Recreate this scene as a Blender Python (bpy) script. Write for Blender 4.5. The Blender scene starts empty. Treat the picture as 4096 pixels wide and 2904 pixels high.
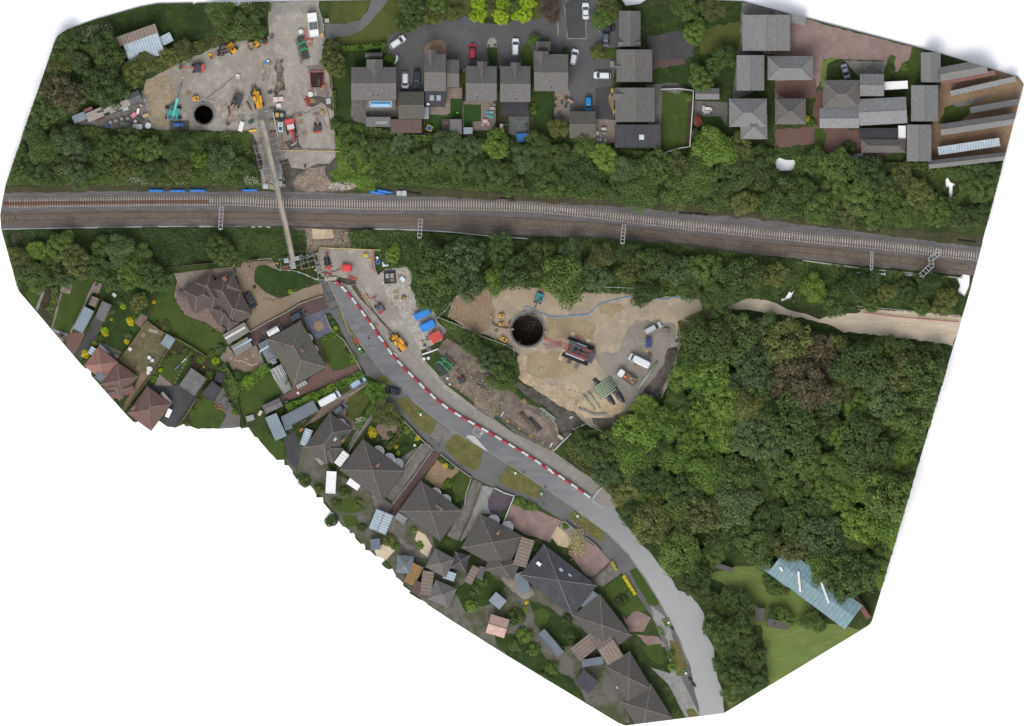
import bpy,bmesh,math,random
import numpy as np
from mathutils import Vector,Matrix
from mathutils.geometry import tessellate_polygon,convex_hull_2d
PI=math.pi
R=math.radians
# -- camera, sky, sun, exposure
SC=0.065  # metres per survey unit (0.065 m)
Q0,Q1,Q2,Q3,Q4,Q5,Q6,Q7,Q8,Q9,Q10,Q11,Q12,Q13,Q14,Q15,Q16,Q17,Q18,Q19,Q20,Q21,Q22,Q23,Q24,Q25,Q26,Q27,Q28,Q29,Q30,Q31,Q32,Q33,Q34,Q35,Q36,Q37,Q38,Q39,Q40,Q41,Q42,Q43,Q44,Q45,Q46,Q47,Q48,Q49,Q50,Q51,Q52,Q53,Q54,Q55,Q56,Q57,Q58,Q59,Q60,Q61,Q62,Q63,Q64,Q65,Q66,Q67='Roughness','ShaderNodeTexCoord','Object','MULTIPLY','Base Color','Specular IOR Level','footway_patch','white','olive','brick','dark','wline','kerb','road_marking','mid','bright','brown','grey','hedge','blossom','white_blossom','vertex_index','east','trees round the northern site','trees north of the railway','trees by the cul-de-sac','garden trees','trees south west of the railway','trees south of the railway','undergrowth','flowers','greyn','pale','felt','bluegrey','bluegrey2','render','corrw','orange','tanp','stone','wood','metal','flat','mono','gable','gable_wing','lean_to','house','wall','hip','gabled_house','flat_extension','garage','shed','terrace_house','conservatory','pavilion','bungalow','semi_detached_house','rail','mesh','hatch','van','estate','saloon','bucket','rubble_stones'
Vc,En=Vector,enumerate
scene=bpy.context.scene
cam=bpy.data.objects.new('camera',bpy.data.cameras.new('camera'))
scene.collection.objects.link(cam)
cam.data.type='ORTHO'
cam.data.ortho_scale=4096*SC
cam.data.clip_start=1
cam.data.clip_end=6000
cam.location=(0,0,180)
scene.camera=cam
scene.render.resolution_x,scene.render.resolution_y=1024,726
w=bpy.data.worlds.new('World')
scene.world=w
w.use_nodes=True
SUN_EL,SUN_AZ=56,195  # bright overcast, light from the south
nt=w.node_tree
sky=nt.nodes.new('ShaderNodeTexSky')
sky.sky_type='NISHITA'
sky.sun_disc=False
sky.sun_elevation=R(SUN_EL)
sky.sun_rotation=R(SUN_AZ)
sky.air_density=1.0
sky.dust_density=3.0
bg=nt.nodes['Background']
hs=nt.nodes.new('ShaderNodeHueSaturation')  # cloud veil: greyer than the clear sky
hs.inputs['Saturation'].default_value=.4
nt.links.new(sky.outputs[0],hs.inputs['Color'])
nt.links.new(hs.outputs[0],bg.inputs[0])
bg.inputs[1].default_value=0.15
sun=bpy.data.objects.new('sun',bpy.data.lights.new('sun','SUN'))
scene.collection.objects.link(sun)
sun.data.energy=.9
sun.data.angle=R(35)
sun.data.color=(1,0.96,0.9)
az=R(SUN_AZ)
d=Vc((math.sin(az)*math.cos(R(SUN_EL)),math.cos(az)*math.cos(R(SUN_EL)),math.sin(R(SUN_EL))))
sun.rotation_euler=d.to_track_quat('Z','Y').to_euler()
sun.location=d*150
scene.view_settings.view_transform='Standard'
scene.view_settings.look='None'
scene.view_settings.gamma=1
scene.view_settings.exposure=0.5
# -- plan frames: survey tiles -> metres
class Fr:
 def __init__(s,ox,oy,k):s.ox,s.oy,s.k=ox,oy,k
 def __call__(s,x,y):
  return((s.ox+x/s.k-2048)*SC,(1452-(s.oy+y/s.k))*SC)
fV=Fr(0,0,1/1.788);fA=Fr(0,0,2.03);fB=Fr(900,0,2.7067);fC=Fr(1300,0,2.03)
fD=Fr(2200,0,2.03);fE=Fr(3100,0,2.03);fF=Fr(900,450,2.7067);fG=Fr(0,700,2.03)
fH=Fr(250,1000,2.03);fI=Fr(1200,880,2.9);fJ=Fr(950,1050,2.9);fK=Fr(1700,1050,1.8455)
fL=Fr(900,1500,2.03);fM=Fr(1500,1600,2.03);fN=Fr(1900,2100,2.02);fO=Fr(1200,1900,2.2556)
fQ=Fr(2600,2000,1.796);fR=Fr(2700,800,1.4762)
def P(f,*xy):return[f(xy[i],xy[i+1])for i in range(0,len(xy),2)]
COL=scene.collection
rnd=random.Random(7)
# -- materials
KEXP=1.12
def lin(c,k=KEXP):
 o=[]
 for v in c:
  v=v/255
  o.append((v/12.92 if v<=0.04045 else((v+0.055)/1.055)**2.4)/k)
 return(*o,1)
MATS={}
def _new(name):
 m=bpy.data.materials.new(name);m.use_nodes=True
 n=m.node_tree;b=n.nodes['Principled BSDF']
 return m,n,b
def _noise(n,co,scale,detail=4,rough=0.6):
 t=n.nodes.new('ShaderNodeTexNoise')
 t.inputs['Scale'].default_value=scale
 t.inputs['Detail'].default_value=detail
 t.inputs[Q0].default_value=rough
 n.links.new(co,t.inputs['Vector'])
 return t.outputs['Fac']
def _ramp(n,fac,lo,hi,a=(0,0,0,1),b=(1,1,1,1)):
 r=n.nodes.new('ShaderNodeValToRGB')
 r.color_ramp.elements[0].position=lo;r.color_ramp.elements[1].position=hi
 r.color_ramp.elements[0].color=a;r.color_ramp.elements[1].color=b
 n.links.new(fac,r.inputs[0])
 return r.outputs[0]
def _mix(n,fac,a,b,mode='MIX'):
 x=n.nodes.new('ShaderNodeMix');x.data_type='RGBA';x.blend_type=mode
 for sock,v in((0,fac),(6,a),(7,b)):
  if isinstance(v,(float,int,tuple)):x.inputs[sock].default_value=v
  else:n.links.new(v,x.inputs[sock])
 return x.outputs[2]
def gm(name,c1,c2=None,c3=None,s1=0.12,s2=0.7,fine=2.5,f=0.25,rough=0.95,bump=0.0,streak=None,fade=None):
 """ground / weathered surface: patches of c1, c2, c3 with fine grain"""
 if name in MATS:return MATS[name]
 m,n,b=_new(name)
 tc=n.nodes.new(Q1);co=tc.outputs[Q2]
 if streak:
  mp=n.nodes.new('ShaderNodeMapping');mp.inputs['Rotation'].default_value=(0,0,R(streak[0]))
  mp.inputs['Scale'].default_value=(1,streak[1],1)
  n.links.new(co,mp.inputs[0]);co=mp.outputs[0]
 col=lin(c1)
 if c2:col=_mix(n,_ramp(n,_noise(n,co,s1),.42,.6),col,lin(c2))
 if c3:col=_mix(n,_ramp(n,_noise(n,co,s2,6,.7),.5,.68),col,lin(c3))
 fn=_noise(n,tc.outputs[Q2],fine,6,.8)
 g=_ramp(n,fn,.3,.7,(1-f,1-f,1-f,1),(1+f,1+f,1+f,1))
 col0=col;col=_mix(n,1.0,col,g,Q3)
 n.links.new(col,b.inputs[Q4])
 b.inputs[Q0].default_value=rough
 b.inputs[Q5].default_value=0.2
 if bump:
  bp=n.nodes.new('ShaderNodeBump');bp.inputs['Strength'].default_value=bump
  bp.inputs['Distance'].default_value=0.3
  n.links.new(fn,bp.inputs['Height']);n.links.new(bp.outputs[0],b.inputs['Normal'])
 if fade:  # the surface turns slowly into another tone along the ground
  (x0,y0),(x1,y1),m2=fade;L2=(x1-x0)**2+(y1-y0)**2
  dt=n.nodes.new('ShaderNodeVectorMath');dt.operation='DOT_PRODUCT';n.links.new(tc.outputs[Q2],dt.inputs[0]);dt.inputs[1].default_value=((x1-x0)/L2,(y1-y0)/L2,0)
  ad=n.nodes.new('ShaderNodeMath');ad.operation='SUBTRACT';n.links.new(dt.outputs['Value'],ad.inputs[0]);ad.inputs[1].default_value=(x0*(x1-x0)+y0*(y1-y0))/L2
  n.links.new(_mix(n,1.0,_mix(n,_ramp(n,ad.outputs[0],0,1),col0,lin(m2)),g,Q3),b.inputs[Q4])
 MATS[name]=m
 return m
def pm(c,rough=0.5,metal=0.0,var=0.12,name=None):
 """painted / plain object surface with slight wear"""
 key=name or 'paint_%d_%d_%d_%d'%(*c,int(rough*10))
 if key in MATS:return MATS[key]
 m,n,b=_new(key)
 tc=n.nodes.new(Q1)
 g=_ramp(n,_noise(n,tc.outputs[Q2],1.3,5,.7),.3,.7,(1-var,)*3+(1,),(1+var,)*3+(1,))
 n.links.new(_mix(n,1.0,lin(c),g,Q3),b.inputs[Q4])
 b.inputs[Q0].default_value=rough
 b.inputs['Metallic'].default_value=metal
 MATS[key]=m
 return m
def Tm(name,c,c2=None,tw=0.3,th=0.34,mortar=0.55,f=.24,rough=.85):
 """roof tiles or slabs laid on the face UVs (metres)"""
 if name in MATS:return MATS[name]
 m,n,b=_new(name)
 uv=n.nodes.new('ShaderNodeUVMap')
 br=n.nodes.new('ShaderNodeTexBrick')
 br.inputs['Scale'].default_value=1
 br.inputs['Brick Width'].default_value=tw;br.inputs['Row Height'].default_value=th
 br.inputs['Mortar Size'].default_value=0.03;br.inputs['Mortar Smooth'].default_value=.3
 br.inputs['Color1'].default_value=lin(c)
 br.inputs['Color2'].default_value=lin(tuple(v*.88 for v in c))
 br.inputs['Mortar'].default_value=lin(tuple(v*mortar for v in c))
 n.links.new(uv.outputs[0],br.inputs[0])
 tc=n.nodes.new(Q1)
 fac=_noise(n,tc.outputs[Q2],0.45,6,.7)
 col=br.outputs[0]
 if c2:col=_mix(n,_ramp(n,fac,.45,.7),col,lin(c2))
 g=_ramp(n,_noise(n,tc.outputs[Q2],1.6,6,.8),.3,.7,(1-f,)*3+(1,),(1+f,)*3+(1,))
 n.links.new(_mix(n,1.0,col,g,Q3),b.inputs[Q4])
 b.inputs[Q0].default_value=rough
 MATS[name]=m
 return m
def Cm(name,c,c2,pitch=0.5,rough=.6):
 """corrugated sheet or planks: stripes across face U"""
 if name in MATS:return MATS[name]
 m,n,b=_new(name)
 uv=n.nodes.new('ShaderNodeUVMap')
 wv=n.nodes.new('ShaderNodeTexWave');wv.inputs['Scale'].default_value=0.314/pitch
 wv.inputs['Distortion'].default_value=.6;wv.inputs['Detail'].default_value=2
 n.links.new(uv.outputs[0],wv.inputs[0])
 tc=n.nodes.new(Q1)
 g=_ramp(n,_noise(n,tc.outputs[Q2],.9,6,.8),.3,.7,(.72,.72,.72,1),(1.2,1.2,1.2,1))
 n.links.new(_mix(n,1.0,_mix(n,wv.outputs[1],lin(c),lin(c2)),g,Q3),b.inputs[Q4])
 b.inputs[Q0].default_value=rough
 MATS[name]=m
 return m
def glass(c=(60,70,78),name='window_glass',rough=.08):
 if name in MATS:return MATS[name]
 m,n,b=_new(name)
 b.inputs[Q4].default_value=lin(c);b.inputs[Q0].default_value=rough
 b.inputs[Q5].default_value=.6
 MATS[name]=m
 return m
def leaf_mat(name,dark,light,sat=1.0):
 if name in MATS:return MATS[name]
 m,n,b=_new(name)
 at=n.nodes.new('ShaderNodeAttribute');at.attribute_name='tint'
 oi=n.nodes.new('ShaderNodeObjectInfo')
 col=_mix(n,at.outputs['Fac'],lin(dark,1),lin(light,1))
 g=_ramp(n,oi.outputs['Random'],0,1,(.78,.8,.82,1),(1.2,1.16,1.02,1))
 n.links.new(_mix(n,1.0,col,g,Q3),b.inputs[Q4])
 b.inputs[Q0].default_value=.75
 b.inputs[Q5].default_value=.15
 MATS[name]=m
 return m
# -- objects
def tag(o,lb_=None,cat=None,gp_=None,kind=None):
 if lb_:o['label']=lb_
 if cat:o['category']=cat
 if gp_:o['group']=gp_
 if kind:o['kind']=kind
 return o
def Th(name,lb_,cat,loc=(0,0),rz=0.0,gp_=None,z=0.05):
 o=bpy.data.objects.new(name,None);COL.objects.link(o)
 o.empty_display_size=.5
 o.location=(loc[0],loc[1],z);o.rotation_euler=(0,0,rz)
 return tag(o,lb_,cat,gp_)
def Lk(name,me,mats,parent=None):
 o=bpy.data.objects.new(name,me);COL.objects.link(o)
 for m in(mats if isinstance(mats,(list,tuple))else[mats]):
  if len(me.materials)<(len(mats)if isinstance(mats,(list,tuple))else 1):me.materials.append(m)
 if parent:o.parent=parent
 return o
class S:
 """collects shapes into one mesh"""
 def __init__(s):s.bm=bmesh.new();s.uv=s.bm.loops.layers.uv.new('UVMap')
 def face(s,pts,mi=0,vs=None):
  vs=vs or[s.bm.verts.new(p)for p in pts]
  try:f=s.bm.faces.new(vs)
  except ValueError:return None
  f.material_index=mi
  return f
 def box(s,cx,cy,cz,sx,sy,sz,rz=0,ry=0,rx=0,mi=0,bev=0,top=1.0):
  M=Matrix.Translation((cx,cy,cz))@Matrix.Rotation(rz,4,'Z')@Matrix.Rotation(ry,4,'Y')@Matrix.Rotation(rx,4,'X')
  vs=[]
  for z in(-.5,.5):
   k=top if z>0 else 1
   for x,y in((-.5,-.5),(.5,-.5),(.5,.5),(-.5,.5)):
    vs.append(s.bm.verts.new(M@Vc((x*sx*k,y*sy*k,z*sz))))
  fs=[]
  for q in((3,2,1,0),(4,5,6,7),(0,1,5,4),(1,2,6,5),(2,3,7,6),(3,0,4,7)):
   f=s.bm.faces.new([vs[i]for i in q]);f.material_index=mi;fs.append(f)
  if bev:
   es={e for f in fs for e in f.edges}
   r=bmesh.ops.bevel(s.bm,geom=list(es),offset=min(bev,sx*.45,sy*.45,sz*.45),segments=2,affect='EDGES',profile=.5)
   for f in r['faces']:f.material_index=mi
  return s
 def cyl(s,p0,p1,r0,r1=None,n=10,mi=0,cap=True):
  r1=r0 if r1 is None else r1
  p0,p1=Vc(p0),Vc(p1);a=(p1-p0)
  if a.length<1e-6:return s
  q=a.to_track_quat('Z','Y');A=[];B=[]
  for i in range(n):
   v=Vc((math.cos(2*PI*i/n),math.sin(2*PI*i/n),0))
   A.append(s.bm.verts.new(p0+q@(v*r0)));B.append(s.bm.verts.new(p1+q@(v*r1)))
  for i in range(n):
   f=s.bm.faces.new((A[i],A[(i+1)%n],B[(i+1)%n],B[i]));f.material_index=mi;f.smooth=n>6
  if cap:
   s.bm.faces.new(A[::-1]).material_index=mi;s.bm.faces.new(B).material_index=mi
  return s
 def tube(s,pts,r,n=6,mi=0):
  for a,b in zip(pts,pts[1:]):s.cyl(a,b,r,r,n,mi)
  return s
 def prism(s,pts,z0,z1,mi=0,side=None):
  A=[s.bm.verts.new((x,y,z0))for x,y in pts];B=[s.bm.verts.new((x,y,z1))for x,y in pts]
  n=len(pts);ar=sum(pts[i][0]*pts[(i+1)%n][1]-pts[(i+1)%n][0]*pts[i][1]for i in range(n))
  if ar<0:A.reverse();B.reverse()
  for i in range(n):
   f=s.bm.faces.new((A[i],A[(i+1)%n],B[(i+1)%n],B[i]));f.material_index=mi if side is None else side
  s.bm.faces.new(A[::-1]).material_index=mi if side is None else side;s.bm.faces.new(B).material_index=mi
  return s
 def rings(s,rings,mi=0,cap=True,smooth=True):
  V_=[[s.bm.verts.new(p)for p in r]for r in rings]
  n=len(V_[0])
  for a,b in zip(V_,V_[1:]):
   for i in range(n):
    f=s.bm.faces.new((a[i],a[(i+1)%n],b[(i+1)%n],b[i]));f.material_index=mi;f.smooth=smooth
  if cap:
   s.bm.faces.new(V_[0][::-1]).material_index=mi;s.bm.faces.new(V_[-1]).material_index=mi
  return s
 def lathe(s,prof,cx=0,cy=0,n=16,mi=0,cap=True):
  return s.rings([[(cx+r*math.cos(2*PI*i/n),cy+r*math.sin(2*PI*i/n),z)for i in range(n)]for r,z in prof],mi,cap)
 def slope_uv(s):
  for f in s.bm.faces:
   f.normal_update();nz=f.normal
   u=Vc((-nz.y,nz.x,0))
   u=u.normalized()if u.length>.05 else Vc((1,0,0))
   v=nz.cross(u)
   for l in f.loops:l[s.uv].uv=(l.vert.co.dot(u),l.vert.co.dot(v))
  return s
 def B(s,name,mats,parent=None,recalc=True):
  if recalc:bmesh.ops.recalc_face_normals(s.bm,faces=s.bm.faces)
  s.slope_uv()
  me=bpy.data.meshes.new(name);s.bm.to_mesh(me);s.bm.free()
  return Lk(name,me,mats,parent)
def rect(f,*p):
 """three plan corners -> centre, angle, width (p0-p1), depth (p1-p2)"""
 a,b,c=[Vc(f(p[i],p[i+1]))for i in(0,2,4)]
 u=(b-a);w_=u.length;u.normalize();v=Vc((-u.y,u.x))
 dd=(c-b).dot(v)
 ce=(a+b)/2+v*dd/2
 return ce,math.atan2(u.y,u.x),w_,abs(dd)
def ip_(x,y,po_):
 r=False;j=len(po_)-1
 for i in range(len(po_)):
  xi,yi=po_[i];xj,yj=po_[j]
  if(yi>y)!=(yj>y)and x<(xj-xi)*(y-yi)/(yj-yi)+xi:r=not r
  j=i
 return r
def inpoly_np(X,Y,po_):
 r=np.zeros(len(X),bool);j=len(po_)-1
 for i in range(len(po_)):
  xi,yi=po_[i];xj,yj=po_[j]
  if yi!=yj:
   r^=((yi>Y)!=(yj>Y))&(X<(xj-xi)*(Y-yi)/(yj-yi)+xi)
  j=i
 return r
def roughen(po_,amp,step=1.3,sd_=1):
 rr=random.Random(sd_);out=[]
 for i in range(len(po_)):
  a=Vc(po_[i]);b=Vc(po_[(i+1)%len(po_)]);L=(b-a).length
  n=max(1,int(L/step));nn=Vc((-(b-a).y,(b-a).x))/max(L,1e-6)
  for k in range(n):
   p=a+(b-a)*k/n
   if amp:p=p+nn*rr.uniform(-amp,amp)
   out.append((p.x,p.y))
 return out
# -- the surveyed ground and its outline
OUT=(P(fA,22,1624,45,1505,168,1150,178,1110,450,320,470,290,545,238,780,155,1140,53,1280,28,1565,22,1570,45,1590,25,1830,18)
+P(fB,8,25,60,65,165,65,190,22,192,30,215,50,290,48,400,20,1440,2)+P(fV,857,-1,1391,-1,1400,13,1432,9,1447,-1,1580,-1,1665,3,
2100,118,2255,165,2278,172,2290,190,2195,550,2170,650,1951,1388,1944,1399,1620,1595,1400,1623,1385,1618)+P(fO,1860,1624,1350,1300,
1145,1165,1140,1100,1090,1130,985,1065,1000,1050,930,1000,935,935,865,925,865,840)
+P(fL,1385,1565,1330,1580,1300,1565,1270,1535,1310,1500,1215,1465,1175,1425,1138,1422,1138,1360,1105,1375,1060,1330,1045,1260,
1025,1288,1010,1280,1035,1235,955,1230,908,1165,925,1125,865,1115,800,1040,795,992,742,995,735,890,655,888,650,830,600,835,580,845,
550,800,547,737,483,732,480,688,420,690,385,650,350,582,318,575,280,515,240,500,210,455)
+P(fH,1530,1470,1510,1440,1450,1450,1440,1435,1380,1445,1260,1450,1190,1435,1100,1455,1050,1435,980,1415,920,1442,908,1415,900,1430,
850,1432,790,1390,720,1362,690,1368,655,1352,625,1380,600,1400,575,1395,520,1340,235,1020,225,955,185,962)
+P(fG,665,1545,155,945,140,905,10,440,2,330))
SHAFTS=[(fA(1654,930),76/2.03*SC),(fK(757,498),118/1.8455*SC)]
def circle(c,r,n=40):return[(c[0]+r*math.cos(2*PI*i/n),c[1]+r*math.sin(2*PI*i/n))for i in range(n)]
GAPS=[P(fV,1733,357,1745,353,1758,358,1784,358,1784,371,1768,382,1740,382,1736,372),P(fV,2115,402,2120,397,2126,408,2138,413,2131,418,2130,450,2123,450,2123,420,2116,420),
P(fV,1747,676,1748,668,1756,668,1766,652,1770,656,1778,648,1768,668,1760,670),P(fV,2140,622,2152,618,2150,600,2158,608,2168,572,2172,574,2168,640,2158,664,2142,652,2148,640),
P(fN,1160,1318,1190,1250,1205,1218,1250,1228,1250,1292,1215,1300)]
def Flt(po_,z,name,mat,holes=(),kind='structure'):
 loops=[[Vc((x,y,0))for x,y in po_]]+[[Vc((x,y,0))for x,y in h]for h in holes]
 pts=[p for l in loops for p in l]
 tris=tessellate_polygon(loops)
 me=bpy.data.meshes.new(name)
 fs=[]
 for t in tris:
  a,b,c=[pts[i]for i in t]
  fs.append(t if(b-a).cross(c-a).z>0 else(t[0],t[2],t[1]))
 me.from_pydata([(p.x,p.y,z)for p in pts],[],fs)
 uvl=me.uv_layers.new(name='UVMap')
 for l in me.loops:uvl.data[l.index].uv=me.vertices[l.vertex_index].co.xy
 o=Lk(name,me,mat)
 if kind:o['kind']=kind
 return o
HOLES=[circle(c,r)for c,r in SHAFTS]
Flt([(-2000,-2000),(2000,-2000),(2000,2000),(-2000,2000)],-0.6,'backdrop_ground',pm((262,262,262),.9,var=0.0,name='white_board'),HOLES)
M_grass=gm('rough_grass',(58,72,38),(46,60,30),(78,88,46),s1=.08,s2=.5,f=.35,bump=.6)
Flt(OUT,0,'ground',M_grass,HOLES+GAPS)
rim=S()
for lp in[OUT]+GAPS:
 for i in range(len(lp)):
  a,b=lp[i],lp[(i+1)%len(lp)]
  rim.face([(*a,0),(*b,0),(*b,-.59),(*a,-.59)])
tag(rim.B('ground_edge',gm('soil_edge',(80,70,58))),kind='structure')
HULL=[OUT[i]for i in convex_hull_2d([Vc(p)for p in OUT])]
if sum(HULL[i][0]*HULL[(i+1)%len(HULL)][1]-HULL[(i+1)%len(HULL)][0]*HULL[i][1]for i in range(len(HULL)))<0:HULL.reverse()
HEDGE=[]
for i in range(len(HULL)):
 a,b=Vc(HULL[i]),Vc(HULL[(i+1)%len(HULL)])
 if(b-a).length>1:HEDGE.append((a,Vc((-(b-a).y,(b-a).x)).normalized()))  # inward normal
def Hd(x,y):return min((Vc((x,y))-a).dot(n)for a,n in HEDGE)
# ---- materials of the ground sheets
G={
'site':gm('site_hardcore',(150,145,135),(136,131,122),(168,163,153),s1=.1,s2=.35,f=.16,bump=.3),
'sitep':gm('pale_hardcore',(152,146,137),(138,130,120),(168,164,156),s1=.15,f=.12,bump=.3),
'tan':gm('tan_crushed_rock',(156,143,116),(136,126,106),(172,160,134),s1=.2,f=.22,bump=.5),
'spoil':gm('pale_spoil',(158,152,140),(120,116,108),(182,176,164),s1=.3,s2=.9,f=.3,bump=.7),
'asph':gm('cul_de_sac_asphalt',(86,86,87),(94,93,92),(80,80,82),s1=.06,s2=.2,f=.07),
'asph2':gm('lane_asphalt',(104,103,101),(94,93,92),None,s1=.1,f=.07),
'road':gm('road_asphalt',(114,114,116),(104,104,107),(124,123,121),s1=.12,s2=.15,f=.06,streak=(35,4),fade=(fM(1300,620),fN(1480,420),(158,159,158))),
'track':gm('dusty_road',(138,134,126),(128,124,117),(148,143,134),s1=.12,f=.1),
'path':gm('footway_asphalt',(103,102,101),(94,93,92),None,s1=.2,f=.08),
'pathp':gm(Q6,(80,79,79),(88,86,86),None,s1=.4,f=.08),
'darkdrive':gm('dark_tarmac_drive',(68,68,70),(76,76,77),None,s1=.2,f=.08),
'ballast':gm('grey_ballast',(104,101,101),(116,112,111),(92,90,90),s1=.15,s2=.5,f=.32,fine=5,bump=.8,streak=(-4,5)),
'ballastb':gm('brown_ballast',(104,97,91),(114,107,101),(90,83,78),s1=.15,s2=.5,f=.3,fine=5,bump=.8,streak=(-4,5)),
'ballastp':gm('pinkish_ballast',(116,106,102),(100,92,90),None,s1=.3,f=.3,fine=5,bump=.8),
'dirt':gm('brown_dirt',(118,107,96),(98,89,80),(138,127,114),s1=.2,s2=.6,f=.28,bump=.7),
'ddirt':gm('dark_dirt',(92,86,79),(74,69,64),(108,101,92),s1=.3,s2=.8,f=.3,bump=.8),
'rubble':gm('pinkish_rubble',(134,120,108),(110,99,90),(152,140,128),s1=.3,s2=1.,f=.3,bump=.9),
'sand':gm('sandy_hardstanding',(160,146,124),(146,136,118),(174,160,138),s1=.12,s2=.4,f=.16,bump=.3),
'sandp':gm('pale_limestone',(184,164,136),(168,148,120),(200,182,156),s1=.2,s2=.6,f=.2,bump=.6),
'sandg':gm('grey_hardstanding',(136,130,121),(124,118,109),(148,141,131),s1=.1,s2=.3,f=.14,bump=.3),
'sandb':gm('olive_mud_stain',(144,128,100),(156,142,116),(132,116,90),s1=.2,s2=.4,f=.18,bump=.3),
'haul':gm('haul_road',(196,182,160),(182,166,142),(208,198,180),s1=.1,s2=.2,f=.06,streak=(8,6)),
Q7:gm('white_stone',(158,152,142),(142,136,126),(182,178,168),s1=.5,s2=2.2,f=.38,fine=5,bump=1),
'lawn':gm('lawn',(66,82,36),(56,74,32),(76,88,42),s1=.15,s2=.6,f=.18,bump=.3),
'lawnd':gm('dark_lawn',(44,62,28),(54,72,32),(40,54,26),s1=.15,s2=.5,f=.2,bump=.3),  # darker green lawn
'lawnb':gm('bright_playing_field',(104,122,64),(96,112,58),(120,130,78),s1=.05,s2=.2,f=.12,streak=(30,4)),
'verge':gm('dry_verge_grass',(100,98,58),(88,88,50),(112,108,66),s1=.3,s2=.8,f=.2,bump=.3),
Q8:gm('olive_lawn',(80,86,42),(68,76,36),(88,90,48),s1=.12,s2=.5,f=.16,bump=.3),
'turf':gm('artificial_turf',(46,70,34),(50,76,36),None,s1=.3,f=.08),
'gravel':gm('tan_gravel',(138,116,92),(126,106,86),(148,130,108),s1=.3,s2=1.2,f=.25,fine=5),
'pea':gm('pink_gravel_bed',(124,108,94),(112,96,84),(136,122,108),s1=.3,s2=1.5,f=.28,fine=5),
'drive':gm('sandy_drive',(134,120,100),(124,112,96),(126,106,78),s1=.08,s2=.12,f=.08),
Q9:Tm('red_block_paving',(112,84,76),(100,76,70),.4,.2,.85,f=.14),
'brickd':Tm('dark_red_block_paving',(92,70,66),(84,66,62),.4,.2,.85,f=.14),
'pink':gm('pink_resin_drive',(138,118,112),(128,108,102),(146,128,122),s1=.1,s2=.3,f=.08),
'slate':gm('blue_slate_chippings',(96,98,112),(84,86,100),(112,112,120),s1=.3,s2=1.5,f=.25,fine=5),
'plum':gm('plum_slate_chippings',(88,80,86),(80,72,80),(98,90,94),s1=.3,s2=1.5,f=.22,fine=5),
'slab':Tm('stone_slabs',(140,128,116),(122,110,100),.9,.9,.62),
'slabg':Tm('grey_slabs',(108,105,100),(94,92,88),.9,.9,.7),
'slabd':Tm('dark_slabs',(90,92,92),(100,102,102),.9,.9,.75),
'crazy':gm('crazy_paving',(124,106,98),(110,94,88),(136,122,112),s1=.5,s2=1.5,f=.18),
'conc':gm('worn_concrete',(112,109,104),(98,95,91),(128,124,118),s1=.3,s2=.7,f=.14),
'concl':gm('pale_concrete',(140,140,136),(126,126,124),(150,150,146),s1=.3,f=.08),
'bed':gm('soil_bed',(72,62,50),(60,56,40),(62,72,36),s1=.5,s2=.9,f=.3,bump=.6),
'worn':gm('worn_grass_yard',(104,98,72),(90,88,62),(120,110,88),s1=.3,s2=.8,f=.22,bump=.4),
'deck':Cm('timber_deck',(122,112,102),(104,95,87),.4),
'plate':Cm('road_plate',(112,108,100),(98,95,88),1.4),
'mixed':gm('mixed_back_yards',(104,101,95),(78,80,58),(62,76,42),s1=.18,s2=.3,f=.2,bump=.4),
'weed':gm('weedy_soil',(70,72,48),(84,76,60),(54,66,34),s1=.3,s2=.8,f=.3,bump=.7),
'flower':gm('meadow_grass',(48,66,30),(40,54,26),(64,80,34),s1=.2,s2=.6,f=.3,bump=.5),
Q10:gm('dark_woodland_floor',(34,42,24),(26,32,20),(46,54,30),s1=.2,s2=.5,f=.3,bump=.5),  # dark green woodland floor tone
Q11:gm('white_road_paint',(176,176,174),None,None,f=.12),
Q12:gm('concrete_kerb',(138,134,126),(124,120,112),None,s1=.5,f=.1),
}
NZ=[0]
def Sh(name,lvl,mat,f,*xy,amp=.1,holes=(),step=1.3):
 NZ[0]+=1
 po_=[p for p in(P(f,*xy)if f else list(xy))]
 if amp:po_=roughen(po_,amp,step,sd_=NZ[0])
 return Flt(po_,lvl*0.03+NZ[0]*0.00016,name,G[mat],holes)
def sheets(rows):
 """rows: name, level, material, plan tile, corners, edge roughness"""
 for r in rows.split('\n'):
  nm,lv,mt,f,xy,*a=r.split()
  Sh(nm,int(lv),mt,globals()['f'+f],*map(int,xy.split(',')),amp=float(a[0])if a else .1)
def Ch(*segs):
 out=[]
 for f,pts in segs:out+=P(f,*pts)
 return out
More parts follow.
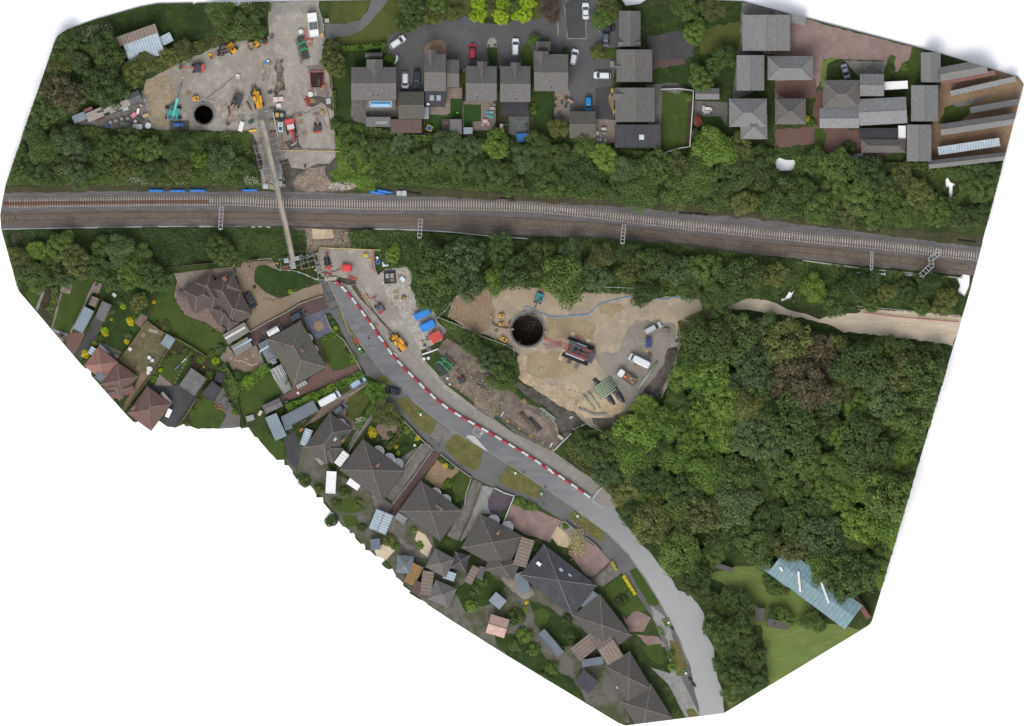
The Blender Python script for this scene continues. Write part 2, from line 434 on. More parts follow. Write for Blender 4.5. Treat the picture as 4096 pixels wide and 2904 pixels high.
# ---- north construction site
SA=[circle(SHAFTS[0][0],SHAFTS[0][1])]
SB=[circle(SHAFTS[1][0],SHAFTS[1][1])]
site_n=Ch((fA,(1165,740,1190,650,1310,590,1420,520,1620,440,1840,345)),(fB,(0,440,150,440,290,445,430,430,470,380,460,20,880,12,1010,10)),
(fB,(1060,250,1080,420,1060,500,1050,640,1120,790,1150,960,1175,1230,1170,1440,1200,1624)),(fF,(1195,480,1130,560,960,560,870,610,700,590,600,640,590,760,560,840,410,830,380,700,300,430,290,330,240,210)),(fA,(2000,1080,1740,1060,1300,1060,1260,1050,1215,950,1190,830)))
Sh('construction_yard',1,'site',None,*site_n,amp=.25,holes=SA)
sheets("""pale_hardcore 2 sitep B 640,700,830,690,880,900,960,960,1080,1100,1130,1240,1175,1440,1190,1624,700,1624,680,1400,560,1180,640,1000 .5
pale_hardcore 2 sitep F 590,410,1195,425,1190,480,1130,550,960,565,860,610,720,595,680,500,600,510 .2
pale_hardcore 2 sitep A 1640,720,1850,560,2030,650,2030,1030,1880,1070,1780,1060,1790,900,1700,800 .7
tan_ground 2 tan A 1180,680,1300,600,1400,640,1440,760,1350,850,1330,930,1380,1010,1330,1055,1270,1050,1215,940,1185,820,1165,750 .5
spoil 2 spoil B 400,700,520,640,620,640,630,760,640,900,600,1000,520,1010,440,940,380,840 .6
spoil 2 spoil B 20,1050,240,1100,230,1300,180,1380,20,1390,-60,1200 .6
dark_stain 2 ddirt B 560,640,620,640,650,860,640,960,560,1040,520,1000,560,860,540,740 .5
dark_stain 2 ddirt F 640,320,700,290,800,300,830,380,780,400,700,400 .5
dark_soil 2 ddirt B 870,1040,1080,1040,1160,1080,1160,1180,1050,1120,930,1170,880,1120 .5
concrete_slab_path 2 conc B 545,640,590,635,615,770,570,785
crossing_slabs 2 concl B 515,70,545,65,570,150,540,160
crossing_slabs 2 concl B 570,55,600,50,610,150,590,158
crossing_slabs 2 concl B 622,50,650,40,668,140,640,148
crossing_slabs 2 concl B 672,40,700,38,718,130,692,136
timber_matting 2 deck B 885,710,1060,695,1080,780,900,790
timber_matting 2 deck B 975,940,1125,925,1120,1040,1000,1035
soil_bank 1 ddirt F 590,510,680,500,720,595,860,615,960,560,1130,560,1200,480,1230,600,1120,720,1150,800,1280,840,1270,865,870,855,600,850,590,700,640,640 .5
rubble 2 rubble F 760,720,900,600,1060,590,1130,700,1160,760,1430,780,1400,830,1250,855,880,850,740,830 .7
dirt 1 ddirt F 270,230,300,240,390,480,400,830,360,720,330,560,300,440 .4""")
# ---- west storage yard
sheets("""yard 1 conc A 530,985,600,950,740,990,1060,860,1150,740,1190,830,1240,1000,1250,1045,1060,1050,830,1040,620,1040,560,1020 .3
meadow 1 flower A 560,240,790,170,1200,60,1780,40,1720,180,1720,300,1500,300,1420,240,1300,230,940,300,880,330,540,370 .4""")
# ---- cul-de-sac, lawns and gardens north of the railway
sheets("""lawn 1 olive B 1140,140,1170,8,1590,0,1530,120,1450,210,1300,255,1140,258,1080,250
park_path 2 asph2 B 1075,260,1300,258,1450,215,1540,120,1590,0,1760,0,1700,90,1600,210,1480,330,1350,385,1200,400,1190,418,1090,420
lawn 1 olive C 60,270,240,260,390,160,490,0,600,0,590,240,620,250,520,300,500,345,110,385,90,310
lawn 1 olive C 590,0,1900,0,1890,150,1600,170,1100,110,780,190,620,260,590,220 .3""")
Sh('cul_de_sac',2,'asph',fC,495,345,520,290,600,255,690,262,780,190,850,205,920,170,1060,170,1140,125,1240,180,1300,190,1440,195,1560,160,1700,155,1890,125,1890,0,
2220,0,2250,160,2390,180,2400,250,2250,350,2300,470,2370,480,2330,700,2200,720,2200,905,1990,905,1990,740,1975,740,1975,600,2000,420,1900,430,1830,420,1700,430,1690,540,1600,560,1420,540,1400,480,1330,530,1140,560,1100,560,985,560,800,560,800,745,580,770,575,540,500,460)
sheets("""turning_head 3 darkdrive C 1965,310,1960,150,1945,40,1990,0,2200,0,2120,0,2115,312
kerb_line 3 kerb C 1938,40,1948,38,1972,308,2115,308,2115,0,2122,0,2122,318,1964,318,1962,180
kerb_line 3 kerb C 1885,125,1893,125,1900,290,1890,290
stone_bed 3 white C 1312,380,1318,335,1340,305,1375,305,1395,335,1398,385
lawn 3 lawnd C 1314,385,1398,385,1398,480,1385,525,1330,525
gravel_bed 3 gravel C 808,450,808,400,830,355,880,325,940,320,980,355,985,445
lawn 3 lawn C 1590,430,1610,370,1650,345,1690,430,1690,535,1590,530
lawn 2 lawnd C 60,400,490,400,480,520,215,540,215,985,120,1000,60,800,90,700,40,590,170,560
patio 2 slabg C 213,813,590,813,590,950,330,950,330,1010,240,985,213,940
patio 2 slab C 978,713,1110,713,1110,800,1018,800,1018,915,985,935,845,930,845,870,978,870
artificial_lawn 2 turf C 1020,800,1110,800,1110,968,950,968,950,1085,808,1085,808,968,830,935,985,937,1020,915
decking 2 deck C 1120,820,1385,820,1385,990,1355,1060,1200,1060,1120,1090
artificial_lawn 3 turf C 1128,848,1266,848,1266,987,1200,987,1200,1032,1128,1032
garden_ground 2 bed C 1390,830,1430,943,1492,943,1492,1090,1400,1085
dark_patio 2 slabd C 1492,943,1655,943,1655,1100,1580,1120,1492,1085
lawn 2 lawnd C 1690,755,1865,755,1865,985,1700,1040,1680,980,1720,900
patio 2 slab C 1865,740,1990,740,1990,985,1862,985
back_lane 1 conc C 580,770,600,770,600,965,590,965
curved_drive 3 darkdrive D 370,905,370,740,395,705,500,705,470,790,500,870,520,930,520,970,375,965
gravel_bed 3 gravel D 470,790,505,715,520,740,520,960,495,880
patio 2 slab D 375,965,540,975,530,1150,350,1190,370,1010
front_garden 3 lawn D 320,380,380,370,460,400,550,395,545,490,500,475,350,475
lawn 2 lawn D 905,735,1060,750,1130,760,1120,900,1110,1190,920,1240,880,1200,900,1030
soil_border 3 bed D 1125,780,1160,780,1140,1190,1100,1200
lawn 2 lawnd D 1150,960,1370,940,1430,1030,1460,1080,1350,1160,1140,1180 .2
patio 2 slabg D 1170,820,1440,830,1440,1030,1380,945,1170,945
patio 2 slabg D 780,690,1030,670,1100,720,1040,760,910,730,900,1020,800,1010 .2
garden 1 flower D 640,90,1560,20,1520,420,1480,640,1200,720,820,690,780,560,790,200 .3
dark_pond 2 darkdrive D 790,300,1150,240,1170,460,800,560 .5
olive_garden 2 olive D 1190,240,1550,180,1540,380,1230,440 .5
brown_bed 2 brickd D 800,500,1090,470,1100,510,810,570 .3
estate_ground 1 conc D 1560,20,1700,10,2030,120,2030,480,1700,420,1700,720,1480,820,1500,640
estate_drive 1 pink E 0,80,440,210,1120,380,1110,560,900,600,880,480,390,480,360,700,100,800,0,820 .2
pink_drive 2 pink E 310,380,460,290,900,330,900,490,560,480,330,450
grey_drive 3 conc E 560,490,900,500,880,600,700,640,620,560
lawn 3 lawnb E 370,620,390,500,450,465,540,470,430,520,420,640,370,720 .2
garden 2 lawn E 940,440,980,460,940,640,870,660,900,520 .3
garden 2 lawn E 1110,380,1180,400,1180,560,1080,660,960,620,1080,480 .3
brick_paving 2 brick E 0,660,330,640,340,790,300,800,100,800,0,760
brick_paving 2 brick E 300,940,350,730,420,740,470,820,400,900,350,1020 .2
brick_paving 1 brick E 0,1060,330,1020,700,1060,1060,1020,1120,1180,760,1310,480,1280,350,1160,0,1200 .3
garden_wedge 3 lawn E 320,1060,390,1020,420,1100,380,1240,320,1220 .3
orange_brick_yard 1 gravel E 1280,1010,1340,690,1760,560,1960,600,2015,700,1900,1230,1600,1300,1220,1300
lawn 2 lawn E 1320,1010,1380,880,1480,840,1640,820,1570,930,1500,990 .3
grey_verge 2 conc E 1430,840,1700,780,1760,770,1600,850,1480,870""")
# ---- railway formation
RN=Ch((fG,(20,145,500,135,1000,132,2030,135)),(fF,(0,852,620,855,1200,865,1624,880)),(fV,(870,436,1100,444,1400,462,1600,476,1800,502,2000,528,2200,553)))
RS=Ch((fV,(2180,617,2050,605,1950,597,1800,580,1600,560,1400,540,1230,528,1100,524)),(fF,(1624,1262,1200,1255,950,1242,600,1232,0,1235)),(fG,(2030,420,1400,420,20,440,8,420)))
Sh('railway_ballast',1,'ballast',None,*(RN+RS),amp=.12)
Sh('brown_ballast',2,'ballastb',None,*(Ch((fG,(12,300,500,293,1780,285)),(fF,(0,1060,620,1072,1200,1090,1624,1100)),(fV,(940,478,1190,488,1400,508,1600,525,1800,545,1960,562,2190,590)))+RS[0:1]+RS[1:]),amp=.15)
sheets("""pale_ballast 3 ballastp F 430,1200,700,1185,1200,1205,1580,1235,1200,1245,700,1235 .2
pale_ballast 3 ballastp F 600,890,900,890,1300,905,1624,915,1624,925,1000,912,600,900
pale_ballast 3 ballastp F 1420,1050,1624,1035,1900,1050,1850,1070,1500,1075
verge_dirt 1 weed G 40,145,50,95,400,80,900,70,2030,75,2030,135,1000,130 .3
verge_dirt 1 weed V 850,415,1240,438,1500,455,1700,478,1900,505,2200,528,2200,553,2000,528,1800,502,1400,462,870,436 .4
verge_dirt 1 dirt G 30,460,150,450,180,500,140,580,60,560 .4""")
# ---- dirt south of the railway
sheets("""dirt 1 dirt F 690,1240,950,1245,1450,1260,1500,1330,1470,1400,1500,1460,1040,1460,1000,1560,880,1560,870,1380,780,1280 .5
dark_dirt 2 ddirt F 1250,1300,1470,1280,1500,1440,1250,1460,1200,1380 .6
concrete_pad 2 sandp F 942,1260,1165,1265,1180,1360,1110,1370,960,1370,942,1350""")
# ---- south compound, stone bed, road
comp=Ch((fI,(200,450,232,325,860,350,870,560,900,640,920,700,1060,910,1150,1080,1260,1250,1400,1490,1430,1624)),(fK,(0,720,150,900,400,1090,500,1160,640,1250,950,1400,1150,1540)),
(fM,(1450,440,1600,540,1850,690,1960,780,1950,900,1760,800,1550,650,1300,480,1050,320,850,205,640,80,500,0)),(fJ,(2030,1340,1870,1170,1640,850,1400,500,1170,235,1160,180,1000,170,930,110)))
Sh('site_compound',1,'site',None,*comp,amp=.1)
Sh('dusty_road_lane',2,'track',None,*Ch((fI,(1250,1450,1330,1624)),(fK,(0,780,150,940,400,1110,640,1250,950,1400,1150,1540)),(fM,(1450,440,1600,540,1850,690,1960,780,1950,900,1760,800,1550,650,1300,480,1050,320,850,205,640,80,500,0)),(fJ,(2000,1300,1900,1180))),amp=.05)
sheets("""dark_dirt 2 ddirt I 450,660,640,690,760,900,900,1100,1060,1280,1040,1300,880,1110,740,960,700,920,590,760,440,720
trench_soil 3 sandb I 640,740,660,740,800,960,840,1030,810,1010,740,920
stone_bed 2 white I 890,650,990,575,1160,545,1240,530,1290,560,1320,680,1270,760,1330,860,1380,960,1520,980,1570,1080,1600,1180,1700,1280,1640,1390,1500,1470,1410,1510,1330,1400,1240,1240,1110,1000,1000,850 .3""")
road=Ch((fJ,(950,190,1010,205,1160,235,1400,500,1640,850,1870,1170,2030,1340)),(fM,(500,0,640,80,850,205,1050,320,1300,480,1550,650,1760,800,1960,900,2030,1000)),(fN,(1250,30,1330,140,1420,230,1500,330,1580,420,1640,530,1740,560,1800,640,1850,720,1860,860,1930,1000,1950,1150,1960,1250,2000,1340,2015,1520,1820,1540,1790,1400,1740,1150,1660,940,1570,770,1490,620,1370,430,1240,240,1060,60)),
(fM,(1870,1070,1600,870,1350,695,1080,520,900,410,670,275,500,160,300,0)),(fJ,(1700,1290,1490,1020,1280,780,1190,520,1060,230)))
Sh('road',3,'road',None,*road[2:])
# footway and driveways west of the road
Sh('footway',2,'path',None,*Ch((fJ,(940,200,1060,230,1190,520,1280,780,1490,1020,1700,1290)),(fM,(300,0,500,160,670,275,900,410,1080,520,1350,695,1600,870,1870,1070)),(fN,(1060,60,1240,240,1370,430,1490,620,1570,770,1660,940,1740,1150,1790,1400,1820,1540,1700,1560,1560,1280,1640,1260,1520,960,1430,740,1300,560,1180,390,1100,290,1010,200,760,0)),
(fM,(1620,1060,1510,970,1330,860,1130,775,870,670,640,530,470,400,330,260,150,110,60,0)),(fL,(1200,170,1290,120,1270,60,1140,0)),(fJ,(1480,1270,1400,1160,1280,950,1150,680,1070,580,1000,380))))
for k,pts in En(((1020,235,1045,232,1065,265,1035,272),(1060,340,1090,335,1125,365,1070,375),(1080,400,1130,385,1155,430,1110,450),(1030,445,1060,435,1070,460,1040,465),(1150,500,1190,488,1200,520,1100,560,1070,555),(960,200,1000,250,1080,400,1100,480,1060,420,990,290))):
 Sh(Q6,3,'pathp',fJ,*pts)
for pts in((440,300,465,295,485,320,462,328),(500,355,520,350,535,372,515,380),(690,520,705,518,718,540,702,545),(1355,830,1375,828,1390,850,1368,853)):
 Sh(Q6,3,'pathp',fM,*pts)
# verges
sheets("""verge 4 verge J 1160,540,1200,560,1240,660,1330,800,1400,900,1480,1020,1440,1075,1350,930,1280,790,1200,650
verge_lawn 4 lawn J 1330,850,1400,900,1480,1020,1440,1072,1360,950
verge 4 verge J 1610,1335,1720,1310,1790,1390,1690,1470,1640,1400
verge 4 verge L 1380,205,1470,175,1560,250,1720,380,1690,460,1665,490,1570,430,1450,290
verge 4 verge M 660,285,690,280,880,400,860,480,830,582,700,520,570,400,580,360,610,310
verge 4 verge M 1085,545,1120,540,1350,695,1350,760,1330,805,1150,740,995,660,1010,630
verge 4 verge M 1565,935,1620,890,1870,1070,1850,1155,1800,1130,1680,1040
verge 4 lawn N 1245,370,1310,343,1380,430,1460,560,1492,620,1465,660,1400,640,1340,540
verge 4 verge N 1505,760,1570,740,1585,800,1540,830
verge 4 verge N 1570,930,1640,945,1680,1050,1715,1140,1680,1220,1630,1220,1580,1080
verge 3 verge N 1700,1490,1760,1480,1810,1545,1730,1560
verge 5 verge N 1915,900,1960,880,1970,980,1940,1010
verge 5 verge Q 480,1000,500,1080,560,1250,600,1320,650,1440,570,1500,540,1350,500,1180,450,1000 .3
driveway_apron 3 conc M 500,165,665,270,600,320,570,390,520,350,440,290
driveway_apron 3 asph2 M 885,410,1080,520,1010,610,990,665,840,600,860,490""")
# road markings
def Bn(name,lvl,mat,f,pts,wd):
 q=[Vc(p)for p in P(f,*pts)];L=[];Rr=[]
 for i,p in En(q):
  t=(q[min(i+1,len(q)-1)]-q[max(i-1,0)]).normalized();n_=Vc((-t.y,t.x))*wd/2
  L.append(tuple(p+n_));Rr.append(tuple(p-n_))
 return Sh(name,lvl,mat,None,*(L+Rr[::-1]),amp=0)
for a in((1240,340,1262,395),(1272,420,1292,470),(1302,495,1322,553),(1330,577,1350,635),(1358,658,1376,705),(1386,730,1402,778),(1412,805,1426,835),(1440,860,1470,905),(1484,925,1512,965),(1528,990,1560,1042),(1574,1065,1602,1112),(1620,1140,1650,1185)):Bn(Q13,4,'concl',fJ,a,.1)
Bn(Q12,4,Q12,fJ,(1055,225,1110,350,1190,520,1280,780,1380,900,1490,1020,1700,1290),.25)
Bn(Q12,4,Q12,fM,(300,0,500,160,670,275,900,410,1080,520,1350,695,1600,870,1870,1070),.25)
Bn(Q12,4,Q12,fM,(960,150,1200,330,1450,460,1600,540,1850,690),.25)
Bn(Q12,5,Q12,fN,(1060,60,1240,240,1370,430,1490,620,1570,770,1660,940,1720,1130),.25)
Bn(Q13,6,Q11,fN,(1230,40,1320,130,1345,160),.15)
Bn(Q13,6,Q11,fN,(1360,190,1450,290),.15)
Bn(Q13,6,Q11,fN,(1600,500,1640,600,1700,720),.12)
Bn(Q13,6,Q11,fN,(1780,920,1800,1000,1830,1100),.12)
Bn(Q13,4,Q11,fM,(1760,815,1850,880),.15)
sheets("""road_marking 4 wline M 735,295,770,285,810,295,920,418,890,405,800,345 0""")
for a in((820,215,880,260),(880,260,850,303),(850,303,793,262),(793,262,820,215)):Bn(Q13,4,Q11,fM,a,.12)
sheets("""road_marking 5 wline M 845,270,875,262,870,285 0
road_marking 4 concl M 780,80,850,95,955,150,935,158,870,125""")
# ---- shaft site
Sh('shaft_site',1,'sand',None,*Ch((fK,(165,400,215,290,270,210,400,200,640,155,860,190,960,240,1100,230,1230,190,1400,195,1540,200,1620,300,1700,260,1900,240,2030,270,2030,420,1900,440,1870,470,1880,600,1850,730,1760,970,1600,1010,1500,1110,1440,1190,1370,1280,1200,1190,1100,1110,900,990,690,860,690,680,640,620,440,530,380,525))),amp=.3,holes=SB)
sheets("""grey_ground 2 sandg K 1250,700,1420,640,1560,420,1850,450,1870,620,1840,740,1750,970,1600,1010,1510,1110,1440,1190,1380,1270,1280,1190,1500,1130,1480,1000,1350,840 .6
dark_ground 3 ddirt K 1760,740,1800,620,1860,620,1840,740,1740,960,1600,1000,1540,1010,1660,900 .4
dark_ground 3 ddirt K 1350,1150,1500,1090,1520,1050,1440,1190,1370,1275,1240,1190,1230,1130 .4
mud 2 sandb K 750,670,1000,660,1090,730,1130,800,960,870,800,850,740,780 .6
mud 2 sandb K 1270,280,1400,290,1480,340,1380,400,1280,380 .6
mud 2 sandb K 900,410,1100,400,1250,450,1240,570,1060,560,960,560,890,500 .7
pale_bank 3 sandp K 682,690,745,690,745,800,830,860,940,910,1100,900,1160,960,1100,1100,990,1060,900,990,780,910,690,850 .4
pale_hardstanding 3 sandp K 1130,1040,1230,970,1370,960,1480,1050,1440,1110,1300,1140,1180,1150,1110,1100 .3
red_mud 3 pink K 870,600,1000,570,1010,620,900,640 .3
gravel_bank 2 gravel K 170,400,220,290,280,215,420,200,500,260,520,400,480,500,400,520 .5
spoil_bank 1 dirt K 160,560,280,640,420,720,540,800,560,900,600,960,500,1160,400,1110,330,1000,180,900,100,860,200,760,80,640 .4
dark_spoil 2 ddirt K 340,820,480,800,520,880,460,960,380,900 .6
muddy_strip 1 ddirt K 690,880,800,930,900,990,1100,1110,1200,1190,1100,1240,1060,1300,1000,1240,900,1080,760,980,660,910 .4
excavation 1 dirt K 530,1120,590,930,640,950,700,1010,860,1080,980,1200,990,1270,1080,1260,950,1400,640,1240 .3
excavated_soil 2 rubble K 640,1160,700,1080,780,1090,900,1180,930,1260,860,1300,760,1260 .3
haul_road 2 haul R 300,630,370,600,460,575,560,600,600,610,660,640,770,670,850,705,900,690,1100,660,1100,640,1300,650,1700,690,1640,860,1480,835,1300,810,1000,780,900,735,850,720,780,700,560,665,430,645,340,650 .25
haul_verge 1 gravel R 1080,640,1250,640,1690,680,1650,730,1100,670 .2
haul_road 2 sand K 1900,260,2030,270,2060,400,1960,440,1860,440 .3
woodland_clearing 1 crazy R 0,960,60,980,70,1040,60,1120,0,1130 .4
woodland_clearing 1 dirt R 20,720,190,640,330,660,250,740,80,830,30,800 .4""")
# ---- playing field in the south east
sheets("""playing_field 1 lawnb Q 400,540,600,480,820,470,900,600,1100,680,1250,880,1500,930,1560,900,1590,880,1580,905,850,1350,830,1100,800,900,740,900,640,700,520,600 .2""")
# ---- gardens of the south bungalows
sheets("""lawn 1 lawn G 200,960,290,870,350,940,290,1090
soil_border 2 bed G 300,1090,360,930,440,900,480,960,430,1080,400,1210,330,1130 .2
path 3 concl G 290,1085,345,935,362,940,305,1105
lawn 1 lawn G 430,1240,510,960,500,860,640,810,840,820,790,880,740,880,580,1285
slab_patio 3 slab G 505,868,588,893,565,970,483,945
path 3 slab G 490,955,505,958,430,1240,416,1236
slab_path 3 slab G 765,865,828,882,800,965,745,950,575,1290,567,1280,700,1000
block_drive 2 brick G 545,1290,580,1280,690,1285,640,1400,600,1460,535,1375,530,1330
path 2 darkdrive G 690,1320,760,1160,840,1190,770,1360,660,1500,610,1460
pale_paving 2 concl G 420,1240,545,1285,540,1310,440,1275
lawn 1 lawnd G 850,1280,900,1100,880,930,1000,930,1270,890,1190,1180,1060,1390,960,1420,830,1330 .2
paving 2 crazy G 1090,1200,1140,1125,1200,1150,1150,1250
patio 2 slabg G 800,1350,990,1440,950,1500,880,1450,790,1400
worn_yard 2 worn H 685,585,850,680,795,765,860,805,730,990,500,1300,475,1300,620,1010,460,900
lawn 1 lawn H 690,570,850,200,910,180,1330,140,1460,95,1460,140,1370,140,910,190,900,370,990,520,1180,600,1300,680,1330,770,1260,850,1160,860,940,740
patio 2 slab H 905,190,1190,155,1380,135,1420,200,1300,260,1200,200,1000,320,970,320,925,240
crazy_paving 2 crazy H 905,370,925,260,1000,320,1180,460,1260,600,1340,640,1300,680,1180,600,1080,560,990,520,930,430""")
Sh('drive',2,'drive',None,*Ch((fH,(1375,140,1460,140,1560,310,1650,400,1700,410,1850,370)),(fJ,(620,350,740,300,970,245,995,380,740,450,150,810,80,720,140,640,50,470,30,310,-40,0))))
sheets("""gravel_bed 3 pea H 1462,100,1680,85,1760,160,1600,130,1560,200,1560,260,1650,340,1760,390,1690,412,1610,390,1540,290,1440,150
lawn 3 lawnd J 235,40,330,30,480,90,640,105,800,170,865,200,860,260,700,330,560,370,470,390,330,340,250,270,205,180,195,100""")
Sh('block_drive',2,'brickd',None,*Ch((fJ,(150,810,740,460,1000,390,1060,530,900,590,760,640,780,700,700,720,350,890,240,950,190,960))))
sheets("""slate_bed 3 slate J 765,640,1045,530,1070,580,1015,600,1060,700,1105,800,1000,850,920,905,870,830,800,740""")
Sh('round_bed',4,'gravel',None,*circle(fJ(942,735),59/2.9*SC,24))
sheets("""front_lawn 3 lawn J 920,910,1100,810,1190,790,1280,950,1390,1150,1350,1185,1180,1245,1110,1250,1060,1200,1000,1080,960,960
block_drive 2 brick J 760,700,920,910,960,960,1060,1200,1110,1252,1180,1250,1400,1165,1450,1270,1000,1440,700,1560,520,1624,420,1624,500,1550,610,1500,640,1430,850,1330,1020,1230,900,900,740,680
patio 3 slab J 130,1010,210,960,330,1190,270,1215,190,1060
gravel_bed 2 pea J 0,1060,130,1010,200,1060,270,1215,160,1270,-60,1240,-120,1130
patio 3 slab H 1280,880,1340,780,1400,860,1320,920
lawn 1 lawn H 1430,1140,1560,1060,1640,1000,1700,1010,1770,1150,1640,1240,1510,1340,1470,1400,1430,1250
patio 2 concl H 1700,1010,1810,1010,1860,1130,1800,1170,1750,1100
garden 1 lawn H 800,1000,830,850,1030,850,1020,930,900,1095,770,1010
coloured_paving 2 slab H 790,1010,895,1095,830,1140,740,1110
garden_bed 2 bed H 870,740,1160,860,1200,1000,1080,980,1030,900,1010,850,830,850 .2
tarmac_yard 2 darkdrive H 670,1100,760,1100,945,1100,1095,1210,920,1442,850,1432,790,1390,890,1250,700,1110
lawn 1 lawn H 1030,1350,1110,1190,1240,1230,1325,1340,1270,1450,1100,1450,1040,1400
patio 2 slabg H 1230,1230,1300,1110,1370,1270,1440,1340,1440,1440,1270,1450,1330,1340
garden_bed 2 bed H 1030,1300,1100,1190,1110,1200,1035,1345,1050,1435,980,1415 .2
drive 2 brickd H 1290,770,1350,740,1560,770,1700,720,1740,690,1660,620,1520,680
block_drive 2 gravel H 520,1240,640,1000,700,1010,500,1300""")
# further bungalows
sheets("""drive 2 crazy L 640,420,760,300,800,240,1140,60,1190,60,1000,190,980,330,1070,390,1060,450,1040,440,840,300,720,380
front_lawn 3 olive L 1000,190,1150,90,1200,140,1180,200,1100,320,1060,390,1000,340,985,260
concrete_drive 2 conc L 900,780,1060,460,1240,210,1290,210,1220,330,1150,420,1000,620,960,700
gravel_patch 3 pea L 1190,500,1240,400,1400,400,1400,450,1320,530,1240,515
front_garden 2 lawnd L 1130,500,1200,380,1400,290,1640,540,1460,640,1400,700,1280,590
concrete_drive 2 conc L 1310,990,1450,800,1400,690,1620,550,1680,600,1560,760,1370,1030
brick_drive 3 brickd L 1370,1040,1680,600,1750,640,1430,1060,1380,1150,1330,1120
gravel_patch 3 gravel L 1620,840,1720,690,1870,740,1900,780,1790,880,1770,930,1700,900
front_lawn 3 lawn L 1850,880,1920,780,2005,840,1940,1070,1890,1000,1840,930
concrete_drive 2 conc M 585,1100,730,830,800,640,870,680,800,900,680,1140,640,1130
pale_drive 3 concl M 790,920,870,690,965,715,915,840,930,900,960,930,860,920,800,1050,700,1150,690,1140
plum_bed 4 plum M 970,725,1112,785,1070,890,1040,955,960,925,915,870,920,800
pink_drive 3 pink M 1050,985,1130,800,1330,900,1520,985,1440,1110,1420,1160,1300,1110,1210,1090,1100,1010
pale_bed 4 sandp M 1430,1110,1480,1020,1570,1100,1600,1160,1560,1200,1480,1180
pink_drive 3 pink M 1570,1250,1680,1110,1840,1230,1920,1310,1770,1440,1720,1430,1640,1330
grey_plot 3 sandg M 1520,980,1700,1090,1600,1180,1500,1030
front_garden 3 lawn N 1040,500,1190,410,1300,570,1400,700,1280,700,1220,760,1130,650 .2
grey_plot 2 conc N 920,440,1110,290,1180,390,1030,500
pink_drive 2 pink N 1170,680,1300,680,1420,750,1360,860,1250,860 .2
pink_drive 2 pink N 1300,880,1480,900,1550,980,1500,980,1400,980 .2
front_lawn 3 lawn N 1340,980,1500,960,1540,1080,1500,1130,1420,1090
asphalt_lot 2 concl N 1420,650,1560,760,1680,1260,1820,1540,1700,1550,1560,1280,1420,1150,1580,1200,1560,940,1440,760""")
# melted back gardens of the south-west edge, as plain yards
Sh('back_gardens',1,'mixed',None,*Ch((fL,(480,690,650,560,900,800,1100,900,1380,1150,1650,1100,1700,1400,2000,1624)),(fN,(200,0,400,300,700,600,1000,900,1200,1300,1250,1600,1180,1600)),(fO,(1860,1624,1350,1300,1150,1160,1100,1130,870,920,800,780)),(fL,(1200,1450,1060,1300,950,1220,800,1000,660,870,560,790))),amp=.1)
sheets("""lawn 2 lawn L 225,470,330,450,480,560,480,680,400,670,320,570 .2
tarmac_yard 2 darkdrive L 480,520,560,450,620,600,600,690,590,780,520,700
garden 2 lawn O 330,210,520,200,580,300,500,340,360,330,280,260 .3
garden 2 lawn O 380,360,500,380,540,450,420,470 .3
yard 2 conc O 640,160,900,300,850,500,1000,640,1160,600,1180,760,1000,740,880,560,700,440 .3
cream_patio 3 haul O 1060,500,1130,540,1190,640,1150,740,1090,700,1040,580
cream_patio 3 haul O 670,680,760,620,860,680,780,760,700,730 .2
garden 2 lawnd O 1380,1040,1560,900,1700,860,1860,1000,1700,1180,1560,1180,1500,1240 .3
garden 2 lawnd N 440,620,560,640,880,860,860,960,700,980,500,820 .3
lawn 3 lawn N 470,700,540,670,610,720,580,800,490,800
garden 2 flower N 130,860,400,880,700,1200,800,1250,900,1440,440,1200,200,1000 .3
yard 2 sandg N 200,380,420,420,480,560,400,610,240,480 .2
parking 3 asph D 375,180,590,150,560,380,400,400,375,330""")
# -- vegetation
LM={
Q10:leaf_mat('dark_foliage',(50,64,36),(80,98,54)),
Q14:leaf_mat('mid_foliage',(57,73,39),(90,110,58)),
Q15:leaf_mat('bright_foliage',(66,88,38),(106,132,60)),
Q8:leaf_mat('olive_foliage',(58,66,36),(106,112,66)),
Q16:leaf_mat('bare_brown_foliage',(62,60,44),(104,98,76)),
Q17:leaf_mat('grey_green_foliage',(50,64,42),(90,108,70)),
'lime':leaf_mat('lime_foliage',(98,124,30),(156,184,50)),
'yellow':leaf_mat('yellow_foliage',(140,130,26),(208,196,50)),
'purple':leaf_mat('copper_foliage',(62,52,46),(104,90,80)),
'red':leaf_mat('red_foliage',(96,50,46),(140,84,74)),
Q18:leaf_mat('hedge_foliage',(50,74,28),(98,128,50)),
Q19:leaf_mat(Q20,(150,156,130),(215,215,200)),
}
M_bark=gm('bark',(84,74,62),(66,58,48),None,s1=1,f=.2)
def Lm(name,centers,normals,tint,size,rs,mat,rsz=.45,tilt=.7):
 """many small leaf-cluster quads as one mesh"""
 n=len(centers)
 nr=normals+rs.normal(0,tilt*.5,(n,3));nr/=np.linalg.norm(nr,axis=1)[:,None]+1e-9
 r=rs.normal(0,1,(n,3));u=np.cross(nr,r);u/=np.linalg.norm(u,axis=1)[:,None]+1e-9
 v=np.cross(nr,u)
 s1=(size*rs.uniform(1-rsz,1+rsz,n))[:,None];s2=s1*rs.uniform(.45,1.0,n)[:,None]
 co=np.stack([centers-u*s1,centers-v*s2*.8,centers+u*s1,centers+v*s2],1).reshape(-1,3)
 me=bpy.data.meshes.new(name)
 me.vertices.add(4*n);me.vertices.foreach_set('co',co.astype(np.float32).ravel())
 me.loops.add(4*n);me.loops.foreach_set(Q21,np.arange(4*n,dtype=np.int32))
 me.polygons.add(n);me.polygons.foreach_set('loop_start',np.arange(0,4*n,4,dtype=np.int32))
 a=me.attributes.new('tint','FLOAT','FACE');a.data.foreach_set('value',np.clip(tint,0,1).astype(np.float32))
 me.update(calc_edges=True);me.materials.append(mat)
 return me
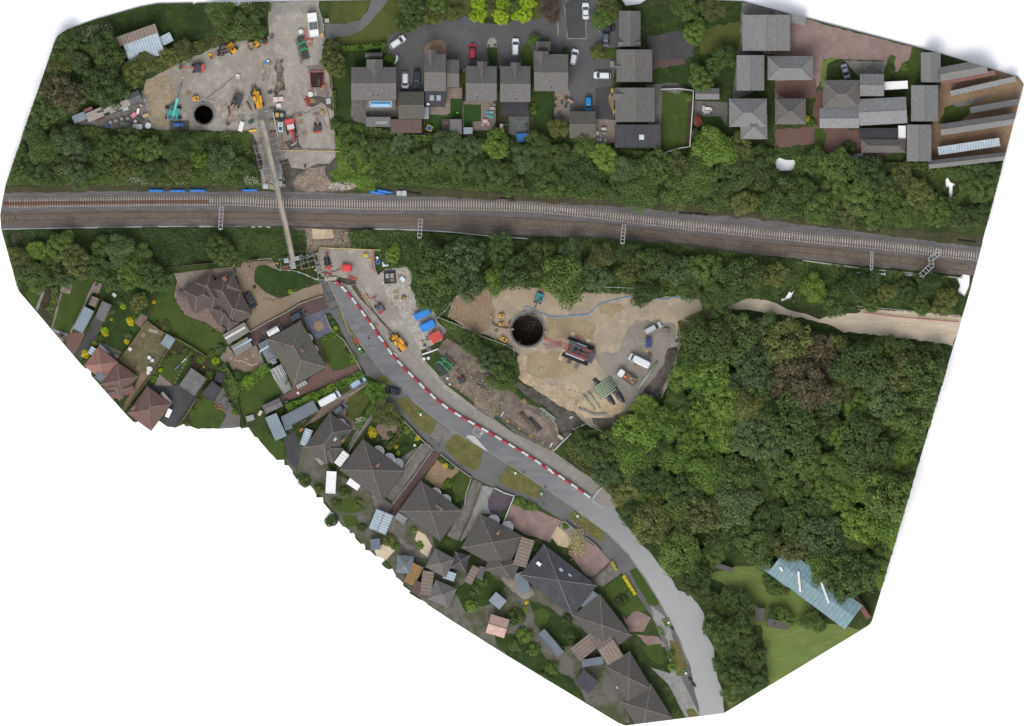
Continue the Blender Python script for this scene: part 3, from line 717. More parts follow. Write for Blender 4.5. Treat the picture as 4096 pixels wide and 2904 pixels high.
def crown_mesh(name,sd_,nc=46,per=62,size=.062,squash=.75,crad=.27,spread=.86,mat=None,spike=0):
 rs=np.random.RandomState(sd_)
 # clump centres over an uneven dome
 th=rs.uniform(0,2*PI,nc);cz=rs.uniform(-.25,1,nc)
 rr=np.sqrt(np.clip(1-cz**2,0,1))*rs.uniform(.55,1,nc)**.6
 lob=1+.2*np.sin(th*2+sd_*1.7)+.12*np.sin(th*3+sd_)+.1*np.sin(th*5+2*sd_)
 C=np.stack([rr*np.cos(th)*lob,rr*np.sin(th)*lob,cz*rs.uniform(.6,1,nc)],1)*spread
 C[:,2]*=squash
 cs=rs.uniform(.6,1.25,nc)*crad
 ct=rs.uniform(.25,.8,nc)
 cen=[];nor=[];tin=[]
 for i in range(nc):
  k=int(per*(cs[i]/crad)**2)
  d_=rs.normal(0,1,(k,3));d_[:,2]=np.abs(d_[:,2])*1.1-.35
  d_/=np.linalg.norm(d_,axis=1)[:,None]
  bump=rs.uniform(.75,1.12,k)[:,None]
  p=C[i]+d_*cs[i]*bump*np.array([1,1,.8])
  cen.append(p);nor.append(d_+np.array([0,0,.5]));tin.append(ct[i]+rs.normal(0,.2,k))
 k=620  # inner leaves low in the crown fill the gaps, tinted darker as painted shade
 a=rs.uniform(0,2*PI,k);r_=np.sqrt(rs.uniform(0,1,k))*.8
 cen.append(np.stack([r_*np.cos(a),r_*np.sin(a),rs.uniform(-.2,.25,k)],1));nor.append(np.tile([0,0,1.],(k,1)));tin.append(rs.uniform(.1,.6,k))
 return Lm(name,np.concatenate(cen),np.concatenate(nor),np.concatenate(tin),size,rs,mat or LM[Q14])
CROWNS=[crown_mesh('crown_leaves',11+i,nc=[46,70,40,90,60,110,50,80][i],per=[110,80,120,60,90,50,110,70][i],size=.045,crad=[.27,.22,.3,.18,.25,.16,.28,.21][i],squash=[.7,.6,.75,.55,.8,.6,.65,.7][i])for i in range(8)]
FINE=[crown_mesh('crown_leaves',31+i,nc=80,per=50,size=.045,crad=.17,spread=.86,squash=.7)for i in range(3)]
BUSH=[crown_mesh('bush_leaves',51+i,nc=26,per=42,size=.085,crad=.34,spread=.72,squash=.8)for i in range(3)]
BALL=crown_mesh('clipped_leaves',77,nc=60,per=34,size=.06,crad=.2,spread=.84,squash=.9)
def trunk_mesh(sd_):
 s=S();rr=random.Random(sd_)
 s.cyl((0,0,0),(.01,0,.55),.06,.045,8);s.cyl((.01,0,.55),(0,.02,1.1),.045,.02,7)
 for k in range(6):
  a=k*1.05+rr.uniform(-.3,.3);z=.45+k*.07
  s.cyl((0,0,z),(.42*math.cos(a),.42*math.sin(a),z+.34),.026,.01,5)
  s.cyl((.3*math.cos(a),.3*math.sin(a),z+.24),(.55*math.cos(a+.5),.55*math.sin(a+.5),z+.5),.012,.006,4)
 bmesh.ops.recalc_face_normals(s.bm,faces=s.bm.faces)
 me=bpy.data.meshes.new('trunk');s.bm.to_mesh(me);s.bm.free();me.materials.append(M_bark)
 return me
TRUNKS=[trunk_mesh(1),trunk_mesh(2)]
def clip_leaves(me,M,depth_fn):
 """own copy of a crown without the leaves beyond the edge of the ground"""
 n=len(me.polygons);co=np.empty(12*n);me.vertices.foreach_get('co',co);co=co.reshape(-1,4,3)
 mid=co.mean(1);A=np.array(M)
 wx=mid@A[:3,:3].T+A[:3,3]
 keep=np.ones(n,bool)
 for a,nn in HEDGE:keep&=((wx[:,0]-a.x)*nn.x+(wx[:,1]-a.y)*nn.y)>.05
 if keep.all():return me
 t=np.empty(n);me.attributes['tint'].data.foreach_get('value',t)
 co=co[keep];m=len(co)
 me2=bpy.data.meshes.new(me.name)
 if m==0:return None
 me2.vertices.add(4*m);me2.vertices.foreach_set('co',co.astype(np.float32).ravel())
 me2.loops.add(4*m);me2.loops.foreach_set(Q21,np.arange(4*m,dtype=np.int32))
 me2.polygons.add(m);me2.polygons.foreach_set('loop_start',np.arange(0,4*m,4,dtype=np.int32))
 a=me2.attributes.new('tint','FLOAT','FACE');a.data.foreach_set('value',t[keep].astype(np.float32))
 me2.update(calc_edges=True);me2.materials.append(me.materials[0])
 return me2
TONE={Q10:'dark green',Q14:'mid green',Q15:'bright green',Q8:'olive green',Q16:'bare brownish',Q17:'grey green','lime':'lime green','yellow':'golden yellow','purple':'copper brown','red':'dark red',Q18:'fresh green'}
MARKS=[  # things in the photo that a tree can be named by
('the teal crane',*fA(1400,880)),('the northern round shaft',*fA(1654,930)),('the long storage shed',*fA(850,930)),('the grey corrugated pavilion',*fA(1150,330)),
('the first blue roll beside the track',*fA(1270,1547)),('the blue roll nearest the footbridge',*fF(270,838)),('the footbridge',*fF(560,900)),('the pale portable cabin',*fB(955,270)),
('the north westernmost gabled house',*fC(395,680)),('the brown roofed double garage',*fC(700,860)),('the garden with the round tub',*fC(980,1000)),('the timber decked garden',*fC(1250,950)),
('the dark slab patio',*fC(1570,1030)),('the blue play frame',*fC(1605,1100)),('the flat black roof with one skylight',*fD(720,1100)),('the white fenced garden',*fD(1140,1000)),
('the melted grey house',*fD(1580,980)),('the pale roofed house',*fE(520,950)),('the dark roofed house',*fE(800,1180)),('the lowest terrace house',*fE(1170,1160)),
('the rubble slope',*fF(1000,720)),('the blue roll pair',*fC(450,1560)),('the grey crates by the track',*fC(620,1570)),('the first lattice gantry',*fG(1795,350)),('the second lattice gantry',*fV(940,505)),
('the third lattice gantry',*fV(1394,523)),('the eastern cranked gantry',*fR(1520,370)),('the short lattice mast',*fR(1160,370)),('the western rotary dryer',*fG(1368,845)),('the grey slab square',*fG(535,915)),
('the winged bungalow',*fH(1240,400)),('the oval lawn',*fJ(500,220)),('the large shaft',*fK(757,498)),('the red lattice crane',*fK(1120,640)),('the white stone bed',*fI(1200,760)),
('the blue containers',*fI(1440,1140)),('the silver pickup',*fK(1680,480)),('the blue tank',*fK(1650,590)),('the white crew van',*fK(1580,720)),('the green pipe stack',*fK(1320,920)),('the lone green pipe',*fK(1640,830)),
('the fenced excavation',*fK(790,1180)),('the haul road bend',*fR(850,710)),('the pale haul road',*fR(1300,740)),('the brown bare treetops',*fR(800,980)),('the barrier end',*fM(1790,790)),
('the teal barn',*fQ(1150,650)),('the bright playing field',*fQ(950,1000)),('the pale road bend',*fN(1700,600)),('the sandy hardstanding',*fK(1300,330)),('the tree lined east edge',*fV(2080,900)),
('the playing field edge',*fQ(640,600)),('the middle of the wood',*fV(1800,1000)),('the wood north corner',*fV(1700,760)),('the dark wood hollow',*fV(1650,1080)),('the wood south east corner',*fV(1990,1280))]
BEAR=[Q22,'north east','north','north west','west','south west','south','south east']
LCOUNT={}
def auto_label(x,y,r,tone,what):
 best=sorted(MARKS,key=lambda m:(m[1]-x)**2+(m[2]-y)**2)
 size='big'if r>5 else 'medium'if r>3 else 'small'
 for mk in best[:9]:
  dx,dy=x-mk[1],y-mk[2];dist=math.hypot(dx,dy)
  b=BEAR[int(round(math.atan2(dy,dx)/(PI/4)))%8]
  near='right beside'if dist<r+4 else 'close to'if dist<16 else 'farther off'
  for lab in(f'{size} {TONE[tone]} {what} {b} of {mk[0]}',f'{size} {TONE[tone]} {what} {near} {mk[0]}, to its {b}'):
   if lab not in LCOUNT and len(lab.split())<17:
    LCOUNT[lab]=1;return lab
 lab=f'{size} {TONE[tone]} {what} about {int(math.hypot(x-best[0][1], y-best[0][2]))} metres {b} of {best[0][0]}'
 return lab
TREES=[]
def Tr(x,y,r,tone=Q14,lb_=None,gp_=None,name='tree',cat='tree',proto=None,h=None,what='tree',hold=True):
 h=h or r*rnd.uniform(.9,1.15)
 pr=proto or(rnd.choice(FINE)if rnd.random()<.25 else rnd.choice(CROWNS))
 t=Th(name,lb_ or auto_label(x,y,r,tone,what),cat,(x,y),rnd.uniform(0,2*PI),gp_,z=0)
 t.scale=(r,r,h)
 cr_loc=.95 if name=='tree'else .3
 if name=='tree':
  o=Lk('trunk',rnd.choice(TRUNKS),M_bark,t)
 me=pr
 if Hd(x,y)<r*1.3:
  M=Matrix.LocRotScale(t.location,t.rotation_euler,t.scale)@Matrix.Translation((0,0,cr_loc))
  me=clip_leaves(pr,M,None)
  if me is None:bpy.data.objects.remove(o)if name=='tree'else None;bpy.data.objects.remove(t);return None
 c=bpy.data.objects.new('crown'if name=='tree'else 'foliage',me);COL.objects.link(c);c.parent=t;c.location=(0,0,cr_loc)
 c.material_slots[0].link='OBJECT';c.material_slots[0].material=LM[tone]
 TREES.append((x,y,r))
 return t
def pick(ws):
 t=rnd.uniform(0,sum(w_ for _,w_ in ws));a=0
 for k,w_ in ws:
  a+=w_
  if t<=a:return k
 return ws[-1][0]
def Wd(po_,rmin,rmax,tones,gp_,space=.62,tries=2500,avoid=(),h=1.0,patches=()):
 xs=[p[0]for p in po_];ys=[p[1]for p in po_];n=0
 for _ in range(tries):
  x,y=rnd.uniform(min(xs),max(xs)),rnd.uniform(min(ys),max(ys))
  if not ip_(x,y,po_)or Hd(x,y)<.8:continue
  r=rnd.uniform(rmin,rmax)
  if any(ip_(x,y,a)for a in avoid):continue
  if any(ip_(x+r*.72*cc,y+r*.72*ss,kp)for kp in KEEP for cc,ss in DIRS):continue
  if any((x-a)**2+(y-b)**2<((r+c)*space)**2 for a,b,c in TREES):continue
  if any((x-a)**2+(y-b)**2<(r+c)**2 for a,b,c in GAPC):continue
  tn=tones
  for pp,tt in patches:
   if ip_(x,y,pp):tn=tt
  Tr(x,y,r,pick(tn),gp_=gp_,h=r*rnd.uniform(.9,1.2)*h);n+=1
 return n
GAPC=[]
DIRS=[(0,0)]+[(math.cos(q*PI/4),math.sin(q*PI/4))for q in range(8)]
KEEP=[site_n,P(fA,580,920,700,880,900,880,1060,740,1160,720,1240,1050,560,1040),P(fA,940,370,1290,180,1430,240,1410,360,1300,440,1010,400),
P(fI,890,350,890,650,990,575,1160,545,1240,530,1290,560,1320,680,1270,760,1330,860,1380,960,1520,980,1570,1080,1600,1180,1700,1280,1410,1510,1330,1400,880,700),
P(fK,165,400,215,290,270,210,400,200,640,170,860,190,960,250,1100,240,1230,200,1400,205,1530,210,1620,310,1700,270,1900,250,2030,280,2030,420,1900,440,1870,470,1880,600,1850,730,1760,970,1600,1010,1500,1110,1440,1190,1370,1260,1200,1190,900,990,690,860,690,680,640,620,440,530,380,525),
P(fR,340,630,460,580,660,645,850,710,900,695,1100,650,1700,690,1640,860,1300,810,1000,780,850,720,560,665),
P(fV,0,432,500,432,900,440,1400,463,1800,502,2200,553,2190,617,1800,580,1400,541,1100,524,0,515),
P(fC,213,540,580,540,600,740,1100,700,1400,800,1700,800,2030,700,2030,900,1985,980,1660,940,1650,1090,1120,1085,800,1085,540,1080,330,1030,213,960),
P(fD,160,900,380,900,530,970,920,1000,920,1200,530,1200,350,1190,330,1120,160,1120),
P(fE,0,800,300,800,360,650,1060,1000,1060,1240,1270,1310,1900,1230,1900,900,1300,900,1080,1240,700,1290,0,1010),
P(fH,905,370,905,190,1460,90,1800,70,2030,230,1700,900,1300,650,990,520),
P(fN,1230,0,1330,140,1500,330,1640,530,1800,640,1860,860,1950,1150,2015,1520,1820,1540,1790,1400,1660,940,1490,620,1240,240,1060,60),
P(fM,1450,440,1600,540,1850,690,1950,790,2030,1000,1800,1000,1200,600,1000,300),P(fK,530,1120,590,930,700,1010,860,1080,980,1200,990,1270,950,1400,640,1240),P(fQ,600,480,820,460,1060,470,1540,900,1500,940,1100,1190,840,1300,830,1000,720,880,820,760,640,560)]
for g in GAPS:
 cx,cy=sum(p[0]for p in g)/len(g),sum(p[1]for p in g)/len(g)
 GAPC.append((cx,cy,max(math.hypot(p[0]-cx,p[1]-cy)for p in g)*.75))
T_mix=[(Q10,4),(Q14,4),(Q8,1),(Q17,1.5),(Q15,.6)]
T_drk=[(Q10,5),(Q14,3),(Q17,1.5)]
T_brt=[(Q15,5),(Q14,2)]
# notable single trees first
Tr(*fA(1080,590),3.6,Q8,'olive green tree hanging over the edge of the tan crushed rock',Q23)
Tr(*fA(850,700),6.2,Q10,'big dark round tree just north of the long storage shed',Q23)
Tr(*fA(500,780),6,Q16,'half bare brownish tree in the western wood',Q23)
Tr(*fA(400,870),5.2,Q14,'mid green tree between the bare tree and the storage shed',Q23)
Tr(*fB(1180,690),3.6,Q8,'dense olive green conifer beside the orange guarded pit',Q24,proto=FINE[0])
Tr(*fB(1150,540),2.6,Q8,'small olive conifer at the end of the clipped hedge',Q24,proto=FINE[1])
Tr(*fB(200,230),4.6,Q10,'dark dense tree at the north edge beside the site entrance',Q23)
Tr(*fB(50,290),3.4,Q10,'dark tree overhanging the row of yellow dumpers',Q23)
Tr(*fB(320,310),3,Q14,'leafy tree above the red machine by the entrance',Q23)
Tr(*fC(670,190),3,Q14,'mid green bushy tree beside the lane corner, west end of the green',Q25)
Tr(*fC(720,80),3.8,Q14,'larger tree behind the bushy one on the green',Q25)
Tr(*fC(870,130),2.8,Q8,'olive tree standing on the green just north of the asphalt',Q25)
Tr(*fC(1050,110),2.1,Q8,'small olive shrub tree at the middle of the kerb',Q25)
Tr(*fC(900,50),3,Q14,'mid green tree at the top of the green',Q25)
for q,(x,y)in En(((1250,120),(1425,135),(1610,120))):
 Tr(*fC(x,y),2.3,'lime',['lime yellow tree by the kerb, westernmost of three','lime yellow tree by the kerb, middle one of three','lime yellow tree by the kerb, easternmost of three'][q],'lime yellow trees along the kerb',h=2.2)
for q,(x,y)in En(((1245,30),(1440,30),(1640,20))):
 Tr(*fC(x,y),1.9,'lime',['lime tree at the top edge above the westernmost kerb tree','lime tree at the top edge above the middle kerb tree','lime tree at the top edge above the easternmost kerb tree'][q],'lime yellow trees at the top edge',h=2.2)
Tr(*fC(1340,40),2,Q8,'olive bush between two lime trees at the top edge',Q25);Tr(*fC(1535,60),2,Q14,'round mid green tree between the lime trees',Q25)
Tr(*fC(1830,90),2.9,'purple','copper brown tree at the corner of the lane',Q25)
Tr(*fC(1695,325),1.6,Q15,'small light green tree beside the front lawn of the fifth house',Q25)
Tr(*fD(430,140),3,Q15,'bright green tree shading the dark parked cars',Q25);Tr(*fD(480,60),3.2,Q8,'olive tree north of the dark parked cars',Q25)
Tr(*fD(390,420),1.8,Q8,'straggly olive tree on the island lawn',Q25)
Tr(*fD(1200,980),1.4,'red','dark red leaved small tree by the white fence',Q26);Tr(*fD(1180,1080),1.3,Q17,'grey green small tree by the white fence',Q26)
Tr(*fD(270,1100),2.4,Q8,'olive tree hiding the east side of the brown garage',Q26)
Tr(*fC(1900,1040),2.6,Q8,'olive tree at the foot of the lawn with the garden chairs',Q26)
Tr(*fD(1220,640),3.2,Q14,'tree in front of the small grey outbuilding roof',Q26);Tr(*fD(1420,450),3,Q14,'tree beside the red brick house front',Q26)
Tr(*fD(1100,60),3.4,Q14,'tree north of the dark pond garden',Q26);Tr(*fD(1330,70),3.2,Q8,'olive tree at the north edge of the estate gardens',Q26)
Tr(*fD(1170,260),3,Q15,'bright tree between the dark pond and the olive lawn',Q26);Tr(*fD(1330,540),2.6,Q14,'mid green tree over the olive garden lower side',Q26)
Tr(*fG(1790,610),4.1,Q10,'round dark tree on the bank above the winged bungalow',Q27,proto=CROWNS[3])
Tr(*fG(1230,830),4.6,Q14,'broad mid green tree above the round rotary dryer',Q27)
Tr(*fG(1060,800),4.2,Q15,'yellowish green tree overhanging the long garden',Q27)
Tr(*fG(920,850),3.6,Q14,'tree at the garden end beside the stone slabs',Q27)
Tr(*fG(620,700),4.4,Q8,'pale olive tree over the western gardens',Q27)
Tr(*fG(1130,1030),2.6,Q8,'small olive tree in the long garden with topiary',Q26)
Tr(*fI(1560,600),6.2,Q10,'big dark tree with light tips over the white stone bed',Q28);Tr(*fI(1490,860),4.2,Q10,'dark tree at the east edge of the white stone bed',Q28)
Tr(*fI(1620,620),4.6,Q15,'light tipped tree beside the biggest dark tree',Q28,h=5.4);Tr(*fI(1080,390),2.2,Q15,'small bright tree above the blue ring and white tank',Q28)
Tr(*fI(1900,420),5.8,Q17,'broad grey green tree between compound and railway',Q28);Tr(*fI(1930,680),5.2,Q17,'broad grey green tree above the gravel bank corner',Q28)
Tr(*fK(515,130),4,Q15,'light green round tree at the north edge of the shaft site',Q28)
Tr(*fK(1020,130),6,Q14,'large round tree north of the blue hose',Q28)
Tr(*fK(700,70),5.6,Q10,'large dark tree north of the small teal machine',Q28)
Tr(*fK(1620,220),3.6,Q10,'dark tree pushing into the hardstanding over the blue hose',Q28)
Tr(*fL(1225,140),3.1,Q18,'round topped shrub tree at the corner of the front lawn',Q26,h=2.4);Tr(*fL(1310,320),3.5,Q8,'dense olive shrub tree in the front garden of the third bungalow',Q26,h=2.6)
# woods
Wd(P(fA,440,350,640,370,900,360,1030,450,1040,580,1140,660,1100,730,1000,800,900,870,740,860,640,890,560,960,480,990,230,1000,350,640),3,5,T_mix,'trees in the north west wood',.66)
Wd(P(fA,190,1030,520,1050,900,1090,1300,1130,1990,1200,2010,1330,1900,1380,1300,1400,700,1430,90,1400),2.8,4.6,T_mix,'trees on the embankment north west of the footbridge',.68)
Wd(P(fA,1050,590,1290,500,1420,470,1580,420,1480,390,1300,440,1100,480,1020,520),2.6,3.8,[(Q8,2),(Q14,1)],Q23,.7)
Wd(P(fB,-60,60,60,90,400,60,430,330,0,400),3,4.4,T_drk,Q23,.66)
Wd(Ch((fC,(150,1040,350,1090,800,1150,1150,1150,1250,1100,1420,1110,1560,1200,1700,1120,1850,1060,2030,1120)),(fD,(160,1160,330,1220,480,1210,600,1260,900,1280,1150,1260,1300,1180,1500,1150,1560,1200,1700,1230,1790,1280)),(fE,(200,1260,340,1300,500,1340,560,1340,1040,1370,1350,1400,1850,1350,1800,1540)),(fV,(2205,500,2000,492,1700,455,1480,440,1250,425,930,395,850,345,775,330))),3.2,5.2,T_mix+[(Q8,1)],'trees on the embankment north of the railway',.68,
patches=[(P(fV,750,290,850,300,920,400,760,420),[(Q14,3),(Q10,2)]),(P(fV,1480,330,2300,330,2300,520,1480,470),[(Q8,3),(Q14,4),(Q10,3)])],tries=5000,h=.75)
Wd(P(fG,60,700,180,560,450,560,700,540,960,600,1100,640,1300,720,1300,860,1150,880,840,880,840,780,610,790,520,850,300,880,140,890),2.8,4.4,T_mix,Q27,.68)
Wd(P(fV,905,600,950,560,1060,530,1180,520,1270,520,1350,560,1470,570,1560,580,1640,590,1780,620,1900,625,1920,680,1830,680,1720,665,1640,650,1590,680,1450,655,1330,640,1290,650,1130,630,1010,640,930,650),3.4,5.4,T_mix,Q28,.66,tries=4000)
Wd(P(fV,1940,620,2155,635,2140,690,1930,680),2.4,3.8,T_mix,'trees between railway and haul road',.9)
Wd(P(fK,270,560,440,580,620,630,690,700,690,830,640,870,560,880,520,780,400,700,290,640),2.6,4,T_mix,'trees on the strip west of the shaft',.68)
FOREST=Ch((fV,(1545,740,1600,720,1640,690,1720,730,1850,745,1950,755,2125,785,2060,1100,1985,1350,1930,1315,1850,1270,1750,1240,1640,1235,1600,1260,1560,1310,1520,1280,1480,1240,1410,1150,1385,1080,1330,1050,1290,1000,1380,980,1420,940,1450,895,1520,860)))
Wd(FOREST,3.4,8.2,T_mix,'trees in the east wood',.58,tries=12000,h=.85,patches=[
(P(fV,1380,860,1640,870,1700,960,1690,1080,1560,1080,1400,1040),T_brt),(P(fV,1730,755,1920,770,1900,880,1730,880),[(Q16,3),(Q8,1)]),
(P(fV,1540,800,1640,780,1640,880,1540,880),[(Q8,2),(Q15,1)]),(P(fV,1860,950,2100,950,2080,1280,1960,1300,1860,1180),[(Q15,3),(Q14,3),(Q10,1)]),
(P(fV,1690,900,1860,900,1860,1180,1640,1200,1600,1100),[(Q10,2),(Q14,3),(Q17,1)]),(P(fV,1480,1150,1700,1150,1700,1260,1480,1260),[(Q10,3),(Q14,2)])])
Wd(P(fV,1565,1345,1660,1345,1700,1380,1690,1420,1720,1470,1700,1530,1660,1560,1625,1560,1600,1480,1600,1400),2.6,4.4,T_drk,'trees between road and playing field',.62)
Wd(P(fQ,560,670,660,680,800,760,800,880,690,900,500,860),2.6,3.6,T_drk,'trees on the playing field edge',.62)
for x,y,r in((890,600,3.2),(920,650,2.2),(900,830,2.4),(970,850,2.6),(1150,860,3),(1210,900,2.2)):Tr(*fQ(x,y),r,Q14,gp_='trees on the playing field')
Wd(P(fV,1300,965,1390,960,1400,1010,1370,1070,1340,1040,1290,1000),2.4,3.6,[(Q8,2),(Q14,2),(Q15,1)],'trees beside the excavation',.66)
# ---- scrub and undergrowth nobody could count
def Sct(name,lb_,po_,n,tone,size,hmax,sd_=1,freq=.5,clump=True,avoid=(),cat=Q29,z0=0.0):
 rs=np.random.RandomState(sd_)
 A=np.array(po_);lo,hi=A.min(0),A.max(0)
 X=rs.uniform(lo[0],hi[0],n*3);Y=rs.uniform(lo[1],hi[1],n*3)
 k=inpoly_np(X,Y,po_)
 for a,nn in HEDGE:k&=((X-a.x)*nn.x+(Y-a.y)*nn.y)>.1
 for av in avoid:k&=~inpoly_np(X,Y,av)
 for c_,r_ in SHAFTS:k&=np.hypot(X-c_[0],Y-c_[1])>r_+1
 for a,b,c in GAPC:k&=np.hypot(X-a,Y-b)>c
 X,Y=X[k][:n],Y[k][:n]
 h=np.zeros(len(X))
 for q in range(7):
  a=rs.uniform(0,2*PI);fq=freq*rs.uniform(.6,2.6)
  h+=np.sin((X*math.cos(a)+Y*math.sin(a))*fq+rs.uniform(0,6))/7
 h=np.clip(h*1.8+.5,0,1)
 Z=z0+h*hmax*rs.uniform(.55,1,len(X))
 C=np.stack([X,Y,Z],1);N_=np.tile([0,0,1.],(len(X),1))
 t=.5+.0*h+rs.normal(0,.25,len(X))
 o=bpy.data.objects.new(name,Lm(name,C,N_,t,size,rs,LM[tone],tilt=1.0));COL.objects.link(o)
 return tag(o,lb_,cat,None,'stuff')
EMB_N1=P(fA,60,1490,90,1350,190,1110,200,1000,520,1010,880,1050,1260,1060,2000,1085,2030,1090)+P(fF,(240),210,290,330,330,560,390,740,390,820,0,830)
Sct(Q29,'dark green brambles covering the bank below the northern site',P(fA,50,1500,90,1350,200,1010,520,1010,880,1050,1260,1060,1700,1070,2030,1085,2030,1500,1200,1500),30000,Q14,.3,1.6,3)
Sct(Q29,'dark scrub on the bank beside the scaffold stair',P(fF,0,215,240,215,290,330,330,560,385,740,380,820,0,800),7000,Q10,.28,1.6,4)
Sct(Q29,'scrub under the north embankment trees',Ch((fC,(110,1000,350,1020,600,1090,1110,1110,1250,1090,1600,1150,2030,1120)),(fD,(340,1200,900,1240,1200,1230,1500,1120,1790,1200)),(fE,(200,1200,560,1320,1050,1320,1870,1330,1800,1540)),(fV,(2205,505,2000,505,1700,472,1480,455,1250,440,930,415,870,410,860,415,790,385,760,330))),60000,Q14,.32,1.8,5)
Sct(Q29,'low green scrub on the slope below the westernmost gabled house',P(fF,1200,250,1624,250,1624,850,1450,830,1400,760,1200,740,1140,650,1230,600,1200,480),9000,Q15,.26,1.2,6)
Sct(Q29,'dark scrub between the tracks and the western gardens',P(fG,30,455,1000,430,2030,425,2030,690,1340,745,850,800,440,900,140,900),42000,Q10,.28,1.4,7)
Sct(Q29,'scrub either side of the footbridge foot',P(fF,0,1250,600,1240,860,1300,880,1400,870,1500,600,1530,560,1580,0,1624),14000,Q10,.26,1.3,8)
Sct(Q29,'green scrub between the compound and the railway',P(fI,560,130,900,110,1400,150,2030,190,2030,820,1840,840,1590,1120,1540,1000,1380,960,1290,760,1310,620,1240,540,1000,560,900,350,600,320),26000,Q14,.3,1.6,9)
Sct(Q29,'scrub under the trees north of the shaft site',P(fV,1150,540,1300,530,1500,545,1800,588,2150,620,2140,700,1900,690,1720,670,1560,660,1290,655,1130,635,1010,645),36000,Q14,.32,1.6,10)
Sct(Q29,'woodland floor plants under the east wood',FOREST,52000,Q10,.36,1.6,11)
Sct(Q29,'leafy undergrowth along the top of the excavation',P(fK,100,400,380,525,640,620,700,830,640,900,580,880,520,760,300,620,160,500),9000,Q14,.28,1.2,12)
Sct(Q29,'scrub between the road and the hardstanding',P(fV,1262,1000,1300,965,1380,955,1430,900,1440,1000,1400,1160,1370,1110,1290,1040),14000,Q8,.3,1.4,13)
Sct(Q29,'scrub on the west wood floor',P(fA,60,1110,200,1010,340,700,450,340,700,370,940,330,1040,560,1160,650,1160,740,1000,830,740,870,590,950,520,990,880,1050,300,1100),26000,Q14,.34,1.6,14)
Sct(Q29,'scrub behind the parked dumpers',P(fA,1000,590,1320,580,1630,420,1830,345,2030,320,2120,200,2100,60,1830,60,1720,180,1720,300,1400,400,1100,480),15000,Q8,.3,1.5,15)
Sct(Q29,'scrub around the clearing east of the hardstanding',P(fR,20,720,190,640,330,640,330,660,260,760,120,960,60,960,20,900),6000,Q8,.3,1.0,16)
Sct(Q20,'white blossom dotted over the bank beside the tracks',P(fA,900,1440,1260,1440,1500,1460,1500,1495,900,1500),700,Q19,.09,.8,21,z0=.4,cat=Q19)
Sct(Q20,'white blossom in the scrub of the left bank',P(fA,440,1150,620,1150,650,1400,430,1430),500,Q19,.1,.6,22,z0=3.2,cat=Q19)
Sct(Q20,'white flowers in the meadow north of the pavilion',P(fA,560,240,900,170,930,260,720,370,560,340),500,Q19,.1,.2,23,z0=.05,cat=Q19)
Sct(Q20,'white blossom on the bank beside the footbridge abutment',P(fF,190,690,360,700,390,790,230,790),260,Q19,.09,.5,24,z0=1.2,cat=Q19)
Sct('flower_border','white rose bush at the corner of the olive front lawn',P(fL,1060,350,1130,335,1155,360,1100,385,1065,390),160,Q19,.12,.4,25,z0=1.0,cat=Q30)
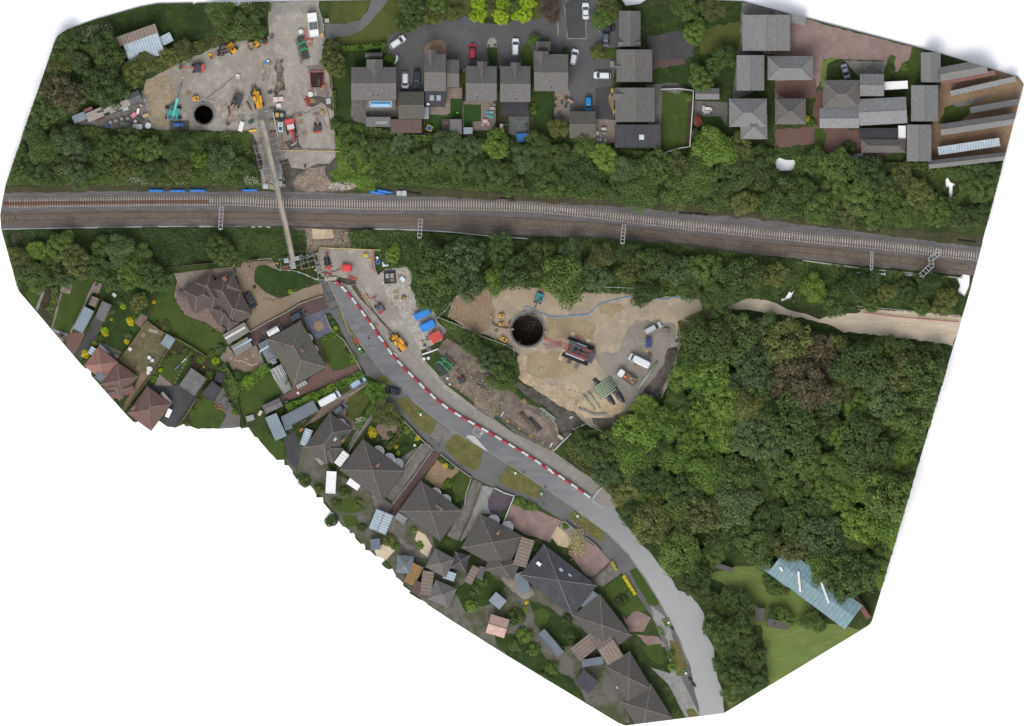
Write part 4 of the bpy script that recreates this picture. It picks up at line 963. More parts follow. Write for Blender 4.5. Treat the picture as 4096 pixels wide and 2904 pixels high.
# ---- garden shrubs and hedges
BCNT={}
def Bu(f,x,y,rpx,tone,lb_,gp_='garden shrubs',proto=None,hh=.9):
 r=rpx/f.k*SC
 return Tr(*f(x,y),r,tone,lb_,gp_,name='shrub',cat='shrub',proto=proto or rnd.choice(BUSH),h=r*hh)
for row in """G 762 815 14 yellow small golden shrub at the head of the western lawn
G 975 1020 34 grey grey green round shrub near the pale stone
G 1002 1068 28 lime lime shrub just below the grey green one
G 1085 1100 34 olive olive ball shrub above the pale green one
G 1092 1150 34 hedge pale green clipped ball touching the golden one
G 1058 1186 36 yellow golden clipped ball beside the pale green one
G 1248 1032 18 yellow golden shrub against the timber fence
G 1228 1103 16 olive small olive ball below the golden fence shrub
G 850 1260 34 lime lime shrub on top of the western hedge end
G 855 1290 28 yellow yellow half of the two coloured clipped shrub
G 815 1320 34 mid dark half of the two coloured clipped shrub
G 770 1370 24 lime lime shrub at the corner of the red roofed house
G 700 1455 38 yellow bright yellow shrub beside the tarmac path
G 1030 1355 26 yellow yellow shrub left of the worn yard fence
G 1045 1310 36 grey grey shrub above the yellow one by the fence
G 1345 1235 46 olive large speckled olive ball at the yard corner
G 1275 1205 24 olive smaller olive ball left of the large speckled one
G 1425 1305 22 olive olive ball beside the blue grey shed roof
G 1420 1020 14 olive tiny ball on the edge of the crazy paving, uppermost
G 1480 1115 12 olive tiny ball on the edge of the crazy paving, second down
G 1660 1205 12 olive tiny ball on the edge of the crazy paving, third down
G 1732 1272 14 olive tiny ball nearest the corrugated sheds
G 1790 1410 44 grey grey green shrub mass left of the corrugated sheds
G 1945 1330 30 lime lime shrub growing between the two corrugated roofs
G 1340 1505 26 olive ring shaped olive shrub in the lower garden
G 905 1172 14 yellow slim yellow shrub on the lawn
G 908 1080 34 dark dark shrub against the grey garage
G 905 1110 30 mid mid green shrub below the dark one by the garage
H 905 820 22 mid mid green shrub in the lower garden, left upper
H 945 850 20 dark dark shrub in the lower garden
H 998 812 26 mid mid green shrub by the timber fence, lower garden
H 1040 830 20 hedge pale shrub by the timber fence, lower garden
H 1050 880 22 dark dark ball near the stepping stones
H 1120 890 38 bright feathery bright shrub near the fence corner
H 1205 840 36 mid shrub at the end of the garden with the washing line
H 1240 900 36 lime lime tinted shrub at the end of the washing line garden
H 1290 800 40 grey grey green tree like shrub beside the stone patio
H 870 868 22 mid shrub on the left bed of the lower garden
H 790 930 18 bright bright shrub on the left bed near the paving
H 797 975 20 lime lime shrub on the left bed near the paving
H 735 1050 36 bright bright hedge like shrub beside the coloured paving
H 755 990 24 olive olive shrub above the coloured paving
H 1145 950 10 yellow tiny yellow shrub by the grey garage
H 1190 1020 46 mid shrub between the grey garage and the dark shed
H 1050 1310 30 bright bright shrub along the timber fence of the small lawn
H 1110 1225 24 olive olive shrub at the top of the small lawn
H 1015 1410 26 mid shrub at the ragged bottom of the small lawn
H 1400 1310 32 bright bright shrub beside the grey slab patio
H 1400 1190 44 mid mid green shrub above the grey slab patio
H 1385 1110 40 bright light shrub on the boundary of the brownish lawn
H 1495 1060 40 lime lime shrub at the corner of the long hedge
H 1450 1100 36 bright bright shrub left of the lime hedge corner
H 1410 1020 50 dark dark shrub behind the pink gravel garden
H 1560 300 16 dark small dark ball in the gravel bed of the oval lawn
H 1768 373 18 olive olive ball at the bottom of the oval lawn
H 1850 335 22 lime pale spiky shrub at the bottom of the oval lawn
H 1893 322 16 olive olive ball right of the pale spiky shrub
H 1995 288 22 grey spiky shrub at the right end of the oval lawn
H 1520 135 12 purple small brownish shrub at the top of the gravel bed
J 1070 625 34 grey spiky dark plant in the walled bed, upper
J 1110 700 34 grey spiky dark plant in the walled bed, lower
J 1140 760 30 lime lime shrub at the corner of the slate bed
J 1120 830 50 hedge hedge shrub between slate bed and front lawn
J 1020 870 34 bright feathery shrub at the top of the front lawn
J 1240 955 28 bright bright shrub on the wall of the front lawn
J 1265 1010 26 dark dark shrub below the bright one on the lawn wall
L 1197 470 44 yellow bright yellow clipped ball near the third bungalow
L 1565 512 24 yellow yellow ball beside the footway
L 1810 885 46 hedge green ball at the edge of the tan gravel
L 1790 735 24 yellow yellow shrub at the top of the tan gravel
L 1840 745 30 mid mid green shrub right of the yellow one
L 1760 695 26 mid mid green shrub above the yellow one
L 1885 1012 30 hedge light ball at the foot of the bright lawn
L 1920 1042 26 dark dark ball at the foot of the bright lawn
L 1815 945 24 olive olive shrub below the green ball
L 1455 585 36 dark dark ball in the front garden near the bird bath
L 1405 635 22 lime lime flowering ball next to the bay window
L 1390 585 18 yellow small yellow shrub left of the bird bath
L 1420 390 44 mid mid green shrub along the footway, upper
L 1480 440 40 bright bright shrub along the footway, middle
L 1530 480 36 mid mid green shrub along the footway, lower
L 1300 560 32 dark dark shrub under the bay window
L 1240 520 34 dark dark shrub below the yellow ball
L 1340 480 30 olive olive shrub in the middle of the front garden
M 1165 820 46 bright bright hedge shrub at the corner of the pink drive, left
M 1230 850 48 mid mid green hedge shrub over the pink drive, middle
M 1285 870 42 bright bright hedge shrub over the pink drive, right
M 1050 920 30 dark dark shrub at the corner of the plum slate
M 1545 1020 32 bright bright shrub at the corner of the grey plot
N 1180 610 60 dark dark spreading shrub on the lower front lawn
N 1250 560 40 mid mid green shrub by the yellow strip
N 1580 1050 40 mid mid green shrub beside the dry verge, upper
N 1590 1140 40 bright bright shrub beside the dry verge, lower
N 320 740 80 dark dark tree like shrub beside the pink roof
N 400 900 70 bright bright shrub below the dark one beside the pink roof
N 330 960 60 dark dark shrub right below the pink roof
N 400 680 24 lime lime shrub right of the dark tree like shrub
N 420 625 18 yellow small yellow shrub above the lime one
N 480 1000 60 mid mid green shrub left of the slate grey shed
N 620 1150 60 mid mid green shrub below the slate grey shed
N 560 1240 60 dark dark shrub at the bottom edge
N 780 900 60 dark dark shrub over the back lawn
N 740 760 50 dark dark shrub behind the long blue grey flat roof
O 400 150 60 dark dark shrub behind the white conservatory
O 330 260 50 mid mid green shrub at the ragged edge
O 520 260 50 olive olive shrub above the blue white roof
O 560 470 46 dark dark shrub left of the blue white roof
O 790 590 60 olive olive shrub below the blue white roof
O 850 640 40 bright bright shrub above the cream patio
O 1080 640 40 bright bright shrub beside the long cream patio
O 1030 490 30 bright bright shrub above the long cream patio
O 1600 1040 70 dark dark shrub right of the grey hipped roof
O 1640 960 60 mid mid green shrub above the dark one
O 1540 1180 60 bright bright shrub below the dark one
O 170 120 50 dark dark shrub left of the white conservatory
L 650 860 60 dark dark shrub at the ragged edge of the second bungalow
L 870 1180 60 dark dark shrub on the ragged edge further down
C 1690 900 40 bright bright shrub at the corner of the flat black extension
C 1690 860 26 bright flowering shrub beside the flat black extension
C 520 475 44 hedge clipped green shrub at the corner of the drive
C 555 500 30 hedge second clipped shrub beside the white boat cover
C 1955 410 34 dark dark star shaped conifer beside the fifth house
C 1150 1095 34 red dark red shrub at the fence corner
C 1330 370 10 dark left topiary ball on the stone island
C 1383 365 12 dark right topiary ball on the stone island
C 1640 1120 40 bright bright shrub beside the blue play frame
C 1690 1080 40 bright bright shrub right above the play frame
C 100 1010 60 mid mid green shrub at the corner of the site fence
C 200 1040 60 mid mid green shrub below the slab patio
C 270 1060 50 bright bright shrub below the slab patio
C 1800 330 26 olive olive shrub north of the small porch roof
D 510 730 20 yellow yellow shrub at the tip of the curved drive
D 525 905 14 yellow yellow shrub at the foot of the curved bed
D 505 770 12 bright tiny green shrub in the curved bed
D 1120 790 34 bright bright shrub inside the corner of the white fence
E 300 1000 40 bright bright shrub left of the pale roofed house
E 260 960 30 yellow yellowish shrub left of the pale roofed house
E 940 560 40 dark dark shrub on the wedge lawn
E 1060 540 36 bright bright shrub on the wedge lawn
E 600 1190 60 dark dark shrub below the conservatory of the pale house
E 540 1230 50 mid mid green shrub below the pale roofed house""".split('\n'):
 f,x,y,r,tn,lb=row.split(' ',5);Bu(globals()['f'+f],int(x),int(y),int(r),tn,lb,proto=BALL if('ball'in lb or 'clipped'in lb)else None)
def Hg(f,pts,wd,h,tone,lb_,sd_):
 q=[Vc(p)for p in P(f,*pts)];rs=np.random.RandomState(sd_);C=[];N_=[];T_=[]
 for a,b in zip(q,q[1:]):
  L=(b-a).length;n=int(L*(wd+2*h)*26);u=(b-a)/L;v=Vc((-u.y,u.x))
  s=rs.uniform(0,1,n);c=rs.uniform(-1,1,n)
  prof=wd/2*(1+.12*np.sin(s*L*1.7+sd_))
  top=rs.uniform(0,1,n)<wd/(wd+2*h)
  lat=np.where(top,c,np.sign(c))*prof;z=np.where(top,h*(1+.08*np.sin(s*L*2.1)),rs.uniform(.05,1,n)*h)
  C.append(np.stack([a.x+u.x*s*L+v.x*lat,a.y+u.y*s*L+v.y*lat,z],1))
  N_.append(np.stack([np.where(top,0,v.x*np.sign(c)),np.where(top,0,v.y*np.sign(c)),np.where(top,1,.4)],1))
  T_.append(.5+.2*np.sin(s*L*.9)+rs.normal(0,.22,n))
 o=bpy.data.objects.new(Q18,Lm(Q18,np.concatenate(C),np.concatenate(N_),np.concatenate(T_),.17,rs,LM[tone]));COL.objects.link(o)
 tag(o,lb_,Q18,'garden hedges')
Hg(fC,(125,395,300,385,490,360),1.3,1.6,Q18,'long clipped hedge between the park lawn and the first garden',1)
Hg(fC,(475,350,475,430),1.3,1.6,Q18,'short return of the clipped hedge beside the drive',2)
Hg(fJ,(350,1200,200,1330,80,1440),2.6,2,Q18,'thick hedge behind the conservatory of the large bungalow',3)
Hg(fJ,(760,1600,1000,1500,1460,1290),1.8,1.6,Q18,'long hedge between the brick drive and the white van',4)
Hg(fL,(500,270,640,215,760,190),2.0,1.6,Q18,'dark hedge above the long flat garage',5)
Hg(fL,(1075,440,1150,330,1240,190),1.4,1.2,Q18,'yellow green hedge down the side of the front lawn',6)
Hg(fL,(1320,600,1400,510,1440,440),1.4,1.2,Q8,'olive hedge dividing the front garden of the third bungalow',7)
Hg(fH,(1290,940,1340,1030,1400,1110,1400,1180),2.4,2,Q14,'tall hedge behind the dark shed',8)
Hg(fJ,(1310,1050,1360,1160),1.5,1.2,Q18,'short hedge at the foot of the front lawn',9)
Hg(fG,(440,910,450,980,430,1060,390,1110),1.8,1.5,Q14,'flower hedge along the soil border of the western lawn',10)
Hg(fC,(70,740,75,900),1.0,1.5,Q14,'ivy hedge inside the site boundary fence',11)
Hg(fN,(1480,830,1530,900),.8,.8,Q15,'small hedge beside the pink drive at the bottom',12)
# -- buildings
RF={
Q17:Tm('weathered_grey_tiles',(112,109,106),(92,86,80),.33,.34,.6),
Q31:Tm('estate_grey_tiles',(114,111,109),(98,95,92),.33,.34,.65),
Q22:Tm('east_estate_tiles',(134,134,133),(118,116,113),.33,.34,.7),
Q16:Tm('dark_brown_tiles',(92,80,76),(82,72,68),.33,.34,.6),
Q8:Tm('mossy_grey_brown_tiles',(98,94,86),(86,84,72),.33,.34,.6),
Q10:Tm('dark_grey_tiles',(88,85,81),(78,74,70),.33,.34,.65),
'pink':Tm('faded_red_tiles',(156,112,102),(140,98,88),.33,.34,.7),
'red':Tm('old_brown_red_tiles',(118,88,80),(104,80,72),.33,.34,.6),
'salmon':Tm('salmon_tiles',(198,164,152),(188,152,140),.33,.34,.8),
Q32:Tm('pale_grey_tiles',(142,144,144),(130,130,130),.33,.34,.75),
Q33:gm('dark_roofing_felt',(70,69,74),(64,63,67),(78,77,80),s1=.3,s2=.8,f=.08,rough=.8),
'feltb':gm('black_roofing_felt',(58,57,60),(64,62,64),None,s1=.3,f=.08),
Q34:gm('blue_grey_roof_sheet',(128,140,148),(118,130,138),(136,148,156),s1=.3,s2=.6,f=.06,rough=.6),
Q35:gm('slate_blue_roof_sheet',(104,112,120),(96,104,112),(116,124,130),s1=.3,s2=.6,f=.08,rough=.6),
Q36:gm('stippled_felt',(108,107,106),(92,91,90),(124,122,120),s1=.4,s2=2,f=.28),
'corr':Cm('grey_corrugated_sheet',(128,126,120),(94,92,87),.55),
'corrp':Cm('pale_corrugated_sheet',(160,152,142),(120,112,104),.6),
'corrb':Cm('brown_corrugated_sheet',(92,68,58),(66,48,42),.5),
Q37:Cm('white_blue_corrugated_sheet',(172,186,194),(134,148,158),.7),
'corrd':Cm('charcoal_corrugated_sheet',(92,94,96),(66,68,70),.5),
'teal':Cm('teal_barn_sheet',(116,144,150),(104,130,137),1.2),
'rust':Cm('rust_red_sheet',(122,74,60),(98,60,50),.5),
'plank':Cm('weathered_plank_roof',(106,104,104),(86,84,85),.35),
Q7:pm((222,222,220),.4),Q38:Cm('orange_timber_roof',(142,110,62),(116,88,46),.5),
Q39:Cm('brown_panel_roof',(126,112,100),(100,88,78),.9),
}
W_={Q9:Tm('red_brick_wall',(150,104,86),(138,96,80),.22,.075,.8),Q36:gm('cream_render',(186,176,158),(174,164,146),None,f=.08),
Q40:gm('buff_stone_wall',(148,132,110),(134,118,98),None,s1=.6,f=.14),Q41:Cm('brown_timber_wall',(112,90,70),(92,74,58),.15),Q42:pm((120,124,124),.5)}
M_ridge=gm('ridge_tile',(132,126,118),(110,104,98),None,s1=.8,f=.15)
Mw=pm((214,214,212),.4);Mgl=glass();Mk=pm((32,32,34),.6);M_grey=pm((120,122,124),.5);Ms=pm((150,152,154),.35,.6)
M_wood=Cm('timber',(160,138,104),(136,114,84),.2);M_woodd=Cm('dark_timber',(100,82,64),(80,64,50),.2)
def Rsh(s,kind,w_,d_,h,rs_,ov,hip=None,th=.16,mono=0):
 """closed roof with eaves thickness th; ridge along x"""
 X,Y=w_/2+ov,d_/2+ov
 if kind==Q43:
  s.box(0,0,h+th/2,2*X,2*Y,th)
  for sy in(-1,1):s.box(0,sy*(Y-.08),h+th+.05,2*X,.16,.1)
  for sx in(-1,1):s.box(sx*(X-.08),0,h+th+.05,.16,2*Y-.32,.1)
  return[]
 if kind==Q44:
  A=[(-X,-Y,h),(X,-Y,h),(X,Y,h+rs_),(-X,Y,h+rs_)]
  s.rings([A,[(x,y,z+th)for x,y,z in A]],smooth=False);return[]
 if kind=='vault':
  n=8;R0=[];
  pr=[(-Y*math.cos(PI*i/n),h+rs_*math.sin(PI*i/n))for i in range(n+1)]
  s.rings([[(x,y,z)for y,z in pr+[(0,h-.02)]]for x in(-X,X)],smooth=False);return[]
 e0=[(-X,-Y,h),(X,-Y,h),(X,Y,h),(-X,Y,h)]
 vb=[s.bm.verts.new(p)for p in e0];vt=[s.bm.verts.new((x,y,z+th))for x,y,z in e0]
 s.bm.faces.new(vb[::-1])
 for i in range(4):s.bm.faces.new((vb[i],vb[(i+1)%4],vt[(i+1)%4],vt[i]))
 if kind==Q45:
  r0=s.bm.verts.new((-X,0,h+rs_));r1=s.bm.verts.new((X,0,h+rs_))
  s.bm.faces.new((vt[0],vt[1],r1,r0));s.bm.faces.new((vt[2],vt[3],r0,r1));s.bm.faces.new((vt[3],vt[0],r0));s.bm.faces.new((vt[1],vt[2],r1))
  return[((-X,0,h+rs_),(X,0,h+rs_))]
 a=min(hip if hip is not None else Y,X-.01)
 r0=s.bm.verts.new((-X+a,0,h+rs_));r1=s.bm.verts.new((X-a,0,h+rs_))
 s.bm.faces.new((vt[0],vt[1],r1,r0));s.bm.faces.new((vt[2],vt[3],r0,r1));s.bm.faces.new((vt[3],vt[0],r0));s.bm.faces.new((vt[1],vt[2],r1))
 z=h+rs_
 return[((-X+a,0,z),(X-a,0,z)),((-X,-Y,h+th),(-X+a,0,z)),((-X,Y,h+th),(-X+a,0,z)),((X,-Y,h+th),(X-a,0,z)),((X,Y,h+th),(X-a,0,z))]
def windows(root,w_,d_,h,n=2,sto=1):
 for st in range(sto):
  z=1.5+st*2.6
  if z+.7>h:break
  for sy in(-1,1):
   for k in range(n):
    x=(k+.5)/n*w_-w_/2
    fr=S().box(x,sy*(d_/2+.02),z,1.3,.08,1.1).B('window',Mw,root)
    S().box(x,sy*(d_/2+.065),z,1.14,.03,.94).B('pane',Mgl,fr)
 dr=S().box(w_/2+.03,0,1.03,.08,.95,2.05).B('door',pm((70,76,84),.4),root)
 S().box(w_/2+.09,.35,1.0,.05,.05,.12).B('handle',Ms,dr)
def Bld(name,lb_,f,pts,kind=Q45,h=2.6,rs_=1.8,rf_=Q17,wl_=Q9,ov=.3,hip=None,swp=False,win=0,gp_=None,rdg=True,cross=(),th=.16,sto=1,wallin=0):
 ce,a,w_,d_=rect(f,*pts)
 if swp:a+=PI/2;w_,d_=d_,w_
 w_-=2*ov;d_-=2*ov
 cat={'side_wing':'house wing',Q46:'house wing',Q47:'lean-to','house_row':Q48}.get(name,name.split('_')[-1])
 t=Th(name,lb_,cat,ce,a,gp_,z=0)
 s=S();s.box(0,0,h/2,w_,d_,h)
 if kind==Q45:
  for sx in(-1,1):s.rings([[(sx*(w_/2),-d_/2,h),(sx*w_/2,d_/2,h),(sx*w_/2,0,h+rs_*.93)],[(sx*(w_/2-.2),-d_/2,h),(sx*(w_/2-.2),d_/2,h),(sx*(w_/2-.2),0,h+rs_*.93)]],smooth=False)
 s.B(Q49,W_[wl_],t)
 s=S();rl=Rsh(s,kind,w_,d_,h,rs_,ov,hip,th)
 ro=s.B('roof',RF[rf_],t)
 if rdg and rl:
  s=S()
  for p,q in rl:s.cyl((p[0],p[1],p[2]+.02),(q[0],q[1],q[2]+.02),.1,.1,6)
  s.B('ridge_tiles',M_ridge,ro)
 for c in cross:  # cross gable wing: local centre x, from y0 to y1, width, ridge height
  cx,y0,y1,cw,ch=c
  s=S();L=abs(y1-y0);s2=S()
  Rsh(s,Q45,L-.3,cw,h-.1,ch,.15,th=.12)
  for v in s.bm.verts:v.co=Vc((cx-v.co.y,(y0+y1)/2+v.co.x,v.co.z+.03))
  o=s.B('porch_roof',RF[rf_],t)
  s2.cyl((cx,y0,h+ch-.05),(cx,y1,h+ch-.05),.09,.09,6);s2.B('ridge_tiles',M_ridge,o)
 if win:windows(t,w_,d_,h,win,sto)
 return t,w_,d_,h
def l2(t,f,x,y):
 """plan point -> coordinates on the thing t"""
 v=Vc((*f(x,y),0))-t.location
 return Matrix.Rotation(-t.rotation_euler.z,3,'Z')@v
def add_box(t,f,x,y,z,sx,sy,sz,name,mat,rz=0,tilt=0):
 p=l2(t,f,x,y);s=S();s.box(p.x,p.y,z,sx,sy,sz,rz,rx=tilt,bev=.02);return s.B(name,mat,t)
def vents(t,f,*pts,z):
 for x,y in zip(pts[::2],pts[1::2]):
  p=l2(t,f,x,y);S().cyl((p.x,p.y,z-.5),(p.x,p.y,z+.35),.11,.11,8).cyl((p.x,p.y,z+.35),(p.x,p.y,z+.45),.17,.15,8).B('vent_pipe',Mk,t)
def chimney(t,f,x,y,z,n=2,dish=False):
 p=l2(t,f,x,y);c=S().box(p.x,p.y,z,.95,.6,1.6).box(p.x,p.y,z+.84,1.1,.75,.12).B('chimney',W_[Q9],t)
 for k in range(n):
  S().cyl((p.x-.22+.44*k,p.y,z+.9),(p.x-.22+.44*k,p.y,z+1.3),.13,.1,8).B('chimney_pot',pm((170,120,90),.8),c)
 s=S();q=(p.x+.5,p.y,z+1.9);s.cyl((p.x+.3,p.y,z),q,.03,.03,5);s.tube([(p.x-.5,p.y,z+1.85),(p.x+1.2,p.y,z+1.85)],.025,5)
 for k in range(5):s.tube([(p.x-.4+.35*k,p.y-.35,z+1.85),(p.x-.4+.35*k,p.y+.35,z+1.85)],.018,4)
 s.B('aerial',Ms,c)
def lantern(t,f,x0,y0,x1,y1,z,n=4):
 a,b=l2(t,f,x0,y0),l2(t,f,x1,y1);cx,cy,w_,d_=(a.x+b.x)/2,(a.y+b.y)/2,abs(a.x-b.x),abs(a.y-b.y)
 s=S();Rsh(s,Q50,w_,d_,z,.45,0,hip=.6,th=.1)
 for v in s.bm.verts:v.co+=Vc((cx,cy,0))
 g=s.B('roof_lantern',glass((96,150,190),'blue_sky_glass',.15),t)
 s=S()
 for k in range(1,n):x=cx-w_/2+w_*k/n;s.box(x,cy-d_/4,z+.35,.06,d_/2,.06,rx=.45 if d_>1 else 0)
 for sy in(-1,1):s.box(cx,cy+sy*d_/2,z+.12,w_+.1,.1,.12)
 for sx in(-1,1):s.box(cx+sx*w_/2,cy,z+.12,.1,d_+.1,.12)
 s.B('glazing_bars',Mw,g)
def Skl(t,f,x,y,z,w_=1.0,d_=1.3,tilt=0,rz=0,c=(140,156,168)):
 p=l2(t,f,x,y);fr=S().box(p.x,p.y,z,w_+.2,d_+.2,.16,rz,rx=tilt).B('skylight',M_grey,t)
 S().box(p.x,p.y,z+.1,w_,d_,.06,rz,rx=tilt).B('pane',glass(c,'skylight_glass_%d'%c[0],.12),fr)
EST='brick estate houses along the cul-de-sac'
E2=dict(h=5,win=2,gp_=EST,sto=2)
t,*_=Bld(Q51,'wide grey gabled house at the west end with a glazed rear lantern',fC,(213,812,578,812,578,545),h=5,rs_=3,rf_=Q31,win=3,gp_=EST,sto=2,cross=[(.2,1.5,6.3,4,2.0)])
vents(t,fC,275,705,392,775,432,775,z=5.8)
t,*_=Bld(Q52,'flat grey rear extension with long blue glass lantern on the west house',fC,(330,893,572,893,572,814),Q43,2.9,rf_='plank',ov=.1);lantern(t,fC,362,868,540,820,3.06)
t,*_=Bld(Q51,'tall grey gabled house with a gravel bed in front and two small skylights behind',fC,(805,740,982,740,982,440),h=5.2,rs_=3.2,rf_=Q31,win=2,gp_=EST,sto=2,cross=[(-1.1,1.7,6.0,2.6,2.6)])
Bld('side_wing','lower grey gabled wing on the east side of the tall house',fC,(986,710,1090,710,1090,485),h=3.8,rs_=2.4,rf_=Q31,gp_=EST,cross=());
t,*_=Bld(Q52,'dark flat extension with a pair of skylights behind the tall house',fC,(815,868,977,868,977,741),Q43,2.9,rf_=Q33,ov=.1);Skl(t,fC,868,795,3.1);Skl(t,fC,923,795,3.1)
add_box(t,fC,838,845,3.3,.7,.5,.4,'vent',Mw)
t,*_=Bld(Q51,'grey gabled house with a red car in front and turquoise loungers behind',fC,(1143,820,1395,820,1395,537),rs_=3,rf_=Q31,cross=[(.2,1.6,5.8,2.3,2.4)],**E2);vents(t,fC,1240,790,z=5.6)
t,*_=Bld(Q51,'grey gabled house with the flat black rear extension and white estate car in front',fC,(1422,828,1668,828,1668,538),rs_=3,rf_=Q31,cross=[(.1,1.5,5.6,2.4,2.4)],**E2);vents(t,fC,1550,800,z=5.6)
Bld(Q52,'plain flat black rear extension beside the dark slab patio',fC,(1430,943,1653,943,1653,829),Q43,2.9,rf_='feltb',ov=.1)
t,*_=Bld(Q51,'grey gabled house at the lane corner with wide front gable and white cars beside it',fC,(1697,740,1975,740,1975,440),h=5,rs_=3.2,rf_=Q31,win=3,gp_=EST,sto=2,cross=[(-2.6,.8,5.6,3.6,2.5)]);vents(t,fC,1912,630,1932,630,1838,712,z=5.9)
Bld('porch','small hipped grey porch roof in front of the lane corner house',fC,(1712,412,1832,412,1832,336),Q50,2.6,1.2,rf_=Q31,ov=.2)
Bld('porch','small gabled entrance roof north of the west house',fC,(325,470,465,470,465,428),Q45,2.6,.9,rf_=Q31,ov=.2)
Bld(Q53,'brown grey gabled double garage beside the white and black parked cars',fC,(597,966,805,966,805,744),h=2.8,rs_=2,rf_=Q8,win=0,wl_=Q9)
Bld(Q54,'long rust brown corrugated shed below the double garage',fC,(535,1080,785,1080,785,968),Q44,2.3,.3,rf_='corrb',wl_=Q41,ov=.1)
Bld(Q54,'grey plank roofed shed carrying a white ladder',fC,(332,1028,532,1028,532,950),Q44,2.3,.2,rf_='plank',wl_=Q41,ov=.1)
Bld(Q54,'square dark grey shed roof at the corner of the turf garden',fC,(1012,1090,1110,1090,1110,968),Q43,2.3,rf_='plank',wl_=Q41,ov=.05)
Bld('deck_platform','low dark timber platform with a round seat beside the turf',fC,(948,1086,1011,1086,1011,966),Q43,.35,rf_='corrb',wl_=Q41,ov=.02)
Bld(Q54,'small pale green shed roof in the decked garden',fC,(1125,1088,1198,1088,1198,1034),Q44,2.1,.2,rf_=Q34,wl_=Q41,ov=.05)
Bld(Q54,'narrow pale shed roof between the garage and the turf',fC,(804,965,843,965,843,870),Q44,2.1,.2,rf_=Q34,wl_=Q41,ov=.05)
t,*_=Bld(Q53,'brown grey double garage at the end of the lane beside the blue car',fD,(158,1120,372,1120,372,903),h=2.8,rs_=1.8,rf_=Q8)
t,*_=Bld(Q55,'northern grey roofed house on the east side of the lane',fD,(560,375,735,375,735,88),swp=True,rs_=2.8,rf_=Q31,**E2)
Bld(Q46,'west facing gable roof at the foot of the northern lane house',fD,(552,378,735,378,735,312),Q45,5.1,1.5,rf_=Q31,ov=.2)
t,*_=Bld(Q55,'middle grey roofed house on the east side of the lane',fD,(540,665,830,665,830,402),swp=True,rs_=3,rf_=Q31,**E2)
Bld(Q46,'small gabled bay on the front of the middle lane house',fD,(528,556,640,556,640,520),Q45,5.2,.8,rf_=Q31,ov=.15)
t,*_=Bld(Q55,'southern grey roofed house beside the curved dark drive',fD,(530,990,850,990,850,712),swp=True,rs_=3,rf_=Q31,**E2)
Bld(Q46,'gabled bay on the front of the southern lane house',fD,(515,812,664,812,664,722),Q45,5.2,1.4,rf_=Q31,ov=.2)
t,*_=Bld(Q52,'large flat charcoal roof with a single square skylight',fD,(528,1200,900,1200,900,1012),Q43,3,rf_=Q33,ov=.1);Skl(t,fD,744,1114,3.2,1.2,1.2,c=(190,205,205))
# east estate
t,*_=Bld(Q55,'large grey roofed house touching the top edge behind the striped gardens',fD,(1562,412,1950,412,1950,120),swp=True,rs_=2.6,rf_=Q22,**E2)
Bld(Q55,'grey roofed house directly south of the one touching the top edge',fD,(1515,735,1740,735,1740,448),swp=True,rs_=2.6,rf_=Q22,**E2)
Bld('outbuilding','small grey roofed outbuilding behind the white corner fence',fD,(1180,808,1375,808,1375,715),h=2.6,rs_=1.4,rf_=Q22)
Bld('hipped_house','big grey hipped house behind the stone patio with the white table',fD,(1455,1030,1760,1030,1760,800),Q50,5,2.8,rf_=Q22,win=2,gp_=EST,sto=2)
Bld(Q46,'lower grey wing at the south east of the big hipped house',fD,(1545,1130,1765,1130,1765,930),Q50,4,2.2,rf_=Q22)
Bld('hipped_house','grey hipped house north of the red paved strip',fE,(-60,650,310,650,310,455),Q50,5,2.6,rf_=Q22,win=2,gp_=EST,sto=2)
Bld(Q48,'grey house between the red paving and the scrub bank',fE,(0,1010,250,1010,250,800),Q50,5,2.4,rf_=Q17,win=2,gp_=EST,sto=2)
t,*_=Bld(Q51,'dark grey upper half of the pale roofed house',fE,(388,880,690,880,690,650),Q50,5,2.6,rf_=Q17,win=2,gp_=EST,sto=2)
Bld(Q51,'pale grey roofed house in the middle of the east estate',fE,(362,1040,682,1040,682,880),Q45,4.6,1.6,rf_=Q32,win=2,gp_=EST)
Bld(Q51,'pale grey wing reaching east towards the terrace',fE,(684,1020,1075,1000,1070,785),Q45,4.6,2,rf_=Q32,win=2,gp_=EST)
Bld(Q51,'grey roof wedge north of the pale grey wing',fE,(690,780,885,780,885,600),Q45,4.8,2,rf_=Q22,win=2,gp_=EST)
Bld('flat_roof','plain dark grey flat roof beside the lowest terrace house',fE,(685,1125,1000,1125,1000,1040),Q43,3,rf_='feltb',ov=.1)
Bld(Q48,'dark roofed low house at the south edge of the east estate',fE,(700,1240,1060,1240,1060,1130),Q50,3.2,1.4,rf_=Q17)
Bld(Q54,'low dark shed left of the dark roofed low house',fE,(560,1310,720,1290,715,1245),Q44,2.3,.3,rf_='corrd',wl_=Q41,ov=.1)
for nm,p,lb in((Q55,(1185,668,1345,668,1345,425),'northernmost of the three far eastern terrace houses'),(Q55,(1105,985,1325,985,1325,692),'middle one of the three far eastern terrace houses'),(Q55,(1070,1310,1270,1310,1270,1012),'southernmost of the three far eastern terrace houses')):
 Bld(nm,'grey roofed '+lb,fE,p,swp=True,rs_=2.4,rf_=Q22,**E2)
Bld(Q55,'long grey roof running off the top right edge',fE,(1350,660,1730,590,1700,480),h=5,rs_=2,rf_=Q22,ov=.2)
Bld(Q55,'long grey roof between two orange brick strips at the right edge',fE,(1350,1100,1950,1010,1930,920),h=5,rs_=1.6,rf_=Q22,ov=.2)
Bld(Q55,'grey roof at the bottom right corner of the estate',fE,(1250,1370,1890,1300,1880,1235),h=4,rs_=1.4,rf_=Q22,ov=.2)
